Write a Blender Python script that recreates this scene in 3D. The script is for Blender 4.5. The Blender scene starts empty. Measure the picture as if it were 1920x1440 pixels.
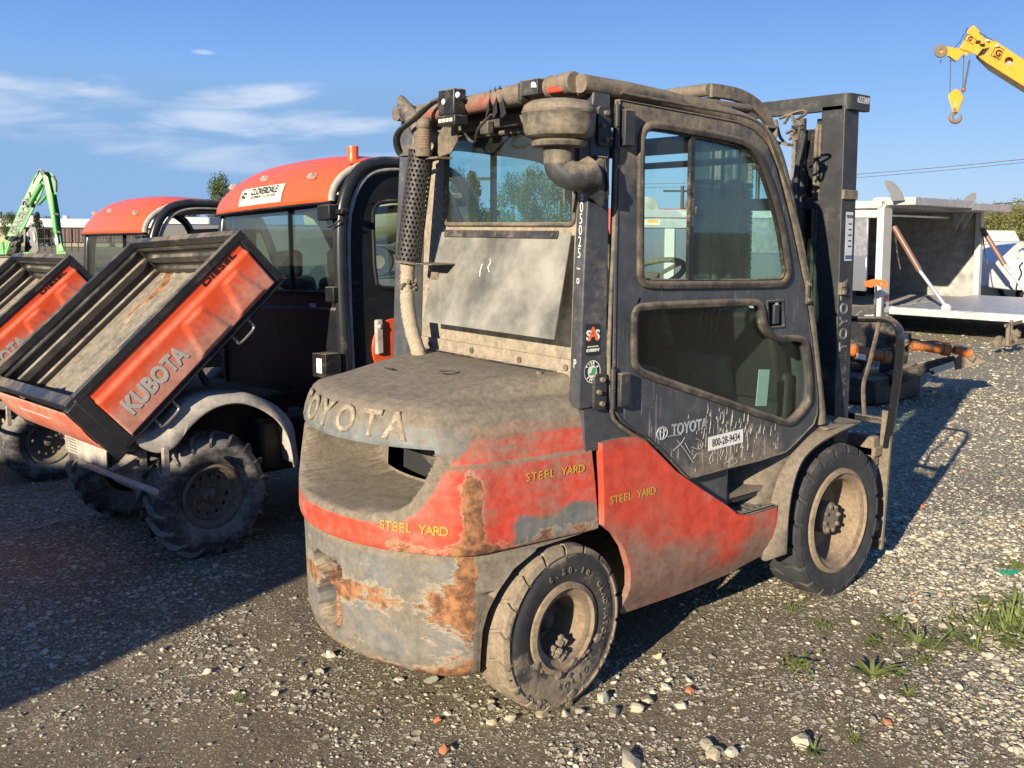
import bpy, bmesh, math, random
import numpy as np
from mathutils import Vector, Matrix, Euler, noise as mnoise
from mathutils.geometry import tessellate_polygon
random.seed(7); RNG = np.random.default_rng(11)
PI = math.pi; R = math.radians
scn = bpy.context.scene
COL = scn.collection

# ------------------------------------------------------------------ camera
FPX, CPX, CPY = 1774.04, 960.0, 566.87
YAW, PITCH, ROLL = 0.6931, 0.0770, 0.0078
CAM = Vector((-2.2, -2.9415, 1.6816))
_f = Vector((math.sin(YAW)*math.cos(PITCH), math.cos(YAW)*math.cos(PITCH), -math.sin(PITCH)))
_r0 = Vector((math.cos(YAW), -math.sin(YAW), 0)); _u0 = _r0.cross(_f)
_r = _r0*math.cos(ROLL) + _u0*math.sin(ROLL); _u = _u0*math.cos(ROLL) - _r0*math.sin(ROLL)
cd = bpy.data.cameras.new('camera'); cam = bpy.data.objects.new('camera', cd); COL.objects.link(cam)
cd.sensor_width = 36; cd.lens = FPX/1920*36; cd.shift_y = -(720-CPY)/1920; cd.clip_start = .05; cd.clip_end = 3000
M = Matrix((_r, _u, -_f)).transposed().to_4x4(); M.translation = CAM; cam.matrix_world = M
scn.camera = cam

def at(px, py, ax, val):
    """survey helper: the world point where the sight line through a photo pixel meets the plane ax = val"""
    d = _f + _r*((px-CPX)/FPX) - _u*((py-CPY)/FPX)
    k = 'xyz'.index(ax); return CAM + d*((val-CAM[k])/d[k])
def atd(px, py, dist):
    return CAM + (_f + _r*((px-CPX)/FPX) - _u*((py-CPY)/FPX))*dist

# ------------------------------------------------------------------ world, sun, exposure
SUN_EL, SUN_AZ = R(18.0), R(19.2)
w = bpy.data.worlds.new('World'); scn.world = w; w.use_nodes = True
nt = w.node_tree; nt.nodes.clear()
def wn(t, **k):
    n = nt.nodes.new(t)
    for a, b in k.items(): setattr(n, a, b)
    return n
out = wn('ShaderNodeOutputWorld'); bg = wn('ShaderNodeBackground'); bg.inputs['Strength'].default_value = 0.062
sky = wn('ShaderNodeTexSky', sky_type='NISHITA', sun_disc=False, sun_elevation=SUN_EL, sun_rotation=R(90)-SUN_AZ+PI)
sky.air_density = 1.35; sky.dust_density = 0.15; sky.ozone_density = 3.2; sky.altitude = 200
tc = wn('ShaderNodeTexCoord')
# wispy cirrus low in the sky, thickest to the left of the view
sep = wn('ShaderNodeSeparateXYZ'); nt.links.new(tc.outputs['Generated'], sep.inputs[0])
mp = wn('ShaderNodeMapping'); mp.inputs['Scale'].default_value = (1.9, 1.9, 8.5); mp.inputs['Rotation'].default_value = (R(7), R(-6), R(10))
nt.links.new(tc.outputs['Generated'], mp.inputs[0])
n1 = wn('ShaderNodeTexNoise'); n1.inputs['Scale'].default_value = 4.2; n1.inputs['Detail'].default_value = 9; n1.inputs['Roughness'].default_value = .55; n1.inputs['Distortion'].default_value = .5
nt.links.new(mp.outputs[0], n1.inputs['Vector'])
mr = wn('ShaderNodeMapRange', interpolation_type='SMOOTHSTEP'); mr.inputs['From Min'].default_value = .46; mr.inputs['From Max'].default_value = .70; mr.inputs['To Max'].default_value = .9
nt.links.new(n1.outputs['Fac'], mr.inputs['Value'])
# cloud bank bounded by height and bearing
def dirdot(v, lo, hi):
    d = wn('ShaderNodeVectorMath', operation='DOT_PRODUCT'); d.inputs[1].default_value = v
    nt.links.new(tc.outputs['Generated'], d.inputs[0])
    m = wn('ShaderNodeMapRange', interpolation_type='SMOOTHSTEP'); m.inputs['From Min'].default_value = lo; m.inputs['From Max'].default_value = hi
    nt.links.new(d.outputs['Value'], m.inputs['Value']); return m.outputs[0]
cl = Vector((math.cos(R(72)), math.sin(R(72)), .13)).normalized()
b1 = dirdot(cl, .86, .97)
hh = wn('ShaderNodeMapRange', interpolation_type='SMOOTHSTEP'); hh.inputs['From Min'].default_value = .170; hh.inputs['From Max'].default_value = .125
nt.links.new(sep.outputs['Z'], hh.inputs['Value'])
def mul(a, b):
    m = wn('ShaderNodeMath', operation='MULTIPLY'); nt.links.new(a, m.inputs[0])
    if isinstance(b, float): m.inputs[1].default_value = b
    else: nt.links.new(b, m.inputs[1])
    return m.outputs[0]
azn = wn('ShaderNodeMath', operation='ARCTAN2'); nt.links.new(sep.outputs['Y'], azn.inputs[0]); nt.links.new(sep.outputs['X'], azn.inputs[1])
def m2(op, a, b=None, c=None):
    m = wn('ShaderNodeMath', operation=op)
    for i, v in enumerate((a, b, c)):
        if v is None: continue
        if isinstance(v, (int, float)): m.inputs[i].default_value = v
        else: nt.links.new(v, m.inputs[i])
    return m.outputs[0]
cm = None
for a0, z0, wa, wz, sl, st in ((1.42, .112, .15, .022, .06, .95), (1.30, .086, .18, .016, -.10, .65), (1.145, .129, .070, .011, .10, .95), (1.14, .104, .12, .013, .02, .9), (1.235, .097, .035, .008, 0., .9), (1.19, .170, .010, .0022, 0., .75), (1.00, .072, .10, .006, .05, .5)):
    da = m2('SUBTRACT', azn.outputs[0], a0); dz = m2('SUBTRACT', m2('SUBTRACT', sep.outputs['Z'], z0), m2('MULTIPLY', da, -sl))
    q = m2('ADD', m2('POWER', m2('ABSOLUTE', m2('DIVIDE', da, wa)), 2.), m2('POWER', m2('ABSOLUTE', m2('DIVIDE', dz, wz)), 2.))
    v = m2('ADD', m2('SUBTRACT', 1., q), m2('MULTIPLY', m2('SUBTRACT', n1.outputs['Fac'], .5), 7.5))
    r_ = wn('ShaderNodeMapRange', interpolation_type='SMOOTHSTEP'); r_.inputs['From Min'].default_value = -.9; r_.inputs['From Max'].default_value = 2.0; r_.inputs['To Max'].default_value = st; nt.links.new(v, r_.inputs['Value'])
    e_ = wn('ShaderNodeMapRange', interpolation_type='SMOOTHSTEP'); e_.inputs['From Min'].default_value = 3.2; e_.inputs['From Max'].default_value = .6; nt.links.new(q, e_.inputs['Value'])
    r2 = mul(r_.outputs[0], e_.outputs[0]); cm = r2 if cm is None else m2('MAXIMUM', cm, r2)
base = mul(mul(b1, hh.outputs[0]), .85)
cr = wn('ShaderNodeValToRGB'); els = cr.color_ramp.elements                  # clear-air gradient from the horizon up
els[0].position = 0.; els[0].color = (.40, .62, .84, 1); els[1].position = 1.; els[1].color = (.045, .12, .36, 1)
for p_, c_ in ((.06, (.33,.55,.85)), (.14, (.215,.43,.82)), (.24, (.125,.295,.70)), (.45, (.075,.20,.52))):
    e_ = els.new(p_); e_.color = (*c_, 1)
nt.links.new(sep.outputs['Z'], cr.inputs['Fac'])
gm_ = wn('ShaderNodeMixRGB', blend_type='MULTIPLY'); gm_.inputs[0].default_value = 1; gm_.inputs['Color2'].default_value = (8.9, 9.0, 9.6, 1); nt.links.new(cr.outputs[0], gm_.inputs['Color1'])
sk2 = wn('ShaderNodeMixRGB'); sk2.inputs[0].default_value = .85; nt.links.new(sky.outputs[0], sk2.inputs['Color1']); nt.links.new(gm_.outputs[0], sk2.inputs['Color2'])
mix = wn('ShaderNodeMixRGB'); mix.inputs['Color2'].default_value = (5.6, 6.4, 7.9, 1)
hz_ = wn('ShaderNodeMixRGB'); hz_.inputs['Color2'].default_value = (2.1, 3.7, 6.2, 1); nt.links.new(base, hz_.inputs['Fac']); nt.links.new(sk2.outputs[0], hz_.inputs['Color1'])
nt.links.new(cm, mix.inputs['Fac']); nt.links.new(hz_.outputs[0], mix.inputs['Color1'])
nt.links.new(mix.outputs[0], bg.inputs['Color']); nt.links.new(bg.outputs[0], out.inputs['Surface'])
sd = bpy.data.lights.new('sun', 'SUN'); sd.energy = 5.0; sd.angle = R(.53); sd.color = (1.0, .875, .68)
so = bpy.data.objects.new('sun', sd); COL.objects.link(so)
SUN_DIR = Vector((math.cos(SUN_EL)*math.cos(SUN_AZ), math.cos(SUN_EL)*math.sin(SUN_AZ), -math.sin(SUN_EL)))
so.rotation_euler = SUN_DIR.to_track_quat('-Z', 'Y').to_euler(); so.location = (-8, -6, 9)
scn.view_settings.view_transform = 'Standard'; scn.view_settings.look = 'None'
scn.view_settings.exposure = 0.98; scn.view_settings.gamma = 1; scn.view_settings.use_curve_mapping = False
scn.cycles.max_bounces = 6; scn.cycles.transparent_max_bounces = 16; scn.cycles.caustics_reflective = False; scn.cycles.caustics_refractive = False
# ------------------------------------------------------------------ object helpers
def tag(o, label=None, cat=None, group=None, kind=None):
    if label: o['label'] = label
    if cat: o['category'] = cat
    if group: o['group'] = group
    if kind: o['kind'] = kind
    return o
def empty(name, loc=(0,0,0), rot=(0,0,0), **k):
    o = bpy.data.objects.new(name, None); COL.objects.link(o); o.location = loc; o.rotation_euler = rot
    o.empty_display_size = .2; tag(o, **k); return o
def kids(o): return [c for c in bpy.data.objects if c.parent == o]
def copy_tree(o, parent=None, skip=()):
    c = o.copy(); COL.objects.link(c); c.parent = parent
    for ch in kids(o):
        if ch.name.split('.')[0] not in skip: copy_tree(ch, c, skip)
    return c

class MB:
    def __init__(s): s.v = []; s.f = []
    def add(s, vs, fs):
        n = len(s.v); s.v += [tuple(x) for x in vs]; s.f += [tuple(i+n for i in f) for f in fs]; return s
    def box(s, c, d, rot=None):
        vs = [Vector((x*d[0]/2, y*d[1]/2, z*d[2]/2)) for x in (-1,1) for y in (-1,1) for z in (-1,1)]
        if rot is not None: vs = [rot @ v for v in vs]
        c = Vector(c)
        return s.add([v+c for v in vs], [(0,1,3,2),(4,6,7,5),(0,4,5,1),(2,3,7,6),(0,2,6,4),(1,5,7,3)])
    def bar(s, a, b, w, h, up=(0,0,1)):
        a = Vector(a); b = Vector(b); d = (b-a); L = d.length; d.normalize(); up = Vector(up)
        x = d.cross(up)
        if x.length < 1e-4: x = d.cross(Vector((1,0,0)))
        x.normalize(); z = x.cross(d)
        vs = [p + x*(i*w/2) + z*(j*h/2) for p in (a, b) for i in (-1,1) for j in (-1,1)]
        return s.add(vs, [(0,1,3,2),(4,6,7,5),(0,4,5,1),(2,3,7,6),(0,2,6,4),(1,5,7,3)])
    def cyl(s, a, b, r0, r1=None, n=20, cap=True):
        r1 = r0 if r1 is None else r1; a = Vector(a); b = Vector(b); d = (b-a).normalized()
        x = d.orthogonal().normalized(); y = d.cross(x)
        vs = []
        for p, r in ((a, r0), (b, r1)):
            vs += [p + (x*math.cos(2*PI*i/n) + y*math.sin(2*PI*i/n))*r for i in range(n)]
        fs = [(i, (i+1) % n, n+(i+1) % n, n+i) for i in range(n)]
        if cap: fs += [tuple(range(n-1, -1, -1)), tuple(range(n, 2*n))]
        return s.add(vs, fs)
    def tube(s, pts, r, n=10, closed=False, sq=None, cap=True):
        """sweep a circle (or sq=(w,h) rounded section) along pts"""
        P = [Vector(p) for p in pts]; N = len(P); vs = []; rr = r if isinstance(r, (list, tuple)) else [r]*N
        T = []
        for i in range(N):
            a = P[(i-1) % N] if (closed or i) else P[i]; b = P[(i+1) % N] if (closed or i < N-1) else P[i]
            t = (b-a); T.append(t.normalized() if t.length > 1e-9 else Vector((0,0,1)))
        x = T[0].orthogonal().normalized()
        if sq is not None and len(sq) > 2: x = Vector(sq[2]); 
        for i in range(N):
            if sq is not None and len(sq) > 2: x = Vector(sq[2])
            x = (x - T[i]*x.dot(T[i]))
            x = x.normalized() if x.length > 1e-6 else T[i].orthogonal().normalized()
            y = T[i].cross(x)
            for k in range(n):
                a = 2*PI*(k+.5)/n
                c, q = math.cos(a), math.sin(a)
                if sq is not None:
                    m = max(abs(c), abs(q)); e = .35
                    c, q = c*(1-e)+c/m*e, q*(1-e)+q/m*e
                    vs.append(P[i] + x*(c*sq[0]*rr[i]) + y*(q*sq[1]*rr[i]))
                else: vs.append(P[i] + (x*c + y*q)*rr[i])
        fs = [(i*n+k, i*n+(k+1) % n, ((i+1) % N)*n+(k+1) % n, ((i+1) % N)*n+k) for i in range(N if closed else N-1) for k in range(n)]
        if cap and not closed: fs += [tuple(range(n-1, -1, -1)), tuple(range((N-1)*n, N*n))]
        return s.add(vs, fs)
    def lathe(s, prof, o=(0,0,0), ax=(0,-1,0), n=48, cap=False):
        """prof: (radius, height along ax)"""
        o = Vector(o); ax = Vector(ax).normalized(); x = ax.orthogonal().normalized(); y = ax.cross(x); m = len(prof)
        vs = [o + ax*h + (x*math.cos(2*PI*i/n) + y*math.sin(2*PI*i/n))*r for i in range(n) for r, h in prof]
        fs = [(i*m+k, ((i+1) % n)*m+k, ((i+1) % n)*m+k+1, i*m+k+1) for i in range(n) for k in range(m-1)]
        if cap: fs += [tuple(i*m for i in range(n-1, -1, -1)), tuple(i*m+m-1 for i in range(n))]
        return s.add(vs, fs)
    def plate(s, outer, holes, fn, t0, t1):
        """2-D outline with holes -> solid plate; fn(a, b, t) gives the 3-D point"""
        loops = [list(outer)] + [list(h) for h in holes]
        tri = tessellate_polygon([[Vector((p[0], p[1], 0)) for p in l] for l in loops])
        flat = [p for l in loops for p in l]; n = len(flat)
        vs = [fn(p[0], p[1], t0) for p in flat] + [fn(p[0], p[1], t1) for p in flat]
        fs = [tuple(t) for t in tri] + [tuple(i+n for i in reversed(t)) for t in tri]
        k = 0
        for l in loops:
            m = len(l)
            for i in range(m): fs.append((k+i, k+(i+1) % m, n+k+(i+1) % m, n+k+i))
            k += m
        return s.add(vs, fs)
    def grid(s, P, closed_u=False):
        nu, nv = len(P), len(P[0]); vs = [p for r in P for p in r]
        fs = [(i*nv+j, ((i+1) % nu)*nv+j, ((i+1) % nu)*nv+j+1, i*nv+j+1) for i in range(nu if closed_u else nu-1) for j in range(nv-1)]
        return s.add(vs, fs)
    def build(s, name, mat, parent=None, bevel=0, smooth=35, label=None, seg=2, tris=False, fix=True):
        me = bpy.data.meshes.new(name); me.from_pydata(s.v, [], s.f)
        if fix:
            bm = bmesh.new(); bm.from_mesh(me); bmesh.ops.recalc_face_normals(bm, faces=bm.faces); bm.to_mesh(me); bm.free()
        if mat is not None: me.materials.append(mat)
        if smooth:
            me.shade_smooth(); me.set_sharp_from_angle(angle=R(smooth))
        me.update()
        o = bpy.data.objects.new(name, me); COL.objects.link(o); o.parent = parent
        if bevel:
            b = o.modifiers.new('bevel', 'BEVEL'); b.width = bevel; b.segments = seg; b.limit_method = 'ANGLE'; b.angle_limit = R(40)
            b.harden_normals = False
        if label: o['label'] = label
        return o

def fillet(pts, r, n=5):
    """round the corners of a closed 2-D polygon; r is one radius or one per corner"""
    N = len(pts); out = []
    for i in range(N):
        p0, p, p2 = Vector(pts[i-1][:2]), Vector(pts[i][:2]), Vector(pts[(i+1) % N][:2])
        ri = r[i] if isinstance(r, (list, tuple)) else r
        a, b = (p0-p), (p2-p); m = min(a.length, b.length)*.45; L = min(ri, m)
        if L < 1e-5: out.append((p.x, p.y)); continue
        A = p + a.normalized()*L; B = p + b.normalized()*L
        for k in range(n+1):
            t = k/n; q = A*(1-t)**2 + p*2*t*(1-t) + B*t*t; out.append((q.x, q.y))
    return out
def smooth_closed(pts, it=2):
    for _ in range(it):
        o = []
        for i in range(len(pts)):
            a, b = Vector(pts[i]), Vector(pts[(i+1) % len(pts)])
            o += [tuple(a*.75+b*.25), tuple(a*.25+b*.75)]
        pts = o
    return pts
def offset2(pts, d):
    N = len(pts); out = []; area = sum(pts[i][0]*pts[(i+1) % N][1]-pts[(i+1) % N][0]*pts[i][1] for i in range(N))
    sg = 1 if area > 0 else -1
    for i in range(N):
        a, b = Vector(pts[i-1]), Vector(pts[(i+1) % N]); t = (b-a)
        if t.length < 1e-9: out.append(pts[i]); continue
        t.normalize(); nn = Vector((t.y, -t.x))*sg
        out.append((pts[i][0]+nn.x*d, pts[i][1]+nn.y*d))
    return out
def arc(c, r, a0, a1, n=8): return [(c[0]+r*math.cos(R(a0+(a1-a0)*i/n)), c[1]+r*math.sin(R(a0+(a1-a0)*i/n))) for i in range(n+1)]
def sstep(a, b, x):
    t = min(1, max(0, (x-a)/(b-a))); return t*t*(3-2*t)
def curve_pts(pts, n=6):
    """Catmull-Rom through 3-D points"""
    P = [Vector(p) for p in pts]; P = [P[0]*2-P[1]] + P + [P[-1]*2-P[-2]]; out = []
    for i in range(1, len(P)-2):
        for k in range(n):
            t = k/n; a, b, c, d = P[i-1], P[i], P[i+1], P[i+2]
            out.append(.5*((2*b)+(c-a)*t+(2*a-5*b+4*c-d)*t*t+(3*b-a-3*c+d)*t**3))
    out.append(P[-2]); return out

TXT = {}
def text(body, size, mat, parent, loc, xdir, zdir, name='lettering', bold=0, extrude=.0008, align='CENTER', sx=1, outline=0, space=1.0, label=None):
    """flat lettering: xdir is the reading direction, zdir the up direction of the letters"""
    c = bpy.data.curves.new(name, 'FONT'); c.body = body; c.size = size; c.align_x = align; c.align_y = 'CENTER'
    c.extrude = extrude; c.offset = bold; c.resolution_u = 3; c.space_character = space
    if outline: c.fill_mode = 'NONE'; c.bevel_depth = outline; c.extrude = 0; c.bevel_resolution = 0
    c.materials.append(mat)
    tmp = bpy.data.objects.new(name, c); me = bpy.data.meshes.new_from_object(tmp); bpy.data.objects.remove(tmp); bpy.data.curves.remove(c)
    o = bpy.data.objects.new(name, me); COL.objects.link(o); o.parent = parent
    x = Vector(xdir).normalized(); z = Vector(zdir); z = (z-x*z.dot(x)).normalized(); n = x.cross(z)
    m = Matrix((x*sx, z, n)).transposed().to_4x4(); m.translation = Vector(loc); o.matrix_local = m
    if label: o['label'] = label
    return o

# ------------------------------------------------------------------ materials
class NT:
    def __init__(s, name):
        s.m = bpy.data.materials.new(name); s.m.use_nodes = True; s.t = s.m.node_tree; s.t.nodes.clear()
        s.out = s.n('ShaderNodeOutputMaterial'); s._oc = None
    def n(s, t, **k):
        x = s.t.nodes.new(t)
        for a, b in k.items(): setattr(x, a, b)
        return x
    def l(s, a, b): s.t.links.new(a, b)
    def put(s, sock, v):
        if isinstance(v, bpy.types.NodeSocket): s.l(v, sock)
        elif isinstance(v, (tuple, list)) and len(v) == 3 and sock.type == 'RGBA': sock.default_value = (*v, 1)
        else: sock.default_value = v
    def coord(s, kind='Object', scale=None, rot=None):
        if s._oc is None: s._oc = s.n('ShaderNodeTexCoord')
        c = s._oc.outputs[kind]
        if scale is None and rot is None: return c
        m = s.n('ShaderNodeMapping'); s.l(c, m.inputs[0])
        if scale: m.inputs['Scale'].default_value = scale
        if rot: m.inputs['Rotation'].default_value = rot
        return m.outputs[0]
    def noise(s, sc, det=5, ro=.55, dist=0, vec=None, off=0, col=False):
        x = s.n('ShaderNodeTexNoise'); x.inputs['Scale'].default_value = sc; x.inputs['Detail'].default_value = det
        x.inputs['Roughness'].default_value = ro; x.inputs['Distortion'].default_value = dist
        v = vec or s.coord()
        if off:
            a = s.n('ShaderNodeVectorMath', operation='ADD'); s.l(v, a.inputs[0]); a.inputs[1].default_value = (off, off*1.7, off*.6); v = a.outputs[0]
        s.l(v, x.inputs['Vector']); return x.outputs['Color' if col else 'Fac']
    def math(s, op, a, b=None, c=None, clamp=False):
        x = s.n('ShaderNodeMath', operation=op, use_clamp=clamp)
        for i, v in enumerate((a, b, c)):
            if v is not None: s.put(x.inputs[i], v)
        return x.outputs[0]
    def ramp(s, v, lo, hi, a=0., b=1., sm=True):
        x = s.n('ShaderNodeMapRange', interpolation_type='SMOOTHSTEP' if sm else 'LINEAR'); s.put(x.inputs['Value'], v)
        for k, q in (('From Min', lo), ('From Max', hi), ('To Min', a), ('To Max', b)): s.put(x.inputs[k], q)
        return x.outputs[0]
    def mix(s, f, a, b, blend='MIX'):
        x = s.n('ShaderNodeMixRGB', blend_type=blend); s.put(x.inputs[0], f); s.put(x.inputs[1], a); s.put(x.inputs[2], b); return x.outputs[0]
    def bump(s, h, st, dist=.01):
        x = s.n('ShaderNodeBump'); x.inputs['Strength'].default_value = st; x.inputs['Distance'].default_value = dist; s.l(h, x.inputs['Height']); return x.outputs[0]
    def bsdf(s, color, rough=.6, metal=0., normal=None, spec=.5):
        p = s.n('ShaderNodeBsdfPrincipled'); s.put(p.inputs['Base Color'], color); s.put(p.inputs['Roughness'], rough); s.put(p.inputs['Metallic'], metal)
        s.put(p.inputs['Specular IOR Level'], spec)
        if normal is not None: s.l(normal, p.inputs['Normal'])
        return p.outputs[0]
    def done(s, sh): s.l(sh, s.out.inputs['Surface']); return s.m

DUST = (.178, .145, .105); RUST = (.24, .085, .030)
def wear(name, base, dust=.4, up=.5, rust=-1., rough=.55, base2=None, sc=5., scratch=0., bump=.25, metal=0., dcol=DUST, attr=False, var=.35, dmax=.95, spec=.4, soft=0.):
    t = NT(name)
    n1 = t.noise(sc, 8, .62); n2 = t.noise(sc*4.3, 6, .6, off=3.1); n3 = t.noise(sc*.55, 4, .5, off=7.7)
    g = t.n('ShaderNodeNewGeometry'); sp = t.n('ShaderNodeSeparateXYZ'); t.l(g.outputs['Normal'], sp.inputs[0])
    upm = t.math('MAXIMUM', sp.outputs['Z'], 0.)
    at_ = None
    if attr:
        a = t.n('ShaderNodeAttribute', attribute_name='zone'); at_ = t.n('ShaderNodeSeparateColor'); t.l(a.outputs['Color'], at_.inputs[0])
    d = t.math('MULTIPLY_ADD', n1, .8, dust-.55); d = t.math('MULTIPLY_ADD', upm, up, d); d = t.math('MULTIPLY_ADD', n3, .42, d); d = t.math('MULTIPLY_ADD', n2, .34, d)
    n4 = t.noise(sc*1.1, 6, .65, vec=t.coord(scale=(1, 1, 9)), off=2.2); n5 = t.noise(sc*12, 4, .6, off=4.4)
    d = t.math('MULTIPLY_ADD', n4, .34, t.math('MULTIPLY_ADD', n5, .22, t.math('ADD', d, -.31)))
    if attr: d = t.math('ADD', d, t.math('MULTIPLY_ADD', at_.outputs[1], 1.2, -.35))
    dm = t.ramp(d, .30-soft, .66+soft, 0., dmax)
    c = base
    if base2 is not None:
        f = t.math('MULTIPLY_ADD', n2, .45, t.math('ADD', at_.outputs[0], -.22)) if attr else n3
        c = t.mix(t.ramp(f, .42, .56), base, base2)
    c = t.mix(1., c, t.ramp(n2, .25, .75, 1-var, 1+var, False), 'MULTIPLY') if var else c
    if scratch:
        sv = t.coord(scale=(34, 34, 2.6), rot=(R(8), R(14), 0)); s1 = t.noise(2.3, 3, .6, vec=sv); s2 = t.ramp(t.noise(2.2, 3, off=11.), .42, .62)
        s3 = t.noise(2.0, 2, .5, vec=t.coord(scale=(9, 9, 60), rot=(0, R(-35), 0)))
        sm = t.math('MULTIPLY', t.math('MAXIMUM', t.ramp(s1, .60, .64), t.math('MULTIPLY', t.ramp(s3, .68, .70), .6)), s2)
        if attr: sm = t.math('MULTIPLY', sm, at_.outputs[0])
    c = t.mix(dm, c, t.mix(t.ramp(t.math('MULTIPLY_ADD', n5, .5, t.math('MULTIPLY', n2, .5)), .36, .64, 0., 1., False), tuple(x*.66 for x in dcol), tuple(x*1.25 for x in dcol)))
    if scratch: c = t.mix(t.math('MULTIPLY', sm, scratch), c, (.50, .47, .42))
    h = t.math('MULTIPLY_ADD', n2, .6, t.math('MULTIPLY', dm, .5)); ro = t.ramp(dm, 0., 1., rough, .93); mt = metal
    if rust > -1:
        r = t.math('MULTIPLY_ADD', t.noise(sc*1.25, 14, .74, .3, vec=t.coord(scale=(1, 1, 1.9)), off=5.3), 1., rust-.5)
        if attr: r = t.math('ADD', r, t.math('MULTIPLY_ADD', at_.outputs[2], .9, -.22))
        rm = t.ramp(r, .13, .20)
        rc = t.mix(t.ramp(t.noise(sc*5, 7, .65, off=1.3), .35, .65), (.105, .048, .026), (.33, .155, .065))
        edge = t.math('SUBTRACT', t.ramp(r, .10, .13), rm, clamp=True); c = t.mix(t.math('MULTIPLY', edge, .4), c, (.46,.38,.25))
        c = t.mix(rm, c, rc); ro = t.ramp(rm, 0., 1., ro, .9); h = t.math('MULTIPLY_ADD', rm, -.6, h)
        if metal: mt = t.ramp(rm, 0., 1., metal, 0.)
    if metal: mt = t.math('MULTIPLY', mt, t.ramp(dm, 0., 1., 1., 0.))
    return t.done(t.bsdf(c, ro, mt, t.bump(h, bump, .004), spec))
def plain(name, col, rough=.6, metal=0., var=.12, sc=20., bump=.1, spec=.5, emit=None):
    t = NT(name); n = t.noise(sc, 5)
    return t.done(t.bsdf(t.mix(1., col, t.ramp(n, .2, .8, 1-var, 1+var, False), 'MULTIPLY'), rough, metal, t.bump(n, bump, .002), spec))
def glass(name, tint, dirt=.12, refl=.06, dcol=(.3, .27, .2), sc=3., rough=.02):
    t = NT(name); tr = t.n('ShaderNodeBsdfTransparent'); t.put(tr.inputs[0], tint)
    gl = t.n('ShaderNodeBsdfGlossy'); t.put(gl.inputs['Roughness'], rough); df = t.n('ShaderNodeBsdfDiffuse'); t.put(df.inputs[0], dcol)
    lw = t.n('ShaderNodeLayerWeight'); lw.inputs[0].default_value = .5
    m1 = t.n('ShaderNodeMixShader'); t.put(m1.inputs[0], t.math('MULTIPLY_ADD', t.math('POWER', lw.outputs['Facing'], 4.), .8, refl*.6, clamp=True)); t.l(tr.outputs[0], m1.inputs[1]); t.l(gl.outputs[0], m1.inputs[2])
    n = t.noise(sc, 7, .6); m2 = t.n('ShaderNodeMixShader'); t.put(m2.inputs[0], t.ramp(n, .25, .8, dirt*.2, dirt*.9)); t.l(m1.outputs[0], m2.inputs[1]); t.l(df.outputs[0], m2.inputs[2])
    return t.done(m2.outputs[0])

RED = (.54, .060, .032); NAVY = (.056, .060, .068)
m_cw = wear('counterweight_paint', (.135, .148, .148), dust=.14, up=.55, rust=-.06, base2=RED, attr=True, sc=5.5, rough=.5, bump=.35, soft=.05, dmax=.92)
m_red = wear('red_paint_worn', RED, dust=.24, up=.5, rust=-.22, sc=3.4, rough=.42, bump=.3, attr=True, soft=.12, dmax=.88)
m_navy = wear('navy_paint_dusty', NAVY, dust=.06, up=.7, rust=-.4, sc=4.5, rough=.45)
m_door = wear('door_paint_scratched', NAVY, dust=.10, up=.7, sc=3.2, rough=.42, scratch=.85, attr=True)
m_dusty = wear('dust_caked_steel', (.055, .052, .048), dust=.36, up=.55, rust=-.40, sc=3.5, rough=.6, bump=.4)
m_dusty2 = wear('dusty_dark_steel', (.032, .033, .035), dust=.08, up=.6, sc=3.5, rough=.55, bump=.3)
m_black = wear('black_steel', (.018, .019, .021), dust=.12, up=.4, sc=9, rough=.4, bump=.2)
m_blackg = wear('black_glossy_paint', (.012, .013, .015), dust=.0, up=.35, sc=5, rough=.25, bump=.08, spec=.6)
m_rusty = wear('rusty_dusty_steel', (.16, .14, .11), dust=.6, up=.3, rust=-.12, sc=9, rough=.7, bump=.5)
m_rubber = wear('tyre_rubber', (.035, .036, .038), attr=True, dust=.12, up=.25, sc=5, rough=.8, bump=.4, dmax=.75)
m_rubbermud = wear('muddy_tyre_rubber', (.038, .037, .036), attr=True, dust=.16, up=.15, sc=6, rough=.85, bump=.7, dcol=(.24, .19, .13))
m_gasket = wear('rubber_gasket', (.035, .031, .027), dust=.20, up=.6, sc=2.5, rough=.8, bump=.2, dmax=.8)
m_rim = wear('dusty_rim_steel', (.10, .085, .07), dust=.44, up=.1, rust=-.20, sc=6, rough=.75, bump=.35, dcol=(.23, .17, .11))
m_inside = plain('cab_interior_black', (.02, .021, .022), .7)
m_seat = plain('seat_vinyl', (.025, .024, .023), .55)
m_wall = wear('cab_rear_panel', (.10, .11, .12), dust=.66, up=.3, sc=5, rough=.6, dcol=(.29, .24, .175))
m_mud = wear('dried_mud', (.28, .22, .155), dust=.8, up=.2, sc=14, rough=.95, bump=1.)
m_glass = glass('teal_glass', (.875, .985, .965), .07, .05)
m_glassd = glass('dark_green_glass', (.88, .95, .91), .03, .035)
m_flap = glass('dusty_plastic_sheet', (.45, .50, .52), .85, .05, dcol=(.42, .40, .34), sc=4.5, rough=.25)
m_white = plain('white_print', (.72, .70, .64), .6, var=.15, sc=60)
m_yellow = wear('yellow_stencil_paint', (.46, .27, .04), dust=.16, up=.1, sc=26, rough=.8, var=.5, dcol=(.30,.12,.06))
m_cream = plain('cream_lettering', (.60, .53, .36), .7, var=.3, sc=70)
m_decal = plain('black_decal', (.02, .02, .02), .4)
m_green = plain('green_decal', (.04, .35, .12), .5); m_orange = plain('orange_plastic', (.75, .14, .03), .45)
m_amber = wear('amber_lens_dusty', (.45, .10, .03), dust=.45, up=.4, sc=25, rough=.5)
m_chrome = plain('bare_metal', (.55, .55, .56), .3, .9)
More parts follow.
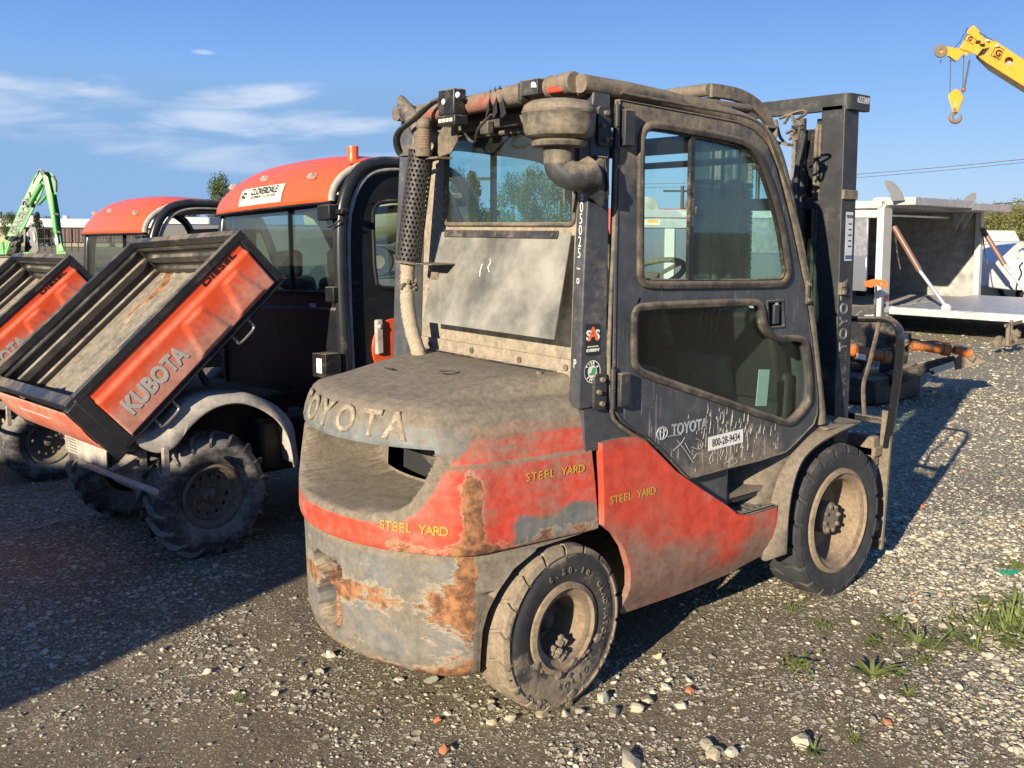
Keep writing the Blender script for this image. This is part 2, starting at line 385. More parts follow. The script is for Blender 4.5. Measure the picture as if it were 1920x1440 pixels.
# ================================================================== the yard
def gz(x, y):
    """level under the forklift, falling a little towards the buggies on the left"""
    t = min(1, max(0, (y-1.7)/3.1)); z = -.175*(t*t*(3-2*t)*.35 + t*.65)
    d = math.hypot(x+2.2, y+2.9); z *= 1-sstep(16, 45, d)
    return z
def gstone(x, y):
    """how stony the surface is, 0 bare trodden dirt .. 1 packed stone"""
    v = Vector((x, y, 0)); n = mnoise.fractal(v*.55+Vector((3.1,7.7,0)), 1.0, 2.0, 4)*.8 + mnoise.fractal(v*2.3, 1.0, 2.0, 3)*.35
    b = .08 + .66*sstep(.5, 2.2, x-.35*y-.55) + .26*sstep(1.8, 3.6, y) + .25*math.exp(-((x-.25)**2+(y+1.0)**2)/.25) 
    b += .16*sstep(.5, 1.4, x-.35*y); b -= .30*math.exp(-((x-1.55)**2+(y+.95)**2)/.10)
    return min(1, max(0, b+n*.6))
def micro(x, y):
    v = Vector((x, y, 0)); return .018*mnoise.noise(v*1.1) + .010*mnoise.noise(v*3.7) + .005*mnoise.noise(v*9)
# flat pads under the tyres
PADS = [(0,-.51),(0,.51),(1.7,-.53),(1.7,.53)]
def gh(x, y):
    k = 1
    for a, b in PADS: k = min(k, sstep(.10, .40, math.hypot(x-a, y-b)))
    return gz(x, y) + micro(x, y)*k - .002
rad = [0]; r = .25
while r < 900: rad.append(r); r *= 1.028 if r < 14 else 1.10
az = [R(a) for a in list(np.arange(-12, 112, .38))] + [R(a) for a in np.arange(112, 348, 6)]
GV = []
for a in az:
    row = []
    for r in rad:
        x, y = CAM.x + r*math.cos(a), CAM.y + r*math.sin(a)
        row.append((x, y, gh(x, y) if r < 30 else gz(x, y)))
    GV.append(row)
t = NT('gravel_ground'); P = t.coord('Object')
a_ = t.n('ShaderNodeAttribute', attribute_name='zone'); sc_ = t.n('ShaderNodeSeparateColor'); t.l(a_.outputs['Color'], sc_.inputs[0]); stn = sc_.outputs[0]
def vor(scale, feat='F1', off=0):
    v = t.n('ShaderNodeTexVoronoi', feature=feat); v.inputs['Scale'].default_value = scale; v.inputs['Randomness'].default_value = 1
    d = t.n('ShaderNodeVectorMath', operation='ADD'); t.l(P, d.inputs[0])
    nn = t.n('ShaderNodeTexNoise'); nn.inputs['Scale'].default_value = scale*.9; t.l(P, nn.inputs['Vector'])
    m_ = t.n('ShaderNodeVectorMath', operation='SCALE'); t.l(nn.outputs['Color'], m_.inputs[0]); m_.inputs['Scale'].default_value = .55/scale; t.l(m_.outputs[0], d.inputs[1]); t.l(d.outputs[0], v.inputs['Vector']); return v
v1 = vor(36); e1 = vor(36, 'DISTANCE_TO_EDGE'); v2 = vor(85); e2 = vor(85, 'DISTANCE_TO_EDGE'); v3 = vor(200)
def chan(v, i):
    s_ = t.n('ShaderNodeSeparateColor'); t.l(v.outputs['Color'], s_.inputs[0]); return s_.outputs[i]
r1, r2, r3 = chan(v1, 0), chan(v2, 0), chan(v3, 0)
k1 = t.math('MULTIPLY', t.ramp(e1.outputs['Distance'], .04, .16), t.ramp(t.math('MULTIPLY_ADD', stn, 1.25, t.math('MULTIPLY', r1, -1.)), .0, .12))
k2 = t.math('MULTIPLY', t.ramp(e2.outputs['Distance'], .05, .18), t.ramp(t.math('MULTIPLY_ADD', stn, .9, t.math('MULTIPLY_ADD', r2, -1., .12)), .0, .1))
k3 = t.ramp(r3, .80, .95)
big = t.noise(1.1, 5, .6); fine = t.noise(60, 6, .7)
dirt = t.mix(big, (.105,.082,.052), (.20,.162,.105)); dirt = t.mix(1., dirt, t.ramp(fine, .3, .7, .62, 1.35, False), 'MULTIPLY')
stone1 = t.mix(chan(v1, 1), (.30,.275,.205), (.62,.56,.41)); stone2 = t.mix(chan(v2, 1), (.28,.25,.18), (.58,.52,.375)); stone3 = t.mix(chan(v3, 1), (.28,.25,.18), (.54,.475,.34))
c = t.mix(t.math('MULTIPLY', k3, .75), dirt, stone3); c = t.mix(k2, c, stone2); c = t.mix(k1, c, stone1)
grn = t.math('MULTIPLY', sc_.outputs[1], t.ramp(t.noise(9, 6, .7), .42, .60)); c = t.mix(t.math('MULTIPLY', grn, .8), c, t.mix(fine, (.05,.075,.018), (.13,.15,.045)))
h = t.math('MULTIPLY_ADD', k1, .9, t.math('MULTIPLY_ADD', k2, .5, t.math('MULTIPLY_ADD', k3, .22, t.math('MULTIPLY', fine, .28))))
m_ground = t.done(t.bsdf(c, .95, 0, t.bump(h, .9, .016), .2))
gm = MB().grid(GV, closed_u=True); ground = gm.build('ground', m_ground, None, smooth=0, fix=False)
for p_ in ground.data.polygons: p_.use_smooth = True
if ground.data.polygons[400].normal.z < 0: ground.data.flip_normals()
tag(ground, kind='structure')
def ggreen(x, y):
    v = Vector((x, y, 0)); n = mnoise.fractal(v*.8+Vector((9,2,0)), 1.0, 2.0, 4)
    return min(1, max(0, (sstep(1.4, 2.3, x-.4*y)*.80+.06)*(1-.84*sstep(2.5, 3.6, x)) * sstep(-.1, .45, n)*1.5))
def gzone(o):
    me = o.data; a = me.color_attributes.new('zone', 'FLOAT_COLOR', 'POINT'); buf = np.zeros((len(me.vertices), 4), np.float32); buf[:, 3] = 1
    for i, v in enumerate(me.vertices):
        x, y = v.co.x, v.co.y
        if math.hypot(x-CAM.x, y-CAM.y) < 60: buf[i, 0] = gstone(x, y); buf[i, 1] = ggreen(x, y)
        else: buf[i, 0] = .8; buf[i, 1] = .5
    a.data.foreach_set('color', buf.ravel())
gzone(ground)
NSTONE = 40000
# ---- loose stones: sizes follow the distance a little so the far ones still read
t = NT('loose_stone'); a_ = t.n('ShaderNodeAttribute', attribute_name='tone'); nn = t.noise(70, 5, .6)
m_stone = t.done(t.bsdf(t.mix(1., a_.outputs['Color'], t.ramp(nn, .25, .75, .72, 1.2, False), 'MULTIPLY'), .88, 0, t.bump(nn, .35, .002), .25))
def ico_protos(k, sub):
    out = []
    for i in range(k):
        bm = bmesh.new(); bmesh.ops.create_icosphere(bm, subdivisions=sub, radius=1); s = i*7.3
        for v in bm.verts:
            v.co *= 1+.55*mnoise.noise(v.co*1.1+Vector((s, s, s)))
        ax = Vector((random.gauss(0,1), random.gauss(0,1), random.gauss(0,1))).normalized()
        for _ in range(8):                                             # chip flat facets off it
            ax = Vector((random.gauss(0,1), random.gauss(0,1), random.gauss(0,1))).normalized(); dd = random.uniform(.45, .8)
            for v in bm.verts:
                q = v.co.dot(ax)
                if q > dd: v.co -= ax*(q-dd)
        out.append((np.array([v.co[:] for v in bm.verts]), np.array([[v.index for v in f.verts] for f in bm.faces]))); bm.free()
    return out
TONES = np.array([(.50,.455,.34),(.41,.375,.28),(.33,.30,.225),(.57,.51,.38),(.26,.245,.20),(.44,.375,.25),(.35,.325,.255),(.46,.425,.33)])
def occupied(x, y):
    return any(math.hypot(x-a, y-b) < .13 for a, b in PADS)
def sample_ground(n, mode):
    pts = []
    while len(pts) < n:
        if mode == 'px':
            px, py = (random.uniform(-60, 1980) if random.random() < .72 else random.choice((random.uniform(-650, -60), random.uniform(1980, 2650)))), random.uniform(520, 1560); p = at(px, py, 'z', 0.)
            if py < 560 and random.random() < .6: continue
        else:
            px, py = random.uniform(-80, 2000), 1520-(random.random()**1.6)*800; p = at(px, py, 'z', 0.)
        x, y = p.x, p.y; d = (p-CAM).length
        if d > 26 or occupied(x, y): continue
        g = gstone(x, y)
        if random.random() > .03+.97*g**1.7: continue
        pts.append((x, y, d, g))
    return pts
def stones_mesh(name, pts, protos, smin, smax):
    V, F, T = [], [], []; nv = 0
    for x, y, d, g in pts:
        pv, pf = protos[random.randrange(len(protos))]
        s = smin*(smax/smin)**(random.random()**2.6)*(.55+.11*d)*(.75+.5*g)
        A = Euler((random.gauss(0,.22), random.gauss(0,.22), random.uniform(0, 6.28))).to_matrix()
        q = (pv*np.array([s*random.uniform(.9,1.5), s, s*random.uniform(.28,.55)])) @ np.array(A).T
        q += np.array([x, y, gh(x, y)+s*.12]); V.append(q); F.append(pf+nv); nv += len(pv)
        tn = TONES[random.randrange(len(TONES))]*random.uniform(.66, 1.06)
        if random.random() < .010: tn = np.array((.42,.20,.11))
        T.append(np.repeat(np.r_[tn, 1][None], len(pv), 0))
    V = np.concatenate(V).astype(np.float32); F = np.concatenate(F).astype(np.int32); T = np.concatenate(T).astype(np.float32)
    me = bpy.data.meshes.new(name); me.vertices.add(len(V)); me.vertices.foreach_set('co', V.ravel()); me.loops.add(F.size); me.loops.foreach_set('vertex_index', F.ravel())
    me.polygons.add(len(F)); me.polygons.foreach_set('loop_start', np.arange(0, F.size, 3, dtype=np.int32)); me.update(calc_edges=True)
    a = me.color_attributes.new('tone', 'FLOAT_COLOR', 'POINT'); a.data.foreach_set('color', T.ravel()); me.materials.append(m_stone)
    return me
P0 = ico_protos(10, 1); P1 = ico_protos(12, 2)
me = stones_mesh('gravel', sample_ground(NSTONE, 'px')+sample_ground(NSTONE*3//8, 'near'), P0, .0042, .0165)
o = bpy.data.objects.new('gravel', me); COL.objects.link(o); tag(o, 'loose grey and tan gravel scattered over the yard', 'gravel', kind='stuff')
# the 280 largest stones near the camera are pieces of the ground
prot = []
for i, (pv, pf) in enumerate(P1):
    for k in range(2):
        m_ = bpy.data.meshes.new('stone'); m_.from_pydata([tuple(p) for p in pv], [], [tuple(f) for f in pf]); m_.materials.append(m_stone)
        tn = TONES[(i*2+k) % len(TONES)]*random.uniform(.85, 1.1); 
        if (i, k) == (3, 1): tn = np.array((.45,.17,.08))
        a = m_.color_attributes.new('tone', 'FLOAT_COLOR', 'POINT'); a.data.foreach_set('color', np.repeat(np.r_[tn, 1][None], len(pv), 0).astype(np.float32).ravel()); prot.append(m_)
near = [(at(px, py, 'z', 0), s) for px, py, s in [(805,1271,.026),(1192,1332,.034),(1130,1312,.030),(1250,1290,.026),(1152,1335,.028),(1090,1335,.022),(958,1350,.022),(1180,1428,.040),(1330,1404,.030),(1375,1412,.026),(1340,1420,.03),(1709,1157,.026),(1603,1168,.022),(1853,1228,.022),(1736,1052,.022),(1508,1238,.016),(1505,1398,.034),(1350,1410,.028),(1292,1296,.02),(1060,1338,.02),(745,1270,.017),(1280,1325,.022),(1015,1340,.025),(1215,1312,.03)]]
while len(near) < 280:
    (x, y, d, g), = sample_ground(1, 'near')
    if d < 6.5 and g > .25: near.append((Vector((x, y, 0)), random.uniform(.010, .021)*(.7+.09*d)))
for i, (p, s) in enumerate(near):
    o = bpy.data.objects.new('stone', prot[1] if (i == 14) else prot[random.randrange(len(prot))]); COL.objects.link(o); o.parent = ground
    o.location = (p.x, p.y, gh(p.x, p.y)+s*.18); o.scale = (s*random.uniform(.9,1.45), s, s*random.uniform(.5,.8)); o.rotation_euler = (random.gauss(0,.25), random.gauss(0,.25), random.uniform(0, 6.28))
# ================================================================== weeds
m_leaf = NT('weed_leaf'); n_ = m_leaf.noise(25, 4); d_ = m_leaf.n('ShaderNodeBsdfTranslucent'); p_ = m_leaf.bsdf(m_leaf.mix(n_, (.11,.15,.03), (.24,.27,.08)), .6)
mx_ = m_leaf.n('ShaderNodeMixShader'); mx_.inputs[0].default_value = .25; m_leaf.put(d_.inputs[0], (.16,.25,.04)); m_leaf.l(p_, mx_.inputs[1]); m_leaf.l(d_.outputs[0], mx_.inputs[2]); m_leaf = m_leaf.done(mx_.outputs[0])
m_blade = plain('dry_grass_blade', (.20,.19,.07), .8, var=.3, sc=30)
def leaf(mb, base, az_, L, W, rise, droop, n=5):
    c, s = math.cos(az_), math.sin(az_); vs = []
    for i in range(n+1):
        t = i/n; r = L*t; z = rise*L*t - droop*L*t*t; w = W*math.sin(PI*min(1, t*.9+.08))**.8*.5
        for k in (-1, 0, 1): vs.append((base[0]+c*r-s*w*k, base[1]+s*r+c*w*k, base[2]+z+(.25*w if k else 0)))
    mb.add(vs, [(i*3+k, i*3+k+1, i*3+k+4, i*3+k+3) for i in range(n) for k in (0, 1)])
def weed(kind, seed):
    rnd = random.Random(seed); mb = MB(); mb.lathe([(.002,-.004),(.012,0),(.006,.006),(0,.008)], (0,0,0), (0,0,1), 8)
    if kind == 'rosette':
        for k in range(16): leaf(mb, (0,0,0), rnd.uniform(0, 6.28), rnd.uniform(.05,.10), rnd.uniform(.010,.017), rnd.uniform(.35,1.1), rnd.uniform(.2,.6))
    elif kind == 'tuft':
        for k in range(34): leaf(mb, (rnd.gauss(0,.012), rnd.gauss(0,.012), 0), rnd.uniform(0, 6.28), rnd.uniform(.04,.11), rnd.uniform(.003,.006), rnd.uniform(.6,2.), rnd.uniform(.2,.8), 4)
    else:
        for k in range(60):
            a, r = rnd.uniform(0, 6.28), abs(rnd.gauss(0,.045)); b = (r*math.cos(a), r*math.sin(a), rnd.uniform(.0,.035)*(1-r*6))
            leaf(mb, b, rnd.uniform(0, 6.28), rnd.uniform(.014,.03), rnd.uniform(.010,.018), rnd.uniform(.0,.9), .3, 3)
    return mb
WP = {}
for kd in ('rosette', 'tuft', 'clover'):
    WP[kd] = []
    for s in range(3):
        o = weed(kd, s*5+len(kd)).build('weed', m_leaf, None, smooth=0, fix=False); WP[kd].append(o.data); bpy.data.objects.remove(o)
WL = {'rosette': 'green weed rosette with narrow leaves', 'tuft': 'tuft of thin green grass', 'clover': 'low clump of small round green leaves'}
spots = [(1671,1165,'rosette',1.2,'beside an upright white stone in the gravel'),(1545,1171,'clover',.8,'casting a small shadow below the front wheel'),(1500,1249,'clover',1.5,'alone on bare brown dirt'),(1636,1203,'clover',1.1,'among pale pebbles below the front wheel'),
 (1720,1207,'rosette',1.3,'in the weedy strip at the lower right'),(1752,1216,'tuft',1.2,'in the middle of the weedy strip at the lower right'),(1784,1190,'rosette',1.2,'at the top of the weedy strip'),(1825,1212,'tuft',1.5,'between two pale stones in the weedy strip'),(1897,1207,'clover',1.9,'largest, at the right end of the weedy strip'),
 (1904,1068,'clover',1.7,'at the right edge beside a green scrap'),(1636,1272,'rosette',1.5,'with long splayed leaves on bare dirt'),(1680,1268,'rosette',1.,'just right of the long splayed rosette'),(1700,1307,'rosette',.8,'bright, above the bottom edge at the right'),(1526,1407,'rosette',.9,'between pale stones near the bottom edge'),(1600,1390,'tuft',.8,'near the bottom edge, right of the pale stones'),(1481,1142,'tuft',.9,'thin, just below the red side panel'),(1604,1083,'tuft',1.1,'at the foot of the front tyre'),(1885,1180,'tuft',1.5,'behind the largest clover clump'),(1845,1135,'clover',1.3,'in short growth at the right'),(1730,1240,'clover',1.,'low in the weedy strip'),
 (448,1316,'tuft',.5,'on pebbles in the left foreground'),(1905,1130,'rosette',1.5,'at the right edge between two clover clumps')]
for i, (px, py, kd, s, wh) in enumerate(spots):
    p = at(px, py, 'z', 0); o = bpy.data.objects.new('weed', WP[kd][i % 3]); COL.objects.link(o); o.location = (p.x, p.y, gh(p.x, p.y)); o.scale = (s*.85, s*.85, s*.6); o.rotation_euler = (0, 0, random.uniform(0, 6))
    tag(o, WL[kd]+' '+wh, 'weed', 'weeds growing through the gravel')
# short growth nobody could count
mb = MB(); n = 0
for _ in range(26000):
    px, py = random.uniform(1150, 1950), 600+random.random()**1.3*840; p = at(px, py, 'z', 0)
    if ggreen(p.x, p.y) < random.uniform(.30, 1.0) or occupied(p.x, p.y): continue
    d = (p-CAM).length; n += 1; z = gh(p.x, p.y)
    if d > 22: continue
    for k in range(6): leaf(mb, (p.x+random.gauss(0,.02+.004*d), p.y+random.gauss(0,.02+.004*d), z), random.uniform(0, 6.28), random.uniform(.015,.05)*(1+.06*d), random.uniform(.003,.010)*(1+.08*d), random.uniform(.3,1.8), .4, 2)
o = mb.build('undergrowth', m_leaf, None, smooth=0, fix=False); tag(o, 'sparse short grass and seedlings across the gravel at the right', 'grass', kind='stuff')
mb = MB()
for px, py in ((1900,1078),(1893,1080),(1880,1079)): 
    p = at(px, py, 'z', 0); mb.add([(p.x-.03,p.y-.01,.012),(p.x+.02,p.y-.02,.014),(p.x+.035,p.y+.01,.02),(p.x-.01,p.y+.02,.016)], [(0,1,2,3)])
o = mb.build('scrap', plain('green_plastic', (.03,.30,.16), .5), None, smooth=0); o.modifiers.new('t','SOLIDIFY').thickness = .002; tag(o, 'crumpled green plastic scrap lying in weeds at the right edge', 'scrap')
p = at(66, 978, 'z', -.02); q = at(128, 962, 'z', -.03)
o = MB().bar((p.x,p.y,gh(p.x,p.y)+.008), (q.x,q.y,gh(q.x,q.y)+.008), .012, .006).build('stick', m_stone if False else plain('bleached_wood', (.40,.37,.32), .8), None); tag(o, 'thin pale straight stick on shaded gravel behind the buggy', 'stick')
# ================================================================== forklift
def zone(o, fn):
    me = o.data; a = me.color_attributes.new('zone', 'FLOAT_COLOR', 'POINT')
    buf = np.empty((len(me.vertices), 4), np.float32)
    for i, v in enumerate(me.vertices): r, g, b = fn(v.co); buf[i] = (r, g, b, 1)
    a.data.foreach_set('color', buf.ravel())
def interp(x, xs, ys): return float(np.interp(x, xs, ys))
fk = empty('forklift', label='dusty red and dark grey forklift with enclosed cab in the middle of the yard', cat='forklift')

# ---- counterweight: one grid of rows (upwards) by columns (round the back)
CW = [ # z, rear x, corner x, corner y, end y
 (.165,-.50,-.27,.44,.44),(.178,-.555,-.315,.485,.485),(.20,-.583,-.338,.508,.51),(.25,-.60,-.352,.523,.53),(.35,-.606,-.356,.527,.545),(.5,-.612,-.36,.530,.565),
 (.590,-.617,-.363,.532,.578),(.598,-.608,-.352,.522,.572),(.606,-.608,-.352,.522,.572),(.614,-.633,-.37,.541,.588),(.63,-.637,-.373,.544,.59),(.72,-.637,-.372,.543,.592),(.80,-.634,-.367,.539,.592),
 (.903,-.626,-.352,.530,.588),(.909,-.620,-.344,.523,.580),(.916,-.622,-.343,.523,.581),(1.0,-.61,-.325,.507,.580),(1.035,-.597,-.307,.490,.573),(1.065,-.577,-.287,.468,.556),(1.085,-.55,-.262,.440,.532),(1.10,-.51,-.225,.40,.495)]
cz = [r[0] for r in CW]
XE = ([.165,.247,.335,.418,.481,.548,.598,.606,.614,1.10],[-.34,-.335,-.33,-.311,-.275,-.214,-.11,.12,.165,.10])
def cw_outline(z):
    xr, xc, yc, ye = [interp(z, cz, [r[k] for r in CW]) for k in (1,2,3,4)]
    xe = max(interp(z, *XE), xc+.03)
    f = lambda y: xr + .012 + (.74*y*y + .2*y**4)
    y1 = yc-.055; NR = 62
    right = [(f(y1*i/NR), -y1*i/NR) for i in range(NR+1)]
    p0 = Vector(right[-1]); p2 = Vector((xc+.075, -(yc + (ye-yc)*.075/max(.08, xe-xc) if xe-xc > .08 else yc))); 
    if p2.x > xe: p2.x = xe
    p1 = Vector((xc-.012, -(yc+.004)))
    for i in range(1, 13):
        t = i/12; q = p0*(1-t)**2 + p1*2*t*(1-t) + p2*t*t; right.append((q.x, q.y))
    for i in range(1, 19):
        t = i/18; right.append((p2.x+(xe-p2.x)*t, p2.y+(-ye-p2.y)*t))
    left = [(x, -y) for x, y in right[:0:-1]]
    return left + right
POCK = [(-.437,.955),(-.402,.85),(-.368,.79),(-.33,.762),(-.237,.740),(-.12,.733),(.12,.733),(.237,.740),(.33,.762),(.368,.79),(.402,.85),(.437,.955)]
def sdist(p, poly):
    d = 1e9; ins = False; N = len(poly)
    for i in range(N):
        ax, ay = poly[i]; bx, by = poly[(i+1) % N]; ex, ey = bx-ax, by-ay; wx, wy = p[0]-ax, p[1]-ay
        t = min(1, max(0, (wx*ex+wy*ey)/(ex*ex+ey*ey))); d = min(d, math.hypot(wx-ex*t, wy-ey*t))
        if (ay > p[1]) != (by > p[1]) and p[0] < (bx-ax)*(p[1]-ay)/(by-ay)+ax: ins = not ins
    return d if ins else -d
zs = sorted(set([round(z, 4) for z in cz] + [round(.21+.0125*i, 4) for i in range(31)] + [round(.62+.0085*i, 4) for i in range(57) if abs(.62+.0085*i-.91) > .012]))
DIM = [(-.02, .30, .16, .055, .10), (-.02, .47, .17, .045, .07)]       # tow pin recesses
rows = []; meta = []
for z in zs:
    ol = cw_outline(z); row = []; mrow = []
    xe, ye = ol[-1]; ol = [(xe+.0, .28)] + ol + [(xe, -.28)]
    for k, (x, y) in enumerate(ol):
        g = 0; xx = x
        if x < -.30 and .70 < z < 1.0 and abs(y) < .5:
            sd_ = sdist((y, z), POCK); s = sstep(-.006 if z > .94 else -.016, .016, sd_); xx = x + .010*sstep(-.04, 0, sd_)*(z < .94) + s*.36; g = s
        if x < -.5 and .2 < z < .6:
            for cy_, cz_, ry_, rz_, dp in ((.01, .335, .085, .085, .115), (.02, .480, .105, .040, .09)):
                q = ((y-cy_)/ry_)**2 + ((z-cz_)/rz_)**2; xx += dp*sstep(1.15, .80, q)
        row.append((xx, y, z)); mrow.append(g)
    rows.append(row); meta.append(mrow)
top0 = rows[-1]
for i in range(1, 17):
    t = i/16; e = 1-(1-t)**1.5
    rows.append([(x+(.14-x)*t if x < .14 else x, y, 1.10 + .062*sstep(0, 1, t)**.8 + .012*math.sin(t*PI)) for x, y, z in top0]); meta.append([0]*len(top0))
mb = MB(); mb.grid(rows)
nv = len(rows[0]); hole = []
for fi, f in enumerate(mb.f):
    i, j = f[0]//nv, f[0] % nv
    if i < len(meta)-1 and min(meta[i][j], meta[i+1][j], meta[i][min(j+1, nv-1)]) > .985:
        y, z = rows[i][j][1], rows[i][j][2]
        if y < .20 and z > .752: hole.append(fi)
mb.f = [f for k, f in enumerate(mb.f) if k not in set(hole)]
cw = mb.build('counterweight', m_cw, fk, smooth=62, fix=False)
def cwzone(p):
    x, y, z = p; n = mnoise.noise(Vector((x*7, y*7, z*7)))*.5; n2 = mnoise.noise(Vector((x*3+4, y*3, z*3)))*.5
    rear = x < -.33 or abs(y) < .45
    red = 0; d = .28; ru = .18
    if z > .607:
        red = .85
        if rear and abs(y) < .50 and z > .70:
            s_ = sdist((y, z), POCK)
            lip = sstep(-.075, -.03, s_)
            red = .85*(1-lip); d = .28+.45*lip
            if s_ > -.01: d = .85
            if z > .945: red = 0; d = .30 + .3*sstep(1.03, 1.10, z)
        red *= 1-sstep(1.01+n*.05, 1.05+n*.05, z)
        if z > 1.03: d = max(d, .5)
        if x > -.33 and z > .99: d = max(d, .40)
        if x > -.36 and abs(y) > .5:                                   # right side: scraped grey band low down
            red *= 1-.55*sstep(.76, .70, z+n*.10)*sstep(.55, .64, z)*sstep(-.32, -.15, x); d += .10
        ru = .22+.55*math.exp(-((x+.36)/.035)**2)*sstep(.95, .80, z)*(abs(y) > .48)+.25*sstep(.70, .62, z)*(abs(y) > .3)
        d += .16*sstep(-.1, .45, y)*rear*sstep(.76, .70, z)
    else:
        d = .42 + .3*sstep(.26, .17, z) + .25*sstep(.1, .4, n2); ru = .335 + .34*math.exp(-((x+.36)/.06)**2)*(abs(y) > .42)*(.5+.5*sstep(.25, .6, z)) + .18*math.exp(-((z-.43)/.06)**2)+.25*sstep(.24, .17, z)
        if x > -.34: d += .25; ru = .2
        if z > .56: ru -= .15
    if z > 1.09: d = .52 + n2*.5
    return (red, min(1, max(0, d)), min(1, max(0, ru)))
zone(cw, cwzone)
# tow pins
MB().cyl((-.548,-.005,.26), (-.548,-.005,.415), .019, n=16).build('tow_pin', wear('rusty_pin', (.2,.09,.05), dust=.2, rust=.1, sc=20), fk, label='rusty tow pin in the lower recess')
MB().box((-.560,-.01,.480), (.05,.05,.026)).build('pin_block', wear('rusty_block', (.16,.07,.05), dust=.2, rust=.0, sc=20), fk, bevel=.004)
# raised TOYOTA letters on the beam, one part each
m_beamletter = wear('cream_letter_worn', (.58,.51,.35), dust=.30, up=.1, sc=22, rough=.7, bump=.4)
m_letteredge = wear('letter_edge', (.10,.105,.10), dust=.45, up=.1, sc=16)
for ch, yy in zip('TOYOTA', (.262,.150,.030,-.096,-.217,-.311)):
    z = 1.024; ol = cw_outline(z); x = min(ol, key=lambda p: abs(p[1]-yy)+(p[0] > -.3))[0]
    tx = -(1.48*yy+.8*yy**3)                                           # slope of the plan curve
    xd = Vector((tx, -1, 0))
    nrm = Vector((-1, (1.48*yy+.8*yy**3), 0)).normalized()
    for k, (mt, bo, of, sz) in enumerate(((m_letteredge, .0050, .0000, .127), (m_beamletter, .0018, .0014, .126))):
        text(ch, sz, mt, fk, Vector((x, yy, z)) + nrm*of, xd, (.38, 0, 1), 'letter', bold=bo, extrude=.0009)
def cw_text(body, z, y0, step, size, mat, x0=None):
    ol = [p for p in cw_outline(z) if p[1] < 0]
    L = 0; pos = []; start = None
    cum = [0]
    for a, b in zip(ol, ol[1:]): cum.append(cum[-1]+math.hypot(b[0]-a[0], b[1]-a[1]))
    s0 = min(range(len(ol)), key=lambda i: abs(ol[i][1]-y0) if x0 is None else abs(ol[i][0]-x0))
    for k, ch in enumerate(body):
        if ch == ' ': continue
        s = cum[s0] + k*step; i = max(0, min(len(ol)-2, int(np.searchsorted(cum, s))-1)); t = (s-cum[i])/max(1e-6, cum[i+1]-cum[i])
        p = Vector((ol[i][0]+(ol[i+1][0]-ol[i][0])*t, ol[i][1]+(ol[i+1][1]-ol[i][1])*t, z))
        i2 = min(len(ol)-2, i+1); tg = Vector((ol[i2+1][0]-ol[i-1][0], ol[i2+1][1]-ol[i-1][1], 0)).normalized() if i else Vector((0,-1,0))
        nr = Vector((tg.y, -tg.x, 0)); nr = nr if nr.dot(Vector((-1,-1,0))) > 0 else -nr
        text(ch, size, mat, fk, p+nr*.003, tg, (0,0,1), 'stencil_letter', bold=.0006, extrude=.0004)
cw_text('STEEL YARD', .698, -.300, .0245, .044, m_yellow)
cw_text('STEEL YARD', .845, 0, .0252, .040, m_yellow, x0=-.14)

# ---- engine bay seen through the slot
MB().lathe([(.0,-.17),(.07,-.17),(.085,-.15),(.085,.15),(.07,.17),(0,.17)], (-.10,-.08,.82), (.25,1,.1), 28).build('silencer', m_dusty, fk, label='dusty engine silencer seen through the rear slot')
MB().tube(curve_pts([(-.17,.20,.93),(-.15,.12,.90),(-.15,.05,.86)]), .010, 8).build('engine_hose', m_gasket, fk)
MB().box((.12,0,.62), (.50,.62,.70)).box((-.02,0,.35),(.5,.5,.25)).build('engine_block', m_inside, fk, bevel=.01)
MB().box((.70,0,.40), (1.5,.56,.26)).box((.2,0,.24),(.9,.62,.12)).build('chassis', m_black, fk, bevel=.01)

# ---- red side panels
def panel(name, outline, y0, th, mat, bulge=None, cuts=(.045,.045), side=-1, parent=None, label=None, bev=.008, zn=None):
    bm = bmesh.new(); vs = [bm.verts.new((a, y0, b)) for a, b in outline]; bm.faces.new(vs)
    xs = [a for a, b in outline]; zz = [b for a, b in outline]
    for lo, hi, st, no in ((min(xs), max(xs), cuts[0], (1,0,0)), (min(zz), max(zz), cuts[1], (0,0,1))):
        c = lo+st
        while c < hi:
            bmesh.ops.bisect_plane(bm, geom=bm.verts[:]+bm.edges[:]+bm.faces[:], plane_co=(c*no[0], 0, c*no[2]), plane_no=no, dist=1e-5); c += st
    r = bmesh.ops.extrude_face_region(bm, geom=bm.faces[:]); ev = [g for g in r['geom'] if isinstance(g, bmesh.types.BMVert)]
    evs = set(ev)
    for v in ev: v.co.y -= side*th
    if bulge:
        for v in bm.verts: v.co.y += side*bulge(v.co.x, v.co.z)
    bmesh.ops.recalc_face_normals(bm, faces=bm.faces)
    me = bpy.data.meshes.new(name); bm.to_mesh(me); bm.free(); me.materials.append(mat); me.shade_smooth(); me.set_sharp_from_angle(angle=R(40))
    o = bpy.data.objects.new(name, me); COL.objects.link(o); o.parent = parent or fk
    if bev:
        b = o.modifiers.new('bevel', 'BEVEL'); b.width = bev; b.segments = 3; b.limit_method = 'ANGLE'; b.angle_limit = R(60)
    if label: o['label'] = label
    if zn: zone(o, zn)
    return o
def P2(pts, y=-.6): return [(at(px, py, 'y', y).x, at(px, py, 'y', y).z) for px, py in pts]
SIDE = P2([(1127,831),(1150,824),(1192,818),(1210,828),(1263,883),(1310,916),(1358,947),(1376,962),(1400,965),(1451,949)]) + P2([(1451,973),(1445,1016),(1436,1046),(1380,1082),(1300,1116),(1182,1158),(1176,1150),(1180,1100),(1177,1068),(1164,1025),(1147,999),(1127,984)])
bul = lambda x, z: .012*math.sin(min(1, max(0, (z-.25)/.68))*PI) + .02*sstep(.2, .45, z) - .03*sstep(.36, .24, z)
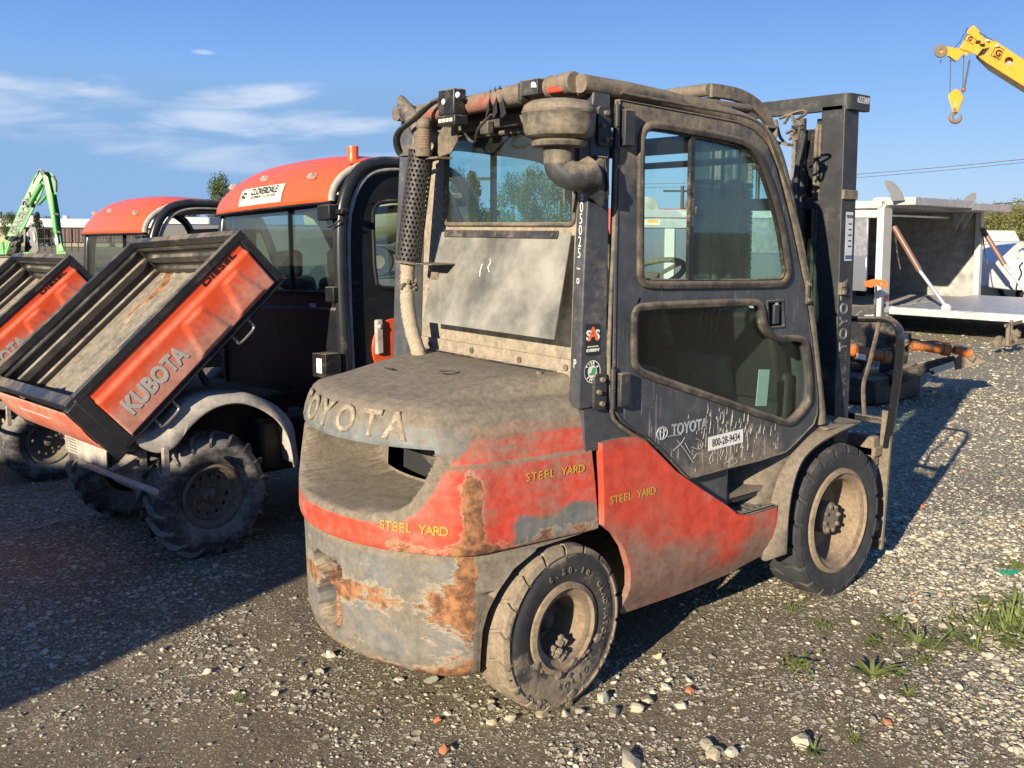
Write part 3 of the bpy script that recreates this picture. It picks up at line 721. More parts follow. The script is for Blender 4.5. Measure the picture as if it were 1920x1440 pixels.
def sidezone(p):
    x, y, z = p; n = mnoise.noise(Vector((x*4, 1, z*6)))*.5
    low = sstep(.62+n*.3, .28+n*.3, z+(x-.7)*.12)
    return (0, .12+.46*low+.12*sstep(.25,.5,n)+.2*sstep(.88,.93,z), .22+.2*sstep(.30,.25,z))
for s in (-1, 1):
    panel('side_panel', SIDE, .585*s, .03, m_red, bul, side=s, zn=sidezone, label='red right side panel under the door, worn to grey' if s < 0 else None)
for k, ch in enumerate('STEEL YARD'):
    if ch != ' ':
        a = at(1147+k*8.6, 942-k*2.05, 'y', -.615)
        text(ch, .042, m_yellow, fk, (a.x, -.5866-bul(a.x, a.z+.006), a.z+.006), (1,0,-.0), (0,0,1), 'stencil_letter', bold=.0006, extrude=.0004)
# sill lip along the top of the side panel, ledge between hood and door
MB().tube([(x, -.592, z+.004) for x, z in SIDE[2:10]], .008, 8).build('panel_lip', m_dusty, fk)
MB().add([(.10,-.40,1.02),(.10,-.585,.94),(.36,-.585,.935),(.36,-.40,.955),(.10,-.40,.90),(.10,-.585,.90),(.36,-.585,.90),(.36,-.40,.90)], [(0,1,2,3),(4,7,6,5),(0,4,5,1),(1,5,6,2),(2,6,7,3),(3,7,4,0)]).build('sill_ledge', m_rusty, fk, bevel=.006)
for s in (-1, 1):
    # step well: inner wall, tread plate with slots, front kick plate
    MB().box((.93,.40*s,.62), (.62,.02,.44)).build('step_wall', m_navy, fk, bevel=.006)
    MB().box((.80,.49*s,.66), (.30,.15,.36)).build('step_riser', m_navy, fk, bevel=.02)
    st = MB()
    for i in range(7):
        for j in range(4): pass
    st.plate([(.86,.43),(1.22,.43),(1.22,.61),(.86,.61)], [[(.90+.042*i,.45+.038*j),(.925+.042*i,.45+.038*j),(.925+.042*i,.472+.038*j),(.90+.042*i,.472+.038*j)] for i in range(7) for j in range(4)], lambda a, b, t: (a, b*s, .500+t), 0, .012)
    st.build('step_tread', m_dusty2, fk, bevel=.002)
    MB().box((1.04,.605*s,.497), (.37,.02,.03)).build('step_edge', m_dusty2, fk, bevel=.004)
# ---- front fenders
for s in (-1, 1):
    outer = curve_pts([(at(px, py, 'y', -.63).x, 0, at(px, py, 'y', -.63).z) for px, py in [(1474,1040),(1478,970),(1487,912),(1503,868),(1528,840),(1562,818),(1610,795)]], 5)
    inn = curve_pts([(at(px, py, 'y', -.60).x, 0, at(px, py, 'y', -.60).z) for px, py in [(1436,1052),(1446,1000),(1452,950),(1468,895),(1495,850),(1530,815),(1572,795)]], 5)
    mb = MB()
    # rim strip (outer flange) and the apron running inboard
    n = min(len(outer), len(inn))
    mb.grid([[(outer[i].x, .63*s, outer[i].z), (outer[i].x-.012, .635*s, outer[i].z+.008), (inn[i].x, .60*s, inn[i].z), (inn[i].x-.01, .585*s, inn[i].z+.004)] for i in range(n)])
    o = mb.build('fender_rim', m_rusty, fk, smooth=50, label='rusty right front fender rim' if s < 0 else None)
    sm = o.modifiers.new('thick', 'SOLIDIFY'); sm.thickness = .008; sm.offset = 0
    ap = [(1443,1010),(1400,965),(1404,905),(1440,868),(1478,838),(1525,806),(1558,777),(1600,786),(1610,795)]
    mb = MB(); inr = []
    for i in range(n):
        t = i/(n-1); z_up = inn[i].z + .02; 
        inr.append([(inn[i].x-.004, .592*s, inn[i].z+.004), (inn[i].x-.02-.05*(1-t), .53*s, inn[i].z+.03+.03*(1-t)), (inn[i].x-.04-.10*(1-t), .44*s, inn[i].z+.05+.06*(1-t)*t*4), (inn[i].x-.04-.10*(1-t), .33*s, inn[i].z+.05)])
    o = mb.grid(inr).build('fender_apron', m_dusty, fk, smooth=60); sm = o.modifiers.new('thick', 'SOLIDIFY'); sm.thickness = .008
    MB().box((1.72,.50*s,.795), (.28,.24,.012)).build('fender_top', m_dusty, fk, bevel=.004)
# ---- wheels
def tyre_mesh(Rr, W, Rrim, nl, dep, gfrac=.28, skew=.5, tread=.42, name='tyre', mat=None, parent=None, shoulder=.02, c=(0,0,0), wall=.012, res=3):
    """solid tyre: tread blocks staggered left and right, sidewall ribs; axis along y, outer face towards -y"""
    prof = [(Rrim, -W*.36), (Rrim+.012, -W*.44), (Rrim+.03, -W*.47), (Rrim+(Rr-Rrim)*.45, -W*.485), (Rrim+(Rr-Rrim)*.62, -W*.49), (Rrim+(Rr-Rrim)*.66, -W*.475), (Rr-dep*2.4, -W*.47), (Rr-dep*1.9, -W*.50), (Rr-shoulder, -W*.495), (Rr-.004, -W*.44), (Rr, -W*.30), (Rr, -W*.04)]
    lugk = [0]*7+[.25,1,1,1,0]
    prof = prof + [(r, -y) for r, y in prof[::-1]]; lugk = lugk+lugk[::-1]
    ang = []; m = len(prof)
    for i in range(nl):
        a0 = i/nl
        for u, g in ((0,0),(.0+1e-3*0+gfrac*.18,1),(gfrac*.5,1),(gfrac*.82,1),(gfrac,0)) : ang.append((a0+u/nl, g))
        for k in range(1, res+1): ang.append((a0+(gfrac+(1-gfrac)*k/(res+1))/nl, 0))
    vs = []
    for a, g in ang:
        for j, (r, y) in enumerate(prof):
            lean = abs(y)/(W/2)*skew/nl + (0 if y < 0 else .5/nl)
            th = 2*PI*(a + (lean if lugk[j] else (.5/nl if y > 0 else 0)+skew/nl*.9)); rr = r - dep*g*lugk[j]
            yy = y*(1-.03*g*(lugk[j] > 0))
            vs.append((c[0]+rr*math.cos(th), c[1]+yy, c[2]+rr*math.sin(th)))
    N = len(ang); fs = [(i*m+k, i*m+k+1, ((i+1) % N)*m+k+1, ((i+1) % N)*m+k) for i in range(N) for k in range(m-1)]
    return MB().add(vs, fs).build(name, mat, parent, smooth=32)
m_ltr = wear('raised_rubber_letter', (.05,.048,.045), dust=.3, up=.2, sc=20)
def fork_wheel(loc, side, Rr, W, Rrim, front, steer=0, mud=False):
    wr = bpy.data.objects.new('wheel', None); COL.objects.link(wr); wr.parent = fk; wr.location = loc; wr.rotation_euler = (0, 0, steer + (PI if side > 0 else 0))
    ty = tyre_mesh(Rr, W, Rrim, 20 if front else 18, .018 if front else .012, parent=wr, mat=m_rubbermud if mud else m_rubber, shoulder=.025, gfrac=.22 if front else .15)
    def tz(p):
        r = math.hypot(p.x, p.z); n = mnoise.noise(Vector(p)*9)
        return (0, (.16 + .62*sstep(Rr-.045, Rr-.012, r+n*.02) + (.30*sstep(-.05, -.22, p.z)+.25*sstep(.1,.5,n)) if mud else .12 + .25*sstep(Rr-.03, Rr, r)*sstep(-.05, -.3, p.z)), 0)
    zone(ty, tz)
    if side < 0:
        for body, a0, st in ((('6.50-10', 112, -9), ('SOLID', 262, 9.5), ('GLADIATOR', 35, -7.5)) if mud else ()):
            for k, ch in enumerate(body):
                a = R(a0+st*k); rr = Rrim+.052 if mud else Rrim+.045; v = Vector((math.cos(a), 0, math.sin(a))); q_ = 1 if st < 0 else -1
                text(ch, .030, m_rubber if not mud else m_ltr, wr, v*rr+Vector((0,-W*.489,0)), Vector((v.z,0,-v.x))*q_, v*q_, 'sidewall_letter', bold=.0006, extrude=.0022)
    h = W/2
    rp = [(Rrim+.012,h-.022),(Rrim+.006,h-.004),(Rrim-.012,h+.002),(Rrim-.018,h-.010),(Rrim-.030,h-.012),(Rrim-.042,h-.018),(Rrim-.050,h-.035),(Rrim-.056,h-.10)]
    rp += [(Rrim-.075,h-.13),(.125,h-.145),(.10,h-.15),(0,h-.15)] if front else [(Rrim-.060,h-.15),(.055,h-.155),(0,h-.155)]
    MB().lathe(rp, (0,0,0), (0,-1,0), 56).build('rim', m_rim, wr, smooth=30)
    hb = MB()
    if front:
        hb.lathe([(0,h-.052),(.066,h-.052),(.074,h-.060),(.076,h-.15)], (0,0,0), (0,-1,0), 28)
        o = hb.build('hub', m_rusty, wr, smooth=30)
        for k in range(8):
            a = 2*PI*k/8+.2; MB().cyl((.056*math.cos(a),-(h-.055),.056*math.sin(a)), (.056*math.cos(a),-(h-.040),.056*math.sin(a)), .0095, n=6).build('bolt', m_dusty, o)
        for k in range(6):
            a = 2*PI*k/6+.1; MB().cyl((.098*math.cos(a),-(h-.15),.098*math.sin(a)), (.098*math.cos(a),-(h-.118),.098*math.sin(a)), .013, .011, n=6).build('wheel_nut', m_dusty, o)
    else:
        hb.lathe([(0,h-.080),(.022,h-.083),(.036,h-.095),(.042,h-.115),(.044,h-.155)], (0,0,0), (0,-1,0), 24)
        o = hb.build('hub', m_dusty2, wr, smooth=30)
        for k in range(5):
            a = 2*PI*k/5+.9; MB().cyl((.07*math.cos(a),-(h-.155),.07*math.sin(a)), (.07*math.cos(a),-(h-.135),.07*math.sin(a)), .011, n=6).build('wheel_nut', m_dusty2, o)
    return wr
fork_wheel((1.70,-.530,.353), -1, .353, .20, .235, True)
fork_wheel((1.70,.530,.353), 1, .353, .20, .235, True)
wr = fork_wheel((0,-.512,.290), -1, .290, .175, .155, False, .045, True); wr['label'] = 'right rear wheel caked in dried mud'
fork_wheel((0,.512,.290), 1, .290, .175, .155, False, .045, True)
# clods of dried mud on the rear wheel
mud = MB()
def blob(mb, c, r, sc=(1,1,1), n=1, rnd=random):
    bm = bmesh.new(); bmesh.ops.create_icosphere(bm, subdivisions=n, radius=1)
    s = rnd.random()*50
    vs = []
    for v in bm.verts:
        k = 1+.55*mnoise.noise(v.co*1.6+Vector((s,s*2,s*3))); vs.append((c[0]+v.co.x*r*k*sc[0], c[1]+v.co.y*r*k*sc[1], c[2]+v.co.z*r*k*sc[2]))
    mb.add(vs, [[v.index for v in f.verts] for f in bm.faces]); bm.free()
for k in range(34):
    a = random.choice([random.gauss(R(215),.25), random.gauss(R(265),.35), random.gauss(R(325),.3)]); rr = random.choice([.155,.165,.175,.24,.25,.262,.268])+random.gauss(0,.012); sdv = random.choice([.004,.005,.007,.009,.014])
    if 150 < math.degrees(a) < 200 and random.random() < .5: continue
    blob(mud, (rr*math.cos(a), -.0855, rr*math.sin(a)), sdv, (1.5,.45,1.1), 2)
for k in range(40): 
    a = random.gauss(R(262), .16); rr = random.gauss(.105,.02); blob(mud, (rr*math.cos(a), -.055+random.uniform(-.02,.02), rr*math.sin(a)), random.uniform(.008,.018))
o = mud.build('mud_clods', m_mud, wr, smooth=0); o['kind'] = 'stuff'
MB().cyl((0,-.50,.29),(0,.50,.29),.045).box((0,0,.30),(.16,.7,.13)).build('rear_axle', m_black, fk, bevel=.01)
MB().cyl((1.7,-.50,.353),(1.7,.50,.353),.08).build('front_axle', m_black, fk)
MB().box((.62,0,.36),(1.9,.66,.34)).build('frame', m_black, fk, bevel=.02)

# ---- marks on the hood
hz_at = lambda x, y: 1.10 + .062*sstep(-.5, .14, x)
MB().tube([(-.165+.034*math.cos(a), -.13+.034*math.sin(a), 1.1545) for a in [2*PI*k/30 for k in range(30)]], .0022, 5, closed=True).build('hood_plug', m_black, fk)
MB().box((-.26,.13,1.146), (.012,.05,.004)).build('hood_slot', m_black, fk)
MB().tube(curve_pts([(.10,.42,1.166),(.085,.2,1.170),(.082,-.1,1.170),(.095,-.35,1.168),(.13,-.46,1.164)],6), .0035, 6).build('hood_seam', m_black, fk)
MB().box((.135,0,1.150), (.05,.98,.045)).build('cowl_step', m_wall, fk, bevel=.006)
for yy_ in (-.40,.40): MB().cyl((.04,yy_,1.158),(.04,yy_,1.172),.011,n=6).build('bolt', m_dusty, fk)
# ---- cab: door
DOOR = P2([(1159,186),(1330,217),(1380,227),(1410,240),(1432,262),(1452,312),(1480,420),(1505,535),(1520,635),(1532,745),(1531,775),(1524,796),(1487,835),(1470,850),(1420,866),(1358,881),(1300,897),(1290,898),(1282,892),(1242,848),(1207,818),(1180,803),(1163,790),(1150,768),(1147,740),(1150,500)])
W1 = P2([(1201,275),(1203,252),(1214,240),(1230,240),(1293,251),(1350,261),(1395,273),(1418,296),(1441,355),(1460,425),(1470,490),(1473,512),(1467,525),(1455,528),(1330,529),(1215,529),(1202,525),(1199,510)])
W2 = P2([(1188,600),(1190,586),(1199,579),(1300,574),(1405,570),(1418,573),(1423,585),(1426,610),(1436,630),(1452,639),(1492,637),(1504,644),(1509,670),(1513,741),(1509,756),(1490,779),(1478,788),(1462,786),(1330,739),(1203,695),(1191,685),(1188,670)])
def rs(poly, n=2): return [tuple(v) for v in smooth_closed([Vector(p) for p in poly], n)]
W1s, W2s = rs(W1, 1), rs(W2, 1)
HND = P2([(1436,565),(1467,563),(1469,613),(1438,616)])
def doorplate(name, s, mat, y=.600, th=.028, parent=fk):
    return MB().plate(DOOR, [offset2(W1s, .004), offset2(W2s, .004), HND], lambda a, b, t: (a, (y-t)*s, b), 0, th).build(name, mat, parent, bevel=.006, smooth=40)
for s in (-1, 1):
    d = doorplate('door', s, m_door if s < 0 else m_navy, y=.606 if s < 0 else .59)
    if s < 0:
        b = d.modifiers; zone(d, lambda p: (.25+.75*sstep(1.2,1.0,p.z)*sstep(.25,.5,p.x), .10+.35*sstep(.95,.72,p.z)+.25*sstep(1.85,2.1,p.z)+.15*sstep(1.35,1.2,p.x), 0)); d['label'] = 'dark grey right cab door with two windows and scratched lower panel'
        me = d.data
    yo = .612 if s < 0 else .596
    for wp, nm in ((W1s, 'window_gasket'), (W2s, 'window_gasket')):
        MB().tube([(a, yo*s, b) for a, b in offset2(wp, .010)], 1, 10, closed=True, sq=(.011,.015,(0,1,0))).build(nm, m_gasket, d)
    g1 = offset2(W1s, .006); g2 = offset2(W2s, .006)
    xm = at(1296, 400, 'y', -.6).x
    MB().plate(g1, [], lambda a, b, t: (a, (.590 if s<0 else .574)*s+t, b), 0, .004).build('window_glass', m_glass, d, smooth=0)
    MB().plate(g2, [], lambda a, b, t: (a, (.590 if s<0 else .574)*s+t, b), 0, .004).build('window_glass', m_glassd, d, smooth=0, label='dark green lower door glass')
    # sliding pane: inner frame, divider, second sheet of glass forward of the divider
    fr = MB().tube([(a, .598*s, b) for a, b in offset2(W1s, -.006)], 1, 8, closed=True, sq=(.006,.007,(0,1,0)))
    a0, a1 = at(1298, 253, 'y', -.6), at(1293, 528, 'y', -.6)
    fr.bar((a0.x, .598*s, a0.z), (a1.x, .598*s, a1.z), .022, .018, (0,1,0)); fr.bar((a0.x-.012, .602*s, a0.z), (a1.x-.012, .602*s, a1.z), .006, .012, (0,1,0))
    fr.build('sliding_frame', m_black, d, smooth=40)
    sl = [p for p in offset2(W1s, .003) if p[0] > xm]; 
    MB().plate(sl, [], lambda a, b, t: (a, .580*s+t, b), 0, .004).build('sliding_glass', m_glass, d, smooth=0)
    MB().box((xm+.025, .604*s, at(1303,395,'y',-.6).z), (.012,.006,.03)).build('catch', m_black, d, bevel=.002)
    # handle pocket
    hx0, hz0 = HND[0]; hx1, hz1 = HND[2]; hm = MB()
    fo = offset2(HND, .006)
    hm.plate(fo, [offset2(HND, -.010)], lambda a, b, t: (a, (.610-t)*s, b), 0, .012)
    hm.build('handle_bezel', m_dusty2, d, bevel=.003)
    MB().box(((hx0+hx1)/2, .570*s, (hz0+hz1)/2), (.08,.006,.12)).build('handle_pocket', m_inside, d)
    MB().box(((hx0+hx1)/2+.008, .600*s, (hz0+hz1)/2), (.036,.012,.082)).build('handle', m_dusty2, d, bevel=.003)
    MB().tube([(a, (.607 if s<0 else .591)*s, b) for a, b in offset2(DOOR, -.006)], .0035, 6, closed=True).build('door_edge', m_dusty2, d)
# weather strip down the hinge side
ws = [at(px, py, 'y', -.6) for px, py in [(1156,200),(1153,400),(1146,560),(1142,700),(1148,775),(1160,795),(1180,810),(1205,828)]]
MB().tube(curve_pts([(p.x, -.598, p.z) for p in ws], 4), .0075, 8).build('weather_strip', m_dusty, fk)
# hinges
for z0, z1 in ((1.97, 2.105), (1.05, 1.18)):
    h = MB(); zc = (z0+z1)/2
    o = MB().plate(fillet([(.115,z0),(.175,z0),(.175,z1),(.115,z1)], .018), [], lambda a, b, t: (a, -.598-t, b), 0, .012).build('hinge_leaf', m_dusty2, fk, bevel=.003)
    for k, zz in enumerate((z0+.022, zc, z1-.022)):
        MB().cyl((.148 if k != 1 else .132,-.606,zz), (.148 if k != 1 else .132,-.622,zz), .0085, n=12).build('bolt', m_dusty, o)
    MB().cyl((.196,-.619,z0-.003), (.196,-.619,zc-.002), .0105, n=14).cyl((.196,-.619,zc+.002), (.196,-.619,z1+.01), .0105, n=14).cyl((.196,-.619,zc+.03),(.196,-.619,z1+.022),.004,n=8).build('hinge_pin', m_dusty2, o)
    MB().box((.243,-.622,zc), (.052,.034,z1-z0-.01)).build('hinge_arm', m_dusty2, o, bevel=.004)
# ---- rear pillars with a chamfered face, roof, A-frames
for s in (-1, 1):
    lv = []
    for z, sx in ((1.06, 0), (1.55, .018), (2.0, .045), (2.17, .055)):
        b0 = .05+sx*.9
        lv.append([(.185, .598*s, z), (b0, .598*s, z), (b0+.022, .525*s, z), (b0+.08, .495*s, z), (.19, .50*s, z)])
    vs = [p for l in lv for p in l]; fs = []
    for i in range(3):
        for k in range(5): fs.append((i*5+k, i*5+(k+1) % 5, (i+1)*5+(k+1) % 5, (i+1)*5+k))
    fs += [(0,1,2,3,4), (15,16,17,18,19)]
    MB().add(vs, fs).build('rear_pillar', m_navy, fk, bevel=.006, smooth=30, label='right rear cab pillar with handwritten white numbers' if s < 0 else None)
    # lower rear quarter below the pillar down to the ledge
    MB().add([(.08,.59*s,1.08),(.36,.585*s,.90),(.36,.585*s,.93),(.19,.59*s,1.08),(.10,.585*s,.90),(.08,.40*s,1.08),(.36,.40*s,.90),(.10,.40*s,.90),(.19,.40*s,1.08),(.36,.40*s,.93)], [(0,4,1,2,3),(5,8,9,6,7),(0,3,8,5),(3,2,9,8),(0,5,7,4)]).build('quarter_panel', m_navy, fk, smooth=0)
    rail = [(.06,2.178),(.30,2.174),(.55,2.160),(.78,2.142),(.95,2.122),(1.06,2.092),(1.15,2.035),(1.22,1.93),(1.30,1.75),(1.42,1.42),(1.50,1.13),(1.56,.90),(1.575,.82)]
    yy = .575
    MB().tube(curve_pts([(x, yy*s, z) for x, z in rail], 5), 1, 14, sq=(.032,.032,(0,1,0))).build('roof_rail', m_dusty, fk, smooth=60)
    tr = [at(px, py, 'y', -.6) for px, py in [(1160,176),(1330,208),(1395,222),(1428,243),(1448,280),(1470,345),(1497,440),(1514,530),(1528,640),(1540,760)]]
    MB().tube(curve_pts([(p.x+.008, .603*s, p.z+.004) for p in tr], 4), .006, 8).build('drip_strip', m_gasket, fk)
MB().box((.58,0,2.182), (.98,1.10,.035)).build('roof', m_dusty, fk, bevel=.015, seg=3)
MB().bar((.10,-.56,2.172), (.10,.56,2.172), .07, .06).build('rear_header', m_dusty, fk, bevel=.012)
# ---- rear wall with window
WIN = fillet([(-.452,1.705),(.335,1.705),(.335,2.055),(-.452,2.055)], .02)
MB().plate([(-.50,1.15),(.50,1.15),(.50,2.16),(-.50,2.16)], [WIN], lambda a, b, t: (.150+.03*(b-1.15)-t, a, b), 0, .012).build('rear_wall', m_wall, fk, bevel=.003)
rwx = lambda z: .138+.03*(z-1.15)
MB().tube([(rwx(b)-.004, a, b) for a, b in offset2(WIN, .004)], 1, 8, closed=True, sq=(.010,.009,(1,0,0))).build('window_gasket', m_dusty, fk)
MB().plate(offset2(WIN, .006), [], lambda a, b, t: (rwx(b)+.006+t, a, b), 0, .004).build('rear_glass', m_glass, fk, smooth=0, label='teal tinted rear window with dusty rim')
MB().plate(fillet([(-.50,1.155),(.50,1.155),(.50,1.215),(-.50,1.215)], .01), [], lambda a, b, t: (.130-t, a, b), 0, .012).build('rear_trim', m_wall, fk, bevel=.004)
MB().box((.134,-.03,2.10), (.03,.86,.05)).build('window_hood', m_dusty, fk, bevel=.012)
tl = MB()
for yy_, zz_ in ((-.46,1.185),(-.2,1.185),(.1,1.19),(.4,1.185)): MB().cyl((.12,yy_,zz_), (.112,yy_,zz_), .012, n=12).build('bolt', m_dusty, fk)
# plastic flap hanging off its hinge strip
T = [(.128,.352,1.668),(.128,-.466,1.668)]; B_ = [(.020,-.470-.03,1.297),(.020,.352-.04,1.297)]
fl = MB().add([T[0],T[1],B_[0],B_[1]]+[(p[0]+.004,p[1],p[2]+.001) for p in (T[0],T[1],B_[0],B_[1])], [(0,1,2,3),(4,7,6,5),(0,4,5,1),(1,5,6,2),(2,6,7,3),(3,7,4,0)]).build('rear_flap', m_flap, fk, smooth=0, label='scuffed clear plastic sheet hanging below the rear window')
MB().box((.122,-.053,1.663), (.008,.70,.030), Euler((0,R(12),0)).to_matrix()).build('flap_hinge', m_dusty2, fk, bevel=.002)
for yy_ in (-.38,-.05,.27): MB().cyl((.118,yy_,1.663),(.111,yy_,1.661),.006,n=10).build('rivet', m_dusty, fk)
fl_scr = MB()
MB().tube(curve_pts([(.098,-.04,1.565),(.095,-.045,1.55),(.089,-.038,1.535),(.083,-.052,1.515)],4), .0022, 5).tube(curve_pts([(.09,.0,1.545),(.083,.004,1.52),(.077,.0,1.495)],4), .0022, 5).build('chalk_mark', m_white, fk)
# ---- lamp bar across the back of the roof
lb = MB().cyl((.055,-.545,2.185), (.055,.40,2.150), .036, n=22); lb.build('lamp_bar', wear('lamp_bar_paint', (.42,.06,.035), dust=.38, up=.35, sc=9, bump=.35), fk, label='dust covered cylindrical lamp bar with cracked red lens')
for y, w, r in ((-.525,.055,.0385),(-.44,.012,.039),(-.235,.09,.0385),(.35,.05,.0385)):
    z = 2.185-.035*(-.545-y)/-.945
    MB().cyl((.055,y-w/2,z),(.055,y+w/2,z-.001), r, n=22).build('lamp_band', m_dusty, fk, bevel=.004)
MB().box((.030,-.485,2.17), (.02,.075,.035)).build('red_lens', plain('red_lens', (.55,.06,.03), .3), fk, bevel=.006)
MB().box((.02,-.375,2.18), (.045,.10,.055)).box((.02,-.33,2.17),(.05,.02,.065)).build('broken_lamp', m_dusty2, fk, bevel=.003)
blobm = MB(); blob(blobm, (.005,-.405,2.185), .018); blobm.build('white_rag', m_white, fk)
for k in range(3):
    MB().add([(.03,-.12-.03*k,2.215),(.0,-.15-.05*k,2.12-.01*k),(.02,-.10-.05*k,2.09),(.05,-.09,2.16)], [(0,1,2,3)]).build('torn_tape', m_dusty2, fk, smooth=0)
# backup alarm
al = MB().box((-.005,.075,2.17), (.06,.105,.10)).build('backup_alarm', m_black, fk, bevel=.006, label='black square backup alarm with round grille')
for r in (.010,.018,.026,.034,.042): 
    MB().tube([(-.0365, .085+r*math.cos(a), 2.172+r*math.sin(a)) for a in [2*PI*k/20 for k in range(20)]], .0016, 5, closed=True).build('grille_ring', m_dusty2, al)
MB().cyl((-.036,.085,2.172),(-.04,.085,2.172),.011,n=14).build('badge', m_white, al)
o = MB().box((-.002,.075,2.10), (.065,.115,.038)).build('alarm_housing', m_black, fk, bevel=.004)
for k in range(4): MB().box((-.036,.038+.024*k,2.100), (.005,.017,.014)).build('led', plain('led_cream', (.6,.55,.4), .4) if k == 0 else bpy.data.materials['led_cream'], o)
MB().cyl((-.03,-.0,2.19),(-.036,-.0,2.19),.011,n=12).build('nut', m_white, fk)
MB().box((.10,-.01,2.075), (.03,.05,.05)).build('bracket', m_dusty, fk, bevel=.004)
MB().tube(curve_pts([(.03,.06,2.08),(.06,.05,2.03),(.05,.0,2.02),(.02,-.06,2.06),(.02,-.14,2.11)],6), .006, 7).build('cable', m_dusty2, fk)
# hose looping from the alarm to the exhaust
MB().tube(curve_pts([(0,.14,2.195),(-.02,.20,2.175),(-.05,.27,2.12),(-.07,.34,2.08),(-.06,.385,2.04),(-.03,.40,1.99),(0,.37,1.985)],7), 1, 8, sq=(.016,.009,(1,0,0))).build('strap_hose', m_dusty2, fk)
# beacon on its bracket
bk = MB().plate(fillet([(.165,1.985),(.30,1.955),(.30,2.0),(.225,2.09),(.12,2.115),(.12,2.03)], .012), [], lambda a, b, t: (.06-t, a, b), 0, .006); bk.box((.03,.235,1.965),(.075,.13,.008))
bk.build('beacon_bracket', m_dusty, fk, bevel=.002)
bx, by = -.01, .262
be = MB().lathe([(.034,1.972),(.034,2.000),(.029,2.003),(.027,2.085),(.030,2.086),(.030,2.118),(.026,2.126),(0,2.128)], (bx,by,0), (0,0,1), 20).build('beacon', m_dusty, fk, smooth=30, label='ribbed amber beacon caked in dust')
pr = []
for k in range(15): pr += [(.0305 if k % 2 else .0285, 2.003+.0055*k)]
MB().lathe(pr, (bx,by,0), (0,0,1), 24).build('lens', m_amber, be, smooth=20)
# ---- exhaust
exx, exy = -.005, .325
b0, t0_ = Vector((-.03,.345,1.545)), Vector((.015,.315,2.0))
ax_ = (t0_-b0).normalized(); xa = ax_.orthogonal().normalized(); ya = ax_.cross(xa)
RR = .052; Lx = (t0_-b0).length; nr, nc = 24, 18
ex = MB(); hl = []
# perforated shield: a sheet rolled round with a real hole in every cell
for i in range(nr):
    for j in range(nc):
        u0, v0 = (j+(i % 2)*.5)/nc, i/nr; du, dv = 1/nc, 1/nr
        sq_ = [(u0+du*a, v0+dv*b) for a, b in ((0,0),(.5,0),(1,0),(1,.5),(1,1),(.5,1),(0,1),(0,.5))]
        hc = [(u0+du*.5+du*.33*math.cos(R(225+45*k)), v0+dv*.5+dv*.33*math.sin(R(225+45*k))) for k in range(8)]
        def pt(q, r): 
            a = q[0]*2*PI; return b0 + ax_*(q[1]*Lx) + (xa*math.cos(a)+ya*math.sin(a))*r
        vs = [pt(q, RR) for q in sq_] + [pt(q, RR) for q in hc] + [pt(q, RR-.0025) for q in hc]
        ex.add(vs, [(k, (k+1) % 8, 8+(k+1) % 8, 8+k) for k in range(8)] + [(8+k, 8+(k+1) % 8, 16+(k+1) % 8, 16+k) for k in range(8)])
sh = ex.build('exhaust_shield', wear('shield_steel', (.05,.046,.042), dust=.06, up=.2, sc=16, rough=.55, metal=.3), fk, smooth=50, fix=False, label='perforated heat shield round the exhaust silencer')
MB().cyl(b0, t0_, RR-.014, n=20).build('silencer', m_black, fk)
MB().lathe([(.036,0),(.055,0),(.055,.008),(.036,.008)], b0-ax_*.008, ax_, 24).build('shield_cap', m_dusty, fk); MB().lathe([(.036,0),(.055,0),(.055,.006)], t0_, ax_, 24).build('shield_cap', m_dusty, fk)
MB().box((.03,.26,1.538), (.12,.16,.006)).box((.10,.30,1.49),(.06,.05,.045)).build('silencer_bracket', m_dusty, fk, bevel=.002)
# outlet bend cut obliquely
st = [t0_, t0_+ax_*.05, t0_+ax_*.085+Vector((-.005,.02,0)), t0_+ax_*.12+Vector((-.01,.055,0)), t0_+ax_*.165+Vector((-.015,.11,0)), t0_+ax_*.18+Vector((-.018,.135,0))]
cp = curve_pts(st, 5); ob = MB().tube(cp, .036, 18, cap=False); 
for v_i in range(len(ob.v)-18, len(ob.v)):
    x, y, z = ob.v[v_i]; ob.v[v_i] = (x, y+1.5*(z-cp[-1].z), z+1.0*(z-cp[-1].z))
o = ob.build('exhaust_outlet', wear('outlet_steel', (.08,.08,.078), dust=.22, up=.3, sc=8, rough=.5, metal=.4), fk, smooth=60); sm = o.modifiers.new('t', 'SOLIDIFY'); sm.thickness = .003
# wrapped inlet pipe
wp = curve_pts([(-.03,.348,1.54),(-.03,.352,1.44),(-.028,.352,1.36),(-.022,.335,1.27),(-.01,.31,1.19),(.0,.285,1.12)], 10)
m_wrap = wear('exhaust_wrap', (.30,.26,.19), dust=.5, up=.1, sc=24, rough=.95, bump=1., dcol=(.34,.29,.21))
MB().tube(wp, [.030+.0012*math.sin(i*2.9)+.004*mnoise.noise(Vector((i*.35,0,0))) for i in range(len(wp))], 16).build('wrapped_pipe', m_wrap, fk, smooth=70, label='exhaust pipe wrapped in frayed pale tape')
fz = MB()
for k in range(46):
    a = random.uniform(0, 2*PI); zz = 1.455+random.gauss(0,.014); r = .036
    c = Vector((-.03+r*math.cos(a), .35+r*math.sin(a), zz)); blob(fz, c, random.uniform(.004,.010))
fz.build('frayed_collar', wear('burnt_wrap', (.09,.07,.05), dust=.3, sc=30, bump=1.), fk, smooth=0)
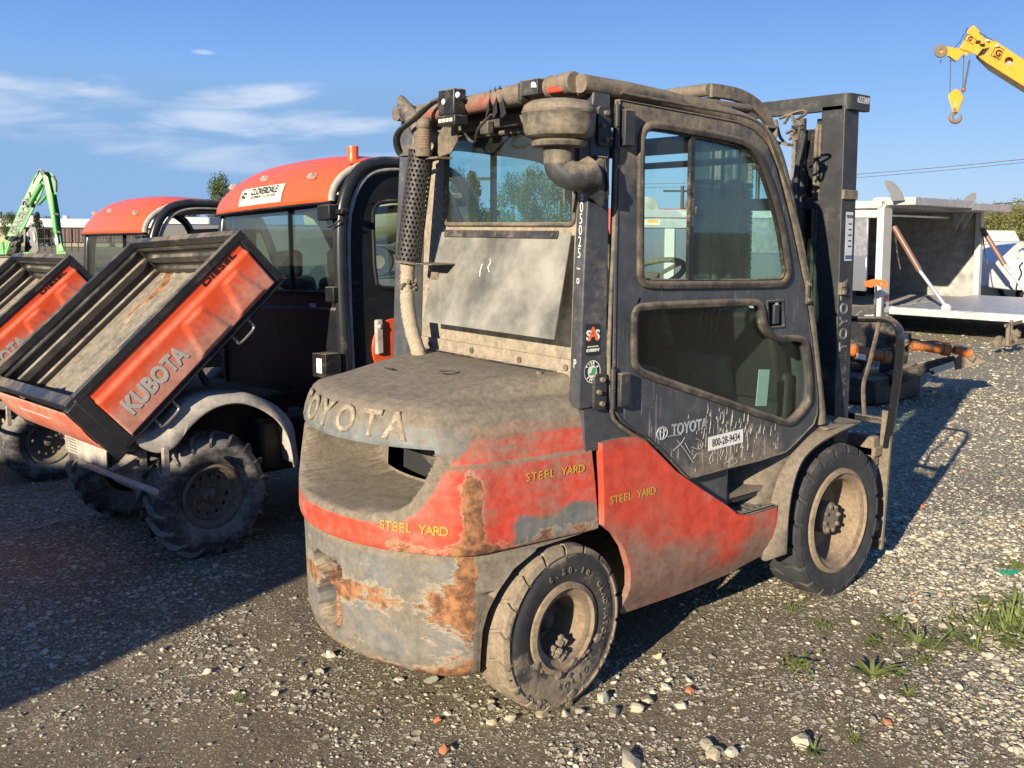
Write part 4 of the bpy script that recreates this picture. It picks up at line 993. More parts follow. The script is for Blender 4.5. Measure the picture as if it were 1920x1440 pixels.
# ---- air intake: pre-cleaner bowl, elbow and duct
pcx, pcy = -.045, -.585
pcp = [(0,2.113),(.06,2.112),(.098,2.105),(.118,2.092),(.123,2.078),(.1245,2.074),(.1245,2.062),(.122,2.058),(.121,2.03),(.118,2.006),(.110,1.992),(.092,1.982),(.080,1.980),(.095,1.972),(.090,1.958),(.070,1.956),(.052,1.955),(.050,1.90)]
pc_ = MB().lathe(pcp, (pcx,pcy,0), (0,0,1), 40).build('precleaner', wear('precleaner_plastic', (.055,.053,.048), dust=.36, up=.5, sc=4, rough=.6, dcol=(.20,.165,.12)), fk, smooth=30, label='dusty mushroom air pre-cleaner bowl')
MB().lathe([(.1262,2.064),(.1262,2.072)], (pcx,pcy,0), (0,0,1), 40).build('clamp_ring', m_chrome if False else m_dusty, pc_)
dp = curve_pts([(pcx,pcy,1.955),(pcx,pcy,1.915),(pcx+.005,pcy-.005,1.885),(pcx+.03,pcy-.03,1.862),(pcx+.065,pcy-.045,1.862),(pcx+.10,pcy-.05,1.875)], 6)
nD = len(dp)
duct = MB().tube(dp, [.050]*(nD-8)+[.050,.049,.048,.048,.050,.052,.055,.058], 18).build('intake_elbow', wear('duct_rubber', (.04,.042,.045), dust=.10, up=.45, sc=6, rough=.5, bump=.3), fk, smooth=70)
mdu = bpy.data.materials['duct_rubber']
# flattened boot against the pillar
bt = [(.02,-.61,1.845,.03,.03),(.055,-.615,1.86,.035,.055),(.09,-.625,1.87,.03,.075),(.125,-.628,1.865,.02,.092)]
rowsb = []
for x, y, z, hy, hz in bt:
    rowsb.append([(x+.01*math.sin(a), y+hy*math.cos(a)*1.0, z+hz*math.sin(a)-.015*(x-.02)/.1) for a in [2*PI*k/18 for k in range(19)]])
MB().grid(rowsb).build('intake_boot', mdu, fk, smooth=70)
MB().add([(.06,-.605,1.935),(.172,-.603,1.935),(.172,-.603,1.79),(.135,-.603,1.755),(.118,-.665,1.80),(.10,-.66,1.93)], [(0,1,2,3,4,5),(0,5,1),(5,4,1),(4,3,2,1)]).build('boot_flange', mdu, fk, bevel=.004, smooth=30)
# grab bar / wiper arm behind the bowl
MB().tube([(.03,-.375,2.105),(.05,-.43,1.96),(.06,-.50,1.84)], [.013,.010,.007], 10).tube([(.06,-.50,1.84),(.075,-.487,1.77)], [.005,.004], 8).build('wiper_arm', m_dusty, fk, smooth=60)
# ---- decals, writing
dk = MB().plate(fillet([(.078,1.245),(.148,1.245),(.148,1.355),(.078,1.355)], .008), [], lambda a, b, t: (a, -.5985-t, b), 0, .0012).build('stability_decal', m_decal, fk, smooth=0)
text('S', .048, m_white, dk, (.092,-.6012,1.315), (1,0,0), (0,0,1), 'letter', bold=.0016); text('A', .066, m_orange, dk, (.113,-.6014,1.318), (1,0,0), (0,0,1), 'letter', bold=.002); text('S', .048, m_white, dk, (.134,-.6012,1.315), (1,0,0), (0,0,1), 'letter', bold=.0016)
text('STABILITY', .014, m_white, dk, (.113,-.6012,1.263), (1,0,0), (0,0,1), 'letter', bold=.0005); text('SYSTEM OF ACTIVE', .0062, m_white, dk, (.113,-.6012,1.276), (1,0,0), (0,0,1), 'letter')
cc = (.112,1.188)
dk = MB().lathe([(0,0),(.039,0),(.040,.001)], (cc[0],-.5985,cc[1]), (0,-1,0), 36).build('tier_decal', m_white, fk, smooth=0)
MB().lathe([(0,.0012),(.0365,.0012)], (cc[0],-.5985,cc[1]), (0,-1,0), 36).build('decal_disc', m_decal, dk, smooth=0)
MB().lathe([(0,.0018),(.0225,.0018)], (cc[0],-.5985,cc[1]), (0,-1,0), 30).build('decal_centre', m_white, dk, smooth=0)
MB().plate([(cc[0]-.019,cc[1]-.010),(cc[0]-.006,cc[1]-.002),(cc[0]+.0,cc[1]+.012),(cc[0]+.012,cc[1]+.015),(cc[0]+.018,cc[1]+.006),(cc[0]+.010,cc[1]-.010),(cc[0]-.004,cc[1]-.013)], [], lambda a, b, t: (a, -.6008-t, b), 0, .0003).build('leaf_mark', m_green, dk, smooth=0)
for body, a0, a1, flip in (('TIER 4', 145, 35, 1), ('FINAL', 225, 315, -1)):
    for k, ch in enumerate(body):
        if ch == ' ': continue
        a = R(a0+(a1-a0)*k/(len(body)-1)); v = Vector((math.cos(a), 0, math.sin(a)))
        text(ch, .0135, m_white, dk, Vector((cc[0],-.6010,cc[1]))+v*.0295, Vector((v.z,0,-v.x))*flip, v*flip, 'letter', bold=.0003)
# handwritten 605025 down the chamfer
hand = [(605,'6'),(0,'0')]
for k, ch in enumerate('605025'):
    p0 = at(1102-k*3.0, 368+k*21.5, 'y', -.575)
    z = p0.z; b_ = .05+.9*interp(z, [1.06,1.55,2.0,2.17], [0,.018,.045,.055])
    text(ch, .052, m_white, fk, (b_+.0085, -.562, z), (-.29,-.96,0), (.0,0,1), 'chalk_letter', bold=-.0002, extrude=.0003)
for px, py, ch in ((1090,503,'~'),(1089,525,'@'),(1083,683,'P')):
    z = at(px, py, 'y', -.57).z; b_ = .05+.9*interp(z, [1.06,1.55,2.0,2.17], [0,.018,.045,.055])
    text(ch if ch != '@' else 'o', .045, m_white, fk, (b_+.0085, -.562, z), (-.29,-.96,0), (0,0,1), 'chalk_letter', extrude=.0003)
m_greylet = wear('grey_print', (.36,.40,.43), dust=.22, up=.1, sc=14)
p0, p1 = at(1262,808,'y',-.607), at(1320,795,'y',-.607)
text('TOYOTA', .062, m_greylet, fk, ((p0.x+p1.x)/2+.004,-.6085,(p0.z+p1.z)/2), (1,0,0), (0,0,1), 'brand_letters', bold=.0014, sx=.82)
lg = Vector((at(1241,812,'y',-.607).x,-.6085,at(1241,812,'y',-.607).z)); el = MB()
for rx, rz, dz in ((.030,.024,0),(.011,.023,0),(.020,.0085,.011)):
    el.tube([(lg.x+rx*math.cos(a), lg.y, lg.z+dz+rz*math.sin(a)) for a in [2*PI*k/28 for k in range(28)]], .0022, 5, closed=True)
el.build('ring_emblem', m_greylet, fk)
q = [at(px, py, 'y', -.607) for px, py in ((1328,820),(1393,804),(1393,829),(1328,846))]
st = MB().add([(p.x,-.6078,p.z) for p in q]+[(p.x,-.6068,p.z) for p in q], [(0,1,2,3),(4,7,6,5),(0,4,5,1),(1,5,6,2),(2,6,7,3),(3,7,4,0)]).build('phone_sticker', plain('sticker_white', (.70,.69,.62), .5), fk, smooth=0)
cq = sum((Vector(p) for p in q), Vector())/4
text('800-28-9434', .0445, m_decal, st, (cq.x,-.6084,cq.z-.001), (q[1]-q[0]), (0,0,1), 'digits', bold=.0004, sx=.78, extrude=.0003)
# ---- interior
MB().box((.72,0,1.02),(.44,.46,.14)).box((.50,0,1.30),(.14,.44,.55),Euler((0,R(-8),0)).to_matrix()).build('driver_seat', m_seat, fk, bevel=.04, seg=4)
MB().box((.75,.02,.86),(.52,.56,.24)).box((.98,-.24,.80),(.30,.18,.26)).build('seat_base', wear('olive_box', (.16,.15,.10), dust=.35, sc=4), fk, bevel=.02)
MB().box((1.0,0,.56),(.9,1.08,.03)).build('cab_floor', m_dusty2, fk)
MB().box((1.42,0,1.12),(.10,.95,.42),Euler((0,R(-14),0)).to_matrix()).box((1.36,-.02,1.33),(.16,.30,.10)).box((1.46,0,.80),(.06,1.0,.5)).build('dashboard', m_inside, fk, bevel=.02)
sw = MB(); C0 = Vector((1.06,.0,1.475)); ax = Vector((-.42,0,.9)).normalized(); x_ = Vector((0,1,0)); y_ = ax.cross(x_)
sw.tube([C0+(x_*math.cos(a)+y_*math.sin(a))*.165 for a in [2*PI*k/36 for k in range(36)]], .0135, 8, closed=True)
for a in (0, 2.1, 4.2): sw.bar(C0-ax*.02, C0+(x_*math.cos(a)+y_*math.sin(a))*.16, .03, .008, ax)
sw.cyl(C0-ax*.03, C0, .045, n=16).cyl(C0-ax*.36, C0-ax*.02, .028, n=14).build('steering_wheel', wear('steering_wheel', (.05,.045,.035), dust=.4, sc=9), fk, smooth=50)
for k in range(4): MB().tube([(1.18+.04*k,-.20,1.22),(1.20+.045*k,-.21,1.40)], .005, 6).cyl((1.20+.045*k,-.21,1.40),(1.203+.045*k,-.211,1.435),.013,n=10).build('hydraulic_lever', m_black, fk)
MB().box((.56,.35,1.62),(.05,.09,.14)).build('interior_box', m_inside, fk, bevel=.01)
MB().box((1.16,-.565,1.02),(.075,.003,.155),Euler((0,R(6),0)).to_matrix()).build('paper_card', plain('paper', (.45,.60,.52), .7), fk, smooth=0)
# windscreen frame and cowl
MB().bar((1.14,-.55,2.06),(1.14,.55,2.06),.05,.06).bar((1.50,-.56,1.18),(1.50,.56,1.18),.05,.08).build('windscreen_frame', m_navy, fk, bevel=.01)
MB().add([(1.17,-.55,2.03),(1.17,.55,2.03),(1.49,.55,1.2),(1.49,-.55,1.2)], [(0,1,2,3)]).build('windscreen', m_glass, fk, smooth=0)
MB().box((1.56,0,.86),(.03,1.08,.60)).build('cowl', m_navy, fk, bevel=.01)
# ---- front guard: two curved side plates, brackets, cross tubes
for s in (-1, 1):
    y = .47*s; c_ = [at(px, py, 'y', -.47) for px, py in [(1331,170),(1350,172),(1385,180),(1415,197),(1437,222),(1452,258)]]
    c_ = curve_pts([(p.x, y, p.z) for p in c_], 5); th = [.027 if i < len(c_)-8 else .027-.0018*(i-(len(c_)-8)) for i in range(len(c_))]
    mb = MB(); rr = []
    for i, p in enumerate(c_):
        a = c_[min(i+1, len(c_)-1)]-c_[max(i-1, 0)]; nrm = Vector((-a.z, 0, a.x)).normalized()
        rr.append([p+nrm*th[i]+Vector((0,.012*s,0)), p-nrm*th[i]+Vector((0,.012*s,0)), p-nrm*th[i]-Vector((0,.012*s,0)), p+nrm*th[i]-Vector((0,.012*s,0)), p+nrm*th[i]+Vector((0,.012*s,0))])
    mb.grid(rr); mb.f += [(0,1,2,3), tuple(len(mb.v)-5+k for k in range(4))]
    mb.build('guard_plate', m_dusty, fk, bevel=.004, smooth=40)
    for px, py in ((1345,203),(1432,240)):
        p = at(px, py, 'y', -.52); MB().box((p.x,.53*s,p.z),(.07,.07,.008)).box((p.x-.032,.53*s,p.z-.02),(.008,.07,.045)).box((p.x+.032,.53*s,p.z-.02),(.008,.07,.045)).build('guard_bracket', m_dusty, fk, bevel=.002)
for px, py, r in ((1331,168,.026),(1345,190,.022)):
    p = at(px, py, 'y', -.47); MB().cyl((p.x,-.47,p.z),(p.x,.47,p.z), r, n=18).build('guard_tube', m_dusty, fk, smooth=60)
for x, z in ((1.16,2.20),(1.27,2.11),(1.35,2.0)): MB().cyl((x,-.47,z),(x,.47,z), .016, n=12).build('guard_tube', m_dusty2, fk, smooth=60)
# work lamp brackets and tangle at the front corner
tg = MB(); p = at(1480,225,'x',1.45); 
for pts in ([(1462,222),(1500,208),(1512,212),(1490,226)],[(1470,232),(1484,215),(1490,245),(1480,262)],[(1455,225),(1462,255),(1472,268)],[(1486,225),(1500,232),(1494,262),(1483,252)],[(1475,250),(1492,240),(1505,232)]):
    tg.tube(curve_pts([at(a, b, 'x', 1.45) for a, b in pts], 4), 1, 8, sq=(.010,.006,(1,0,0)))
tg.build('lamp_bracket', m_dusty, fk, smooth=50); o = MB(); blob(o, at(1497,240,'x',1.46), .03, (1,1,.6)); o.build('broken_work_lamp', m_dusty2, fk)
MB().bar(at(1462,268,'x',1.42), at(1482,272,'x',1.42), .05, .012).build('bracket_base', m_dusty, fk)
MB().tube(curve_pts([at(1457,265,'y',-.5), at(1461,285,'y',-.5), at(1456,300,'y',-.52)], 4), .006, 7).build('cable', m_dusty, fk)
p = at(1515,548,'y',-.615); MB().box((p.x,-.612,p.z),(.02,.012,.10)).build('latch_plate', m_dusty, fk, bevel=.003)
for dz in (-.035,.035): MB().cyl((p.x+.003,-.612,p.z+dz),(p.x+.003,-.626,p.z+dz),.009,n=10).build('bolt', m_dusty, fk)
# ---- mast
for s in (-1, 1):
    mm = MB(); zt = 2.285
    mm.plate([(1.905,-.455),(2.03,-.455),(2.03,-.425),(1.935,-.425),(1.935,-.36),(2.03,-.36),(2.03,-.33),(1.905,-.33)], [], lambda a, b, t: (a, b*-s, t), .10, zt)
    mm.build('outer_mast_rail', m_black if s > 0 else m_dusty2, fk, bevel=.004, smooth=30)
    MB().plate([(2.0,-.345),(2.09,-.345),(2.09,-.32),(2.025,-.32),(2.025,-.27),(2.09,-.27),(2.09,-.245),(2.0,-.245)], [], lambda a, b, t: (a, b*-s, t), .15, 2.24).build('inner_mast_rail', m_dusty2, fk, bevel=.003, smooth=30)
    MB().cyl((1.94,.20*s,.3),(1.94,.20*s,1.95),.038,n=18).cyl((1.94,.20*s,1.95),(1.94,.20*s,2.24),.022,n=14).build('lift_cylinder', m_dusty2, fk, smooth=40)
    ch_ = MB()
    for k in range(70): ch_.box((1.985,.13*s,.55+.024*k),(.018 if k % 2 else .012,.022,.021))
    ch_.build('lift_chain', m_rusty, fk, smooth=0)
    for dy in (.0,.022):
        MB().tube(curve_pts([(1.97,(.285+dy)*s,2.20),(1.93,(.29+dy)*s,2.13),(1.925,(.29+dy)*s,1.5),(1.92,(.29+dy)*s,.9),(1.90,(.28+dy)*s,.5)],6), .010, 8).build('mast_hose', m_dusty, fk, smooth=60)
tp = [at(px, py, 'x', x) for px, py, x in ((1603,190,2.1),(1548,183,1.93))]
tb = fillet([(1.905,.47),(1.905,-.455),(1.93,-.475),(2.10,-.475),(2.10,-.44),(1.96,-.43),(1.945,-.40),(1.945,.40),(1.96,.43),(2.10,.44),(2.10,.475),(1.93,.475)], .02, 3)
MB().plate(tb, [], lambda a, b, t: (a, b, t), 2.262, 2.338).build('mast_crosshead', m_dusty2, fk, bevel=.004, smooth=30, label='black curved crossbar on top of the mast stamped with numbers')
text('6S5268', .045, m_greylet, fk, (2.03,-.4765,2.31), (1,0,0), (0,0,1), 'stamped_number', bold=.001, sx=.8)
MB().bar((1.94,-.36,1.82),(1.94,.36,1.82),.05,.06).build('mast_crossmember', m_dusty2, fk, bevel=.004); MB().bar((1.94,-.36,.62),(1.94,.36,.62),.05,.08).build('mast_crossmember', m_dusty2, fk, bevel=.004)
MB().box((1.965,-.460,1.86),(.125,.012,.045)).build('mast_clamp', m_dusty, fk, bevel=.003)
MB().box((1.925,-.462,1.41),(.05,.02,.06)).build('bolt_plate', m_dusty, fk, bevel=.003)
for dz in (-.018,.018): MB().cyl((1.915,-.47,1.41+dz),(1.915,-.484,1.41+dz),.011,n=6).build('bolt', m_dusty, fk)
stk = MB().box((1.975,-.4565,1.66),(.062,.001,.235)).build('instruction_sticker', plain('sticker_grey', (.50,.52,.54), .5), fk, smooth=0)
text('TEXAS', .020, m_decal, stk, (1.975,-.4575,1.755), (1,0,0), (0,0,1), 'letter', bold=.0006)
for k in range(5): MB().box((1.982,-.4572,1.72-.027*k), (.030-.003*(k%2),.0006,.007)).build('print_line', m_decal, stk)
MB().box((1.975,-.4575,1.56),(.056,.001,.018)).build('blue_band', plain('blue_print', (.06,.10,.25), .5), stk, smooth=0)
text('TOYOTA', .092, m_greylet, fk, (1.955,-.4568,1.28), (-.02,0,1), (-1,0,0), 'mast_letters', outline=.0014, space=1.25, sx=.8)
text('TOYOTA', .092, plain('faded_print', (.10,.11,.13), .6), fk, (1.948,-.4568,.93), (-.02,0,-1), (1,0,0), 'mast_letters', outline=.0012, space=1.2, sx=.8)
MB().box((1.995,-.235,1.24),(.03,.19,1.90)).build('mast_inner_plate', m_black, fk, bevel=.004); MB().box((1.995,.235,1.24),(.03,.19,1.90)).build('mast_inner_plate', m_black, fk, bevel=.004)
MB().tube(curve_pts([(1.90,-.24,2.16),(1.87,-.22,1.9),(1.88,-.25,1.4),(1.90,-.22,.9)],6), .013, 8).build('mast_hose', m_dusty2, fk)
# ---- carriage and load guard
MB().bar((2.16,-.56,.60),(2.16,.56,.60),.05,.11,(1,0,0)).bar((2.16,-.56,.22),(2.16,.56,.22),.05,.11,(1,0,0)).box((2.135,-.48,.60),(.06,.14,.15)).box((2.14,.48,.60),(.06,.14,.15)).build('carriage', wear('carriage_paint', (.30,.16,.08), dust=.55, rust=-.3, sc=8), fk, bevel=.008)
for s in (-1, 1):
    MB().bar((2.19,.545*s,.10),(2.19,.575*s,.80),.055,.022,(1,0,0)).build('carriage_post', m_rusty if s < 0 else m_black, fk, bevel=.003)
    MB().cyl((2.16,.555*s,.14),(2.225,.555*s,.14),.016,n=12).build('bolt', m_dusty, fk)
    gp = [(2.19,.575*s,.62),(2.19,.598*s,.80),(2.20,.612*s,1.0),(2.20,.618*s,1.14),(2.20,.610*s,1.20),(2.20,.585*s,1.235),(2.20,.54*s,1.250),(2.20,.40*s,1.243),(2.20,.20*s,1.235),(2.20,0,1.235)]
    MB().tube(curve_pts(gp,5), 1, 8, sq=(.034,.015,(1,0,0))).build('load_guard_frame', m_blackg, fk, smooth=50)
    b1_ = [(2.20,.505*s,1.238),(2.20,.492*s,1.17),(2.20,.455*s,1.0),(2.20,.432*s,.90),(2.20,.445*s,.745)]
    MB().tube(curve_pts(b1_,5), 1, 8, sq=(.016,.009,(1,0,0))).build('load_guard_bar', m_dusty, fk, smooth=50)
    b2_ = [(2.20,.345*s,1.24),(2.20,.335*s,1.15),(2.20,.30*s,.95),(2.20,.295*s,.75)]
    MB().tube(curve_pts(b2_,5), 1, 8, sq=(.016,.009,(1,0,0))).build('load_guard_bar', m_black, fk, smooth=50)
MB().bar((2.20,-.59,.745),(2.20,.59,.745),.03,.035,(1,0,0)).build('load_guard_rail', m_black, fk, bevel=.003)
for s in (-1,1): MB().box((2.26,.30*s,.34),(.05,.11,.58)).box((2.75,.30*s,.07),(1.02,.11,.035)).build('fork', m_black, fk, bevel=.004) if False else None

# ---- scratches raked into the lower door
rnd_ = random.Random(4); sc = MB()
for k in range(150):
    px, py = rnd_.gauss(1372, 42), rnd_.gauss(806, 34)
    if not (1250 < px < 1475) or py < 700+(px-1200)*.33+22 or py > 890-(px-1290)*.22: continue
    a = at(px, py, 'y', -.607); L = rnd_.choice([.01,.015,.03,.045]); d = Vector((rnd_.gauss(.12,.12), 0, 1)).normalized()*L
    sc.tube([(a.x,-.6072,a.z), (a.x+d.x*.5+rnd_.gauss(0,.001),-.6072,a.z+d.z*.5), (a.x+d.x,-.6072,a.z+d.z)], [.0012,.0009,.0003], 4)
for P_ in ([(1238,824),(1255,818),(1278,815)],[(1262,845),(1276,832),(1284,820)],[(1284,830),(1292,845),(1300,853)],[(1270,826),(1285,845),(1300,868)],[(1305,822),(1318,830),(1312,842),(1296,838)],[(1330,862),(1336,850),(1348,852),(1352,862)],[(1360,868),(1375,858),(1382,866),(1372,872)],[(1300,860),(1308,850),(1320,852)]):
    sc.tube(curve_pts([tuple(Vector((at(a, b, 'y', -.607).x, -.6072, at(a, b, 'y', -.607).z))) for a, b in P_], 4), .0013, 4)
o = sc.build('door_scratches', plain('bared_scratch', (.40,.38,.33), .7), fk); o['kind'] = 'stuff'

# ---- console beside the seat, seen through the lower pane
a_, b_ = at(1345,668,'y',-.22), at(1421,752,'y',-.22)
MB().box(((a_.x+b_.x)/2, -.10, (a_.z+b_.z)/2), (b_.x-a_.x, .26, a_.z-b_.z)).build('seat_console', wear('console_olive', (.26,.25,.17), dust=.3, sc=4), fk, bevel=.02, seg=3)
a_ = at(1360,655,'y',-.15); MB().lathe([(0,0),(.05,0),(.05,.03),(.03,.035),(0,.035)], (a_.x,-.10,a_.z-.03), (0,0,1), 20).build('console_cap', m_dusty, fk)
MB().tube([at(1345,640,'y',-.15), at(1420,652,'y',-.15)], .010, 8).tube([at(1355,632,'y',-.15), at(1362,650,'y',-.15)], .012, 8).build('lever_linkage', m_alud0 if False else m_chrome, fk)
MB().bar(at(1405,762,'y',-.3), at(1465,725,'y',-.3), .03, .03).build('floor_brace', m_dusty, fk)
MB().box((1.05,-.30,.58),(.7,.5,.02)).build('floor_mat', wear('floor_mat', (.12,.12,.09), dust=.5, sc=5), fk)
# ================================================================== utility vehicles with raised beds
KO = (.72, .088, .027)
m_korange = wear('orange_bodywork', KO, dust=.02, up=.10, sc=3, rough=.32, bump=.08, var=.10)
m_kside = wear('orange_bed_side', KO, dust=.24, up=.35, sc=2.6, rough=.38, bump=.08, var=.12, attr=True, dcol=(.42,.31,.24), soft=.15, dmax=.68)
m_kblack = wear('black_plastic', (.012,.013,.015), dust=.0, up=.40, sc=2.5, rough=.5, bump=.08, spec=.2)
m_krail = wear('black_rail', (.022,.023,.025), dust=.02, up=.30, sc=2, rough=.4, bump=.08)
m_krops = wear('black_tube_paint', (.018,.020,.023), dust=.0, up=.35, sc=2, rough=.28, bump=.05)
m_kbed = wear('bed_liner_black', (.042,.040,.037), dust=.04, up=.45, sc=1.6, rough=.55, bump=.15, dcol=(.28,.24,.19))
m_kfloor = wear('bed_floor_worn', (.10,.092,.075), dust=.30, up=.2, rust=-.10, sc=3.0, rough=.6, bump=.3, attr=True, dcol=(.22,.19,.145))
m_kfend = wear('dusty_fender_plastic', (.09,.085,.08), dust=.66, up=.45, sc=2.2, rough=.75, bump=.15, dcol=(.40,.36,.31))
m_kglass = glass('cab_glass', (.80,.90,.88), .08, .10)
m_kunder = wear('muddy_underbody', (.10,.09,.08), dust=.62, up=.3, sc=8, rough=.85, bump=.6, dcol=(.30,.26,.21))
m_ktyre = wear('buggy_tyre', (.035,.035,.037), dust=.26, up=.45, sc=5, rough=.85, bump=.35, dmax=.75, dcol=(.26,.235,.205))
m_krim = wear('buggy_rim', (.06,.06,.065), dust=.36, up=.2, rust=-.35, sc=12, rough=.6, bump=.3)
m_handle = plain('galvanised_wire', (.30,.29,.27), .4, .7)
K1 = empty('utility_vehicle', (-.36, 2.335, -.040), (R(-2.6), 0, R(2.2)), label='orange and black utility vehicle with closed cab and tipped cargo bed beside the forklift', cat='utility vehicle')
K1M = Matrix.Translation(K1.location) @ K1.rotation_euler.to_matrix().to_4x4(); K1I = K1M.inverted()
def kat(px, py, ax, val):
    o = K1I @ CAM; d = (K1I.to_3x3() @ (_f + _r*((px-CPX)/FPX) - _u*((py-CPY)/FPX))); k = 'xyz'.index(ax)
    return o + d*((val-o[k])/d[k])
# ---- wheels with chevron lugs
def buggy_wheel(loc, side, turf=False, rot=0):
    wr = bpy.data.objects.new('wheel', None); COL.objects.link(wr); wr.parent = K1; wr.location = loc; wr.rotation_euler = (0, rot, PI if side > 0 else 0)
    Rr, W, Rm = .300, .27, .160; h = W/2
    pr = [(Rm,-h+.045),(Rm+.008,-h+.028),(Rm+.035,-h+.008),(Rm+.075,-h),(Rr-.045,-h+.004),(Rr-.018,-h+.022),(Rr-.006,-h+.05),(Rr,-.04),(Rr,.04)]
    pr = pr[:-1]+[(r,-y) for r, y in pr[:-1][::-1]]
    tm = MB().lathe([(r, -y) for r, y in pr], (0,0,0), (0,-1,0), 72)
    ty = tm.build('tyre', m_ktyre, wr, smooth=40)
    lg = MB(); nl = 18
    for s in (-1, 1):
        for k in range(nl):
            a0 = 2*PI*(k+(.5 if s > 0 else 0))/nl; P_ = []
            for u in range(6):
                t_ = u/5; y = s*(.004+ (h-.008)*t_); a = a0 - s*0 + .34*t_**.8*1.0
                rb = Rr-.004 - (.0 if t_ < .72 else (t_-.72)*.16); P_.append((a, y, rb))
            hw, hh = .032, .028
            for (a, y, rb), (b_, y2, rb2) in zip(P_, P_[1:]):
                v = []
                for (aa, yy, rr) in ((a, y, rb), (b_, y2, rb2)):
                    for da, dr in ((-hw, 0), (-hw*.75, hh), (hw*.75, hh), (hw, 0)):
                        v.append(((rr+dr)*math.cos(aa+da), yy, (rr+dr)*math.sin(aa+da)))
                lg.add(v, [(0,1,5,4),(1,2,6,5),(2,3,7,6)])
            a, y, rb = P_[-1]; v = [((rb+dr)*math.cos(a+da), y, (rb+dr)*math.sin(a+da)) for da, dr in ((-hw,0),(-hw*.75,hh),(hw*.75,hh),(hw,0))]
            v += [((rb-.052)*math.cos(a+da), y-s*.006, (rb-.052)*math.sin(a+da)) for da in (-hw*.8, hw*.8)]
            lg.add(v, [(0,1,2,3),(0,3,5,4)])
    if not turf: lg.build('tread_lugs', m_ktyre, wr, smooth=30)['kind'] = 'stuff'
    rm = MB().lathe([(Rm+.006,h-.040),(Rm+.002,h-.028),(Rm-.010,h-.026),(Rm-.016,h-.04),(Rm-.030,h-.05),(Rm-.038,h-.085),(Rm-.046,h-.09)], (0,0,0), (0,-1,0), 48)
    rim = rm.build('rim', m_krim, wr, smooth=35)
    disc = [(.114*math.cos(a), .114*math.sin(a)) for a in [2*PI*k/40 for k in range(40)]]
    holes = [[(.098*math.cos(b)+.009*math.cos(q), .098*math.sin(b)+.012*math.sin(q)) for q in [2*PI*j/8 for j in range(8)]] for b in [2*PI*k/12 for k in range(12)]]
    MB().plate(disc, holes, lambda a, b, t: (a, -(h-.095+t), b), 0, .005).build('wheel_disc', m_krim, wr, smooth=0)
    MB().lathe([(.0,h-.045),(.016,h-.046),(.020,h-.055),(.036,h-.06),(.040,h-.075),(.045,h-.09)], (0,0,0), (0,-1,0), 20).build('hub', m_krim, wr, smooth=40)
    for k in range(4):
        a = 2*PI*k/4+.6; MB().cyl((.066*math.cos(a),-(h-.09),.066*math.sin(a)),(.066*math.cos(a),-(h-.072),.066*math.sin(a)),.010,n=6).build('wheel_nut', m_krim, wr)
    return wr
KR = .318
buggy_wheel((0,-.565,KR), -1, rot=.1); buggy_wheel((0,.565,KR), 1, rot=.2); buggy_wheel((2.0,-.555,KR), -1); buggy_wheel((2.0,.555,KR), 1)
# ---- frame, axle, hitch plates and bumper tube
MB().cyl((0,-.5,KR),(0,.5,KR),.04).box((0,0,KR),(.22,.26,.22)).box((.9,0,.36),(1.9,.42,.14)).build('chassis', m_kunder, K1, bevel=.01)
MB().box((.22,.05,.62),(.75,.9,.30)).box((.55,-.35,.50),(.42,.34,.30)).build('engine', m_kblack, K1, bevel=.03)
hp = [kat(px, py, 'x', -.40) for px, py in ((143,812),(200,830),(203,885),(150,868))]
MB().plate([(p.y,p.z) for p in hp], [], lambda a, b, t: (-.40-t, a, b), 0, .008).build('hitch_plate', m_kfend, K1, bevel=.003)
for d_ in (.0,): 
    a_, b_ = kat(150,868,'x',-.43), kat(292,922,'x',-.43); MB().cyl(a_, b_, .015, n=12).build('bumper_tube', m_kfend, K1, smooth=60)
    a_, b_ = kat(200,838,'x',-.40), kat(262,838,'x',-.33); MB().bar(a_, b_, .02, .05).bar(kat(205,885,'x',-.40), kat(262,850,'x',-.35), .02, .03).build('hitch_arm', m_kunder, K1, bevel=.004)
mp = kat(240,880,'x',-.30); MB().box(mp,(.06,.34,.17)).build('rear_guard', m_kunder, K1, bevel=.02); MB().box((-.25,.30,.52),(.25,.36,.16)).build('gearbox', m_kunder, K1, bevel=.03)
for k in range(6): MB().box((-.375,.22,.475+.016*k),(.02,.30,.007)).build('cooling_fin', m_kfend, K1)
for px, py, q in ((268,838,-.32),(310,850,-.30)): p = kat(px, py, 'x', q); MB().box((p.x,p.y,p.z-.04),(.03,.03,.14)).build('bracket', m_kunder, K1, bevel=.004)
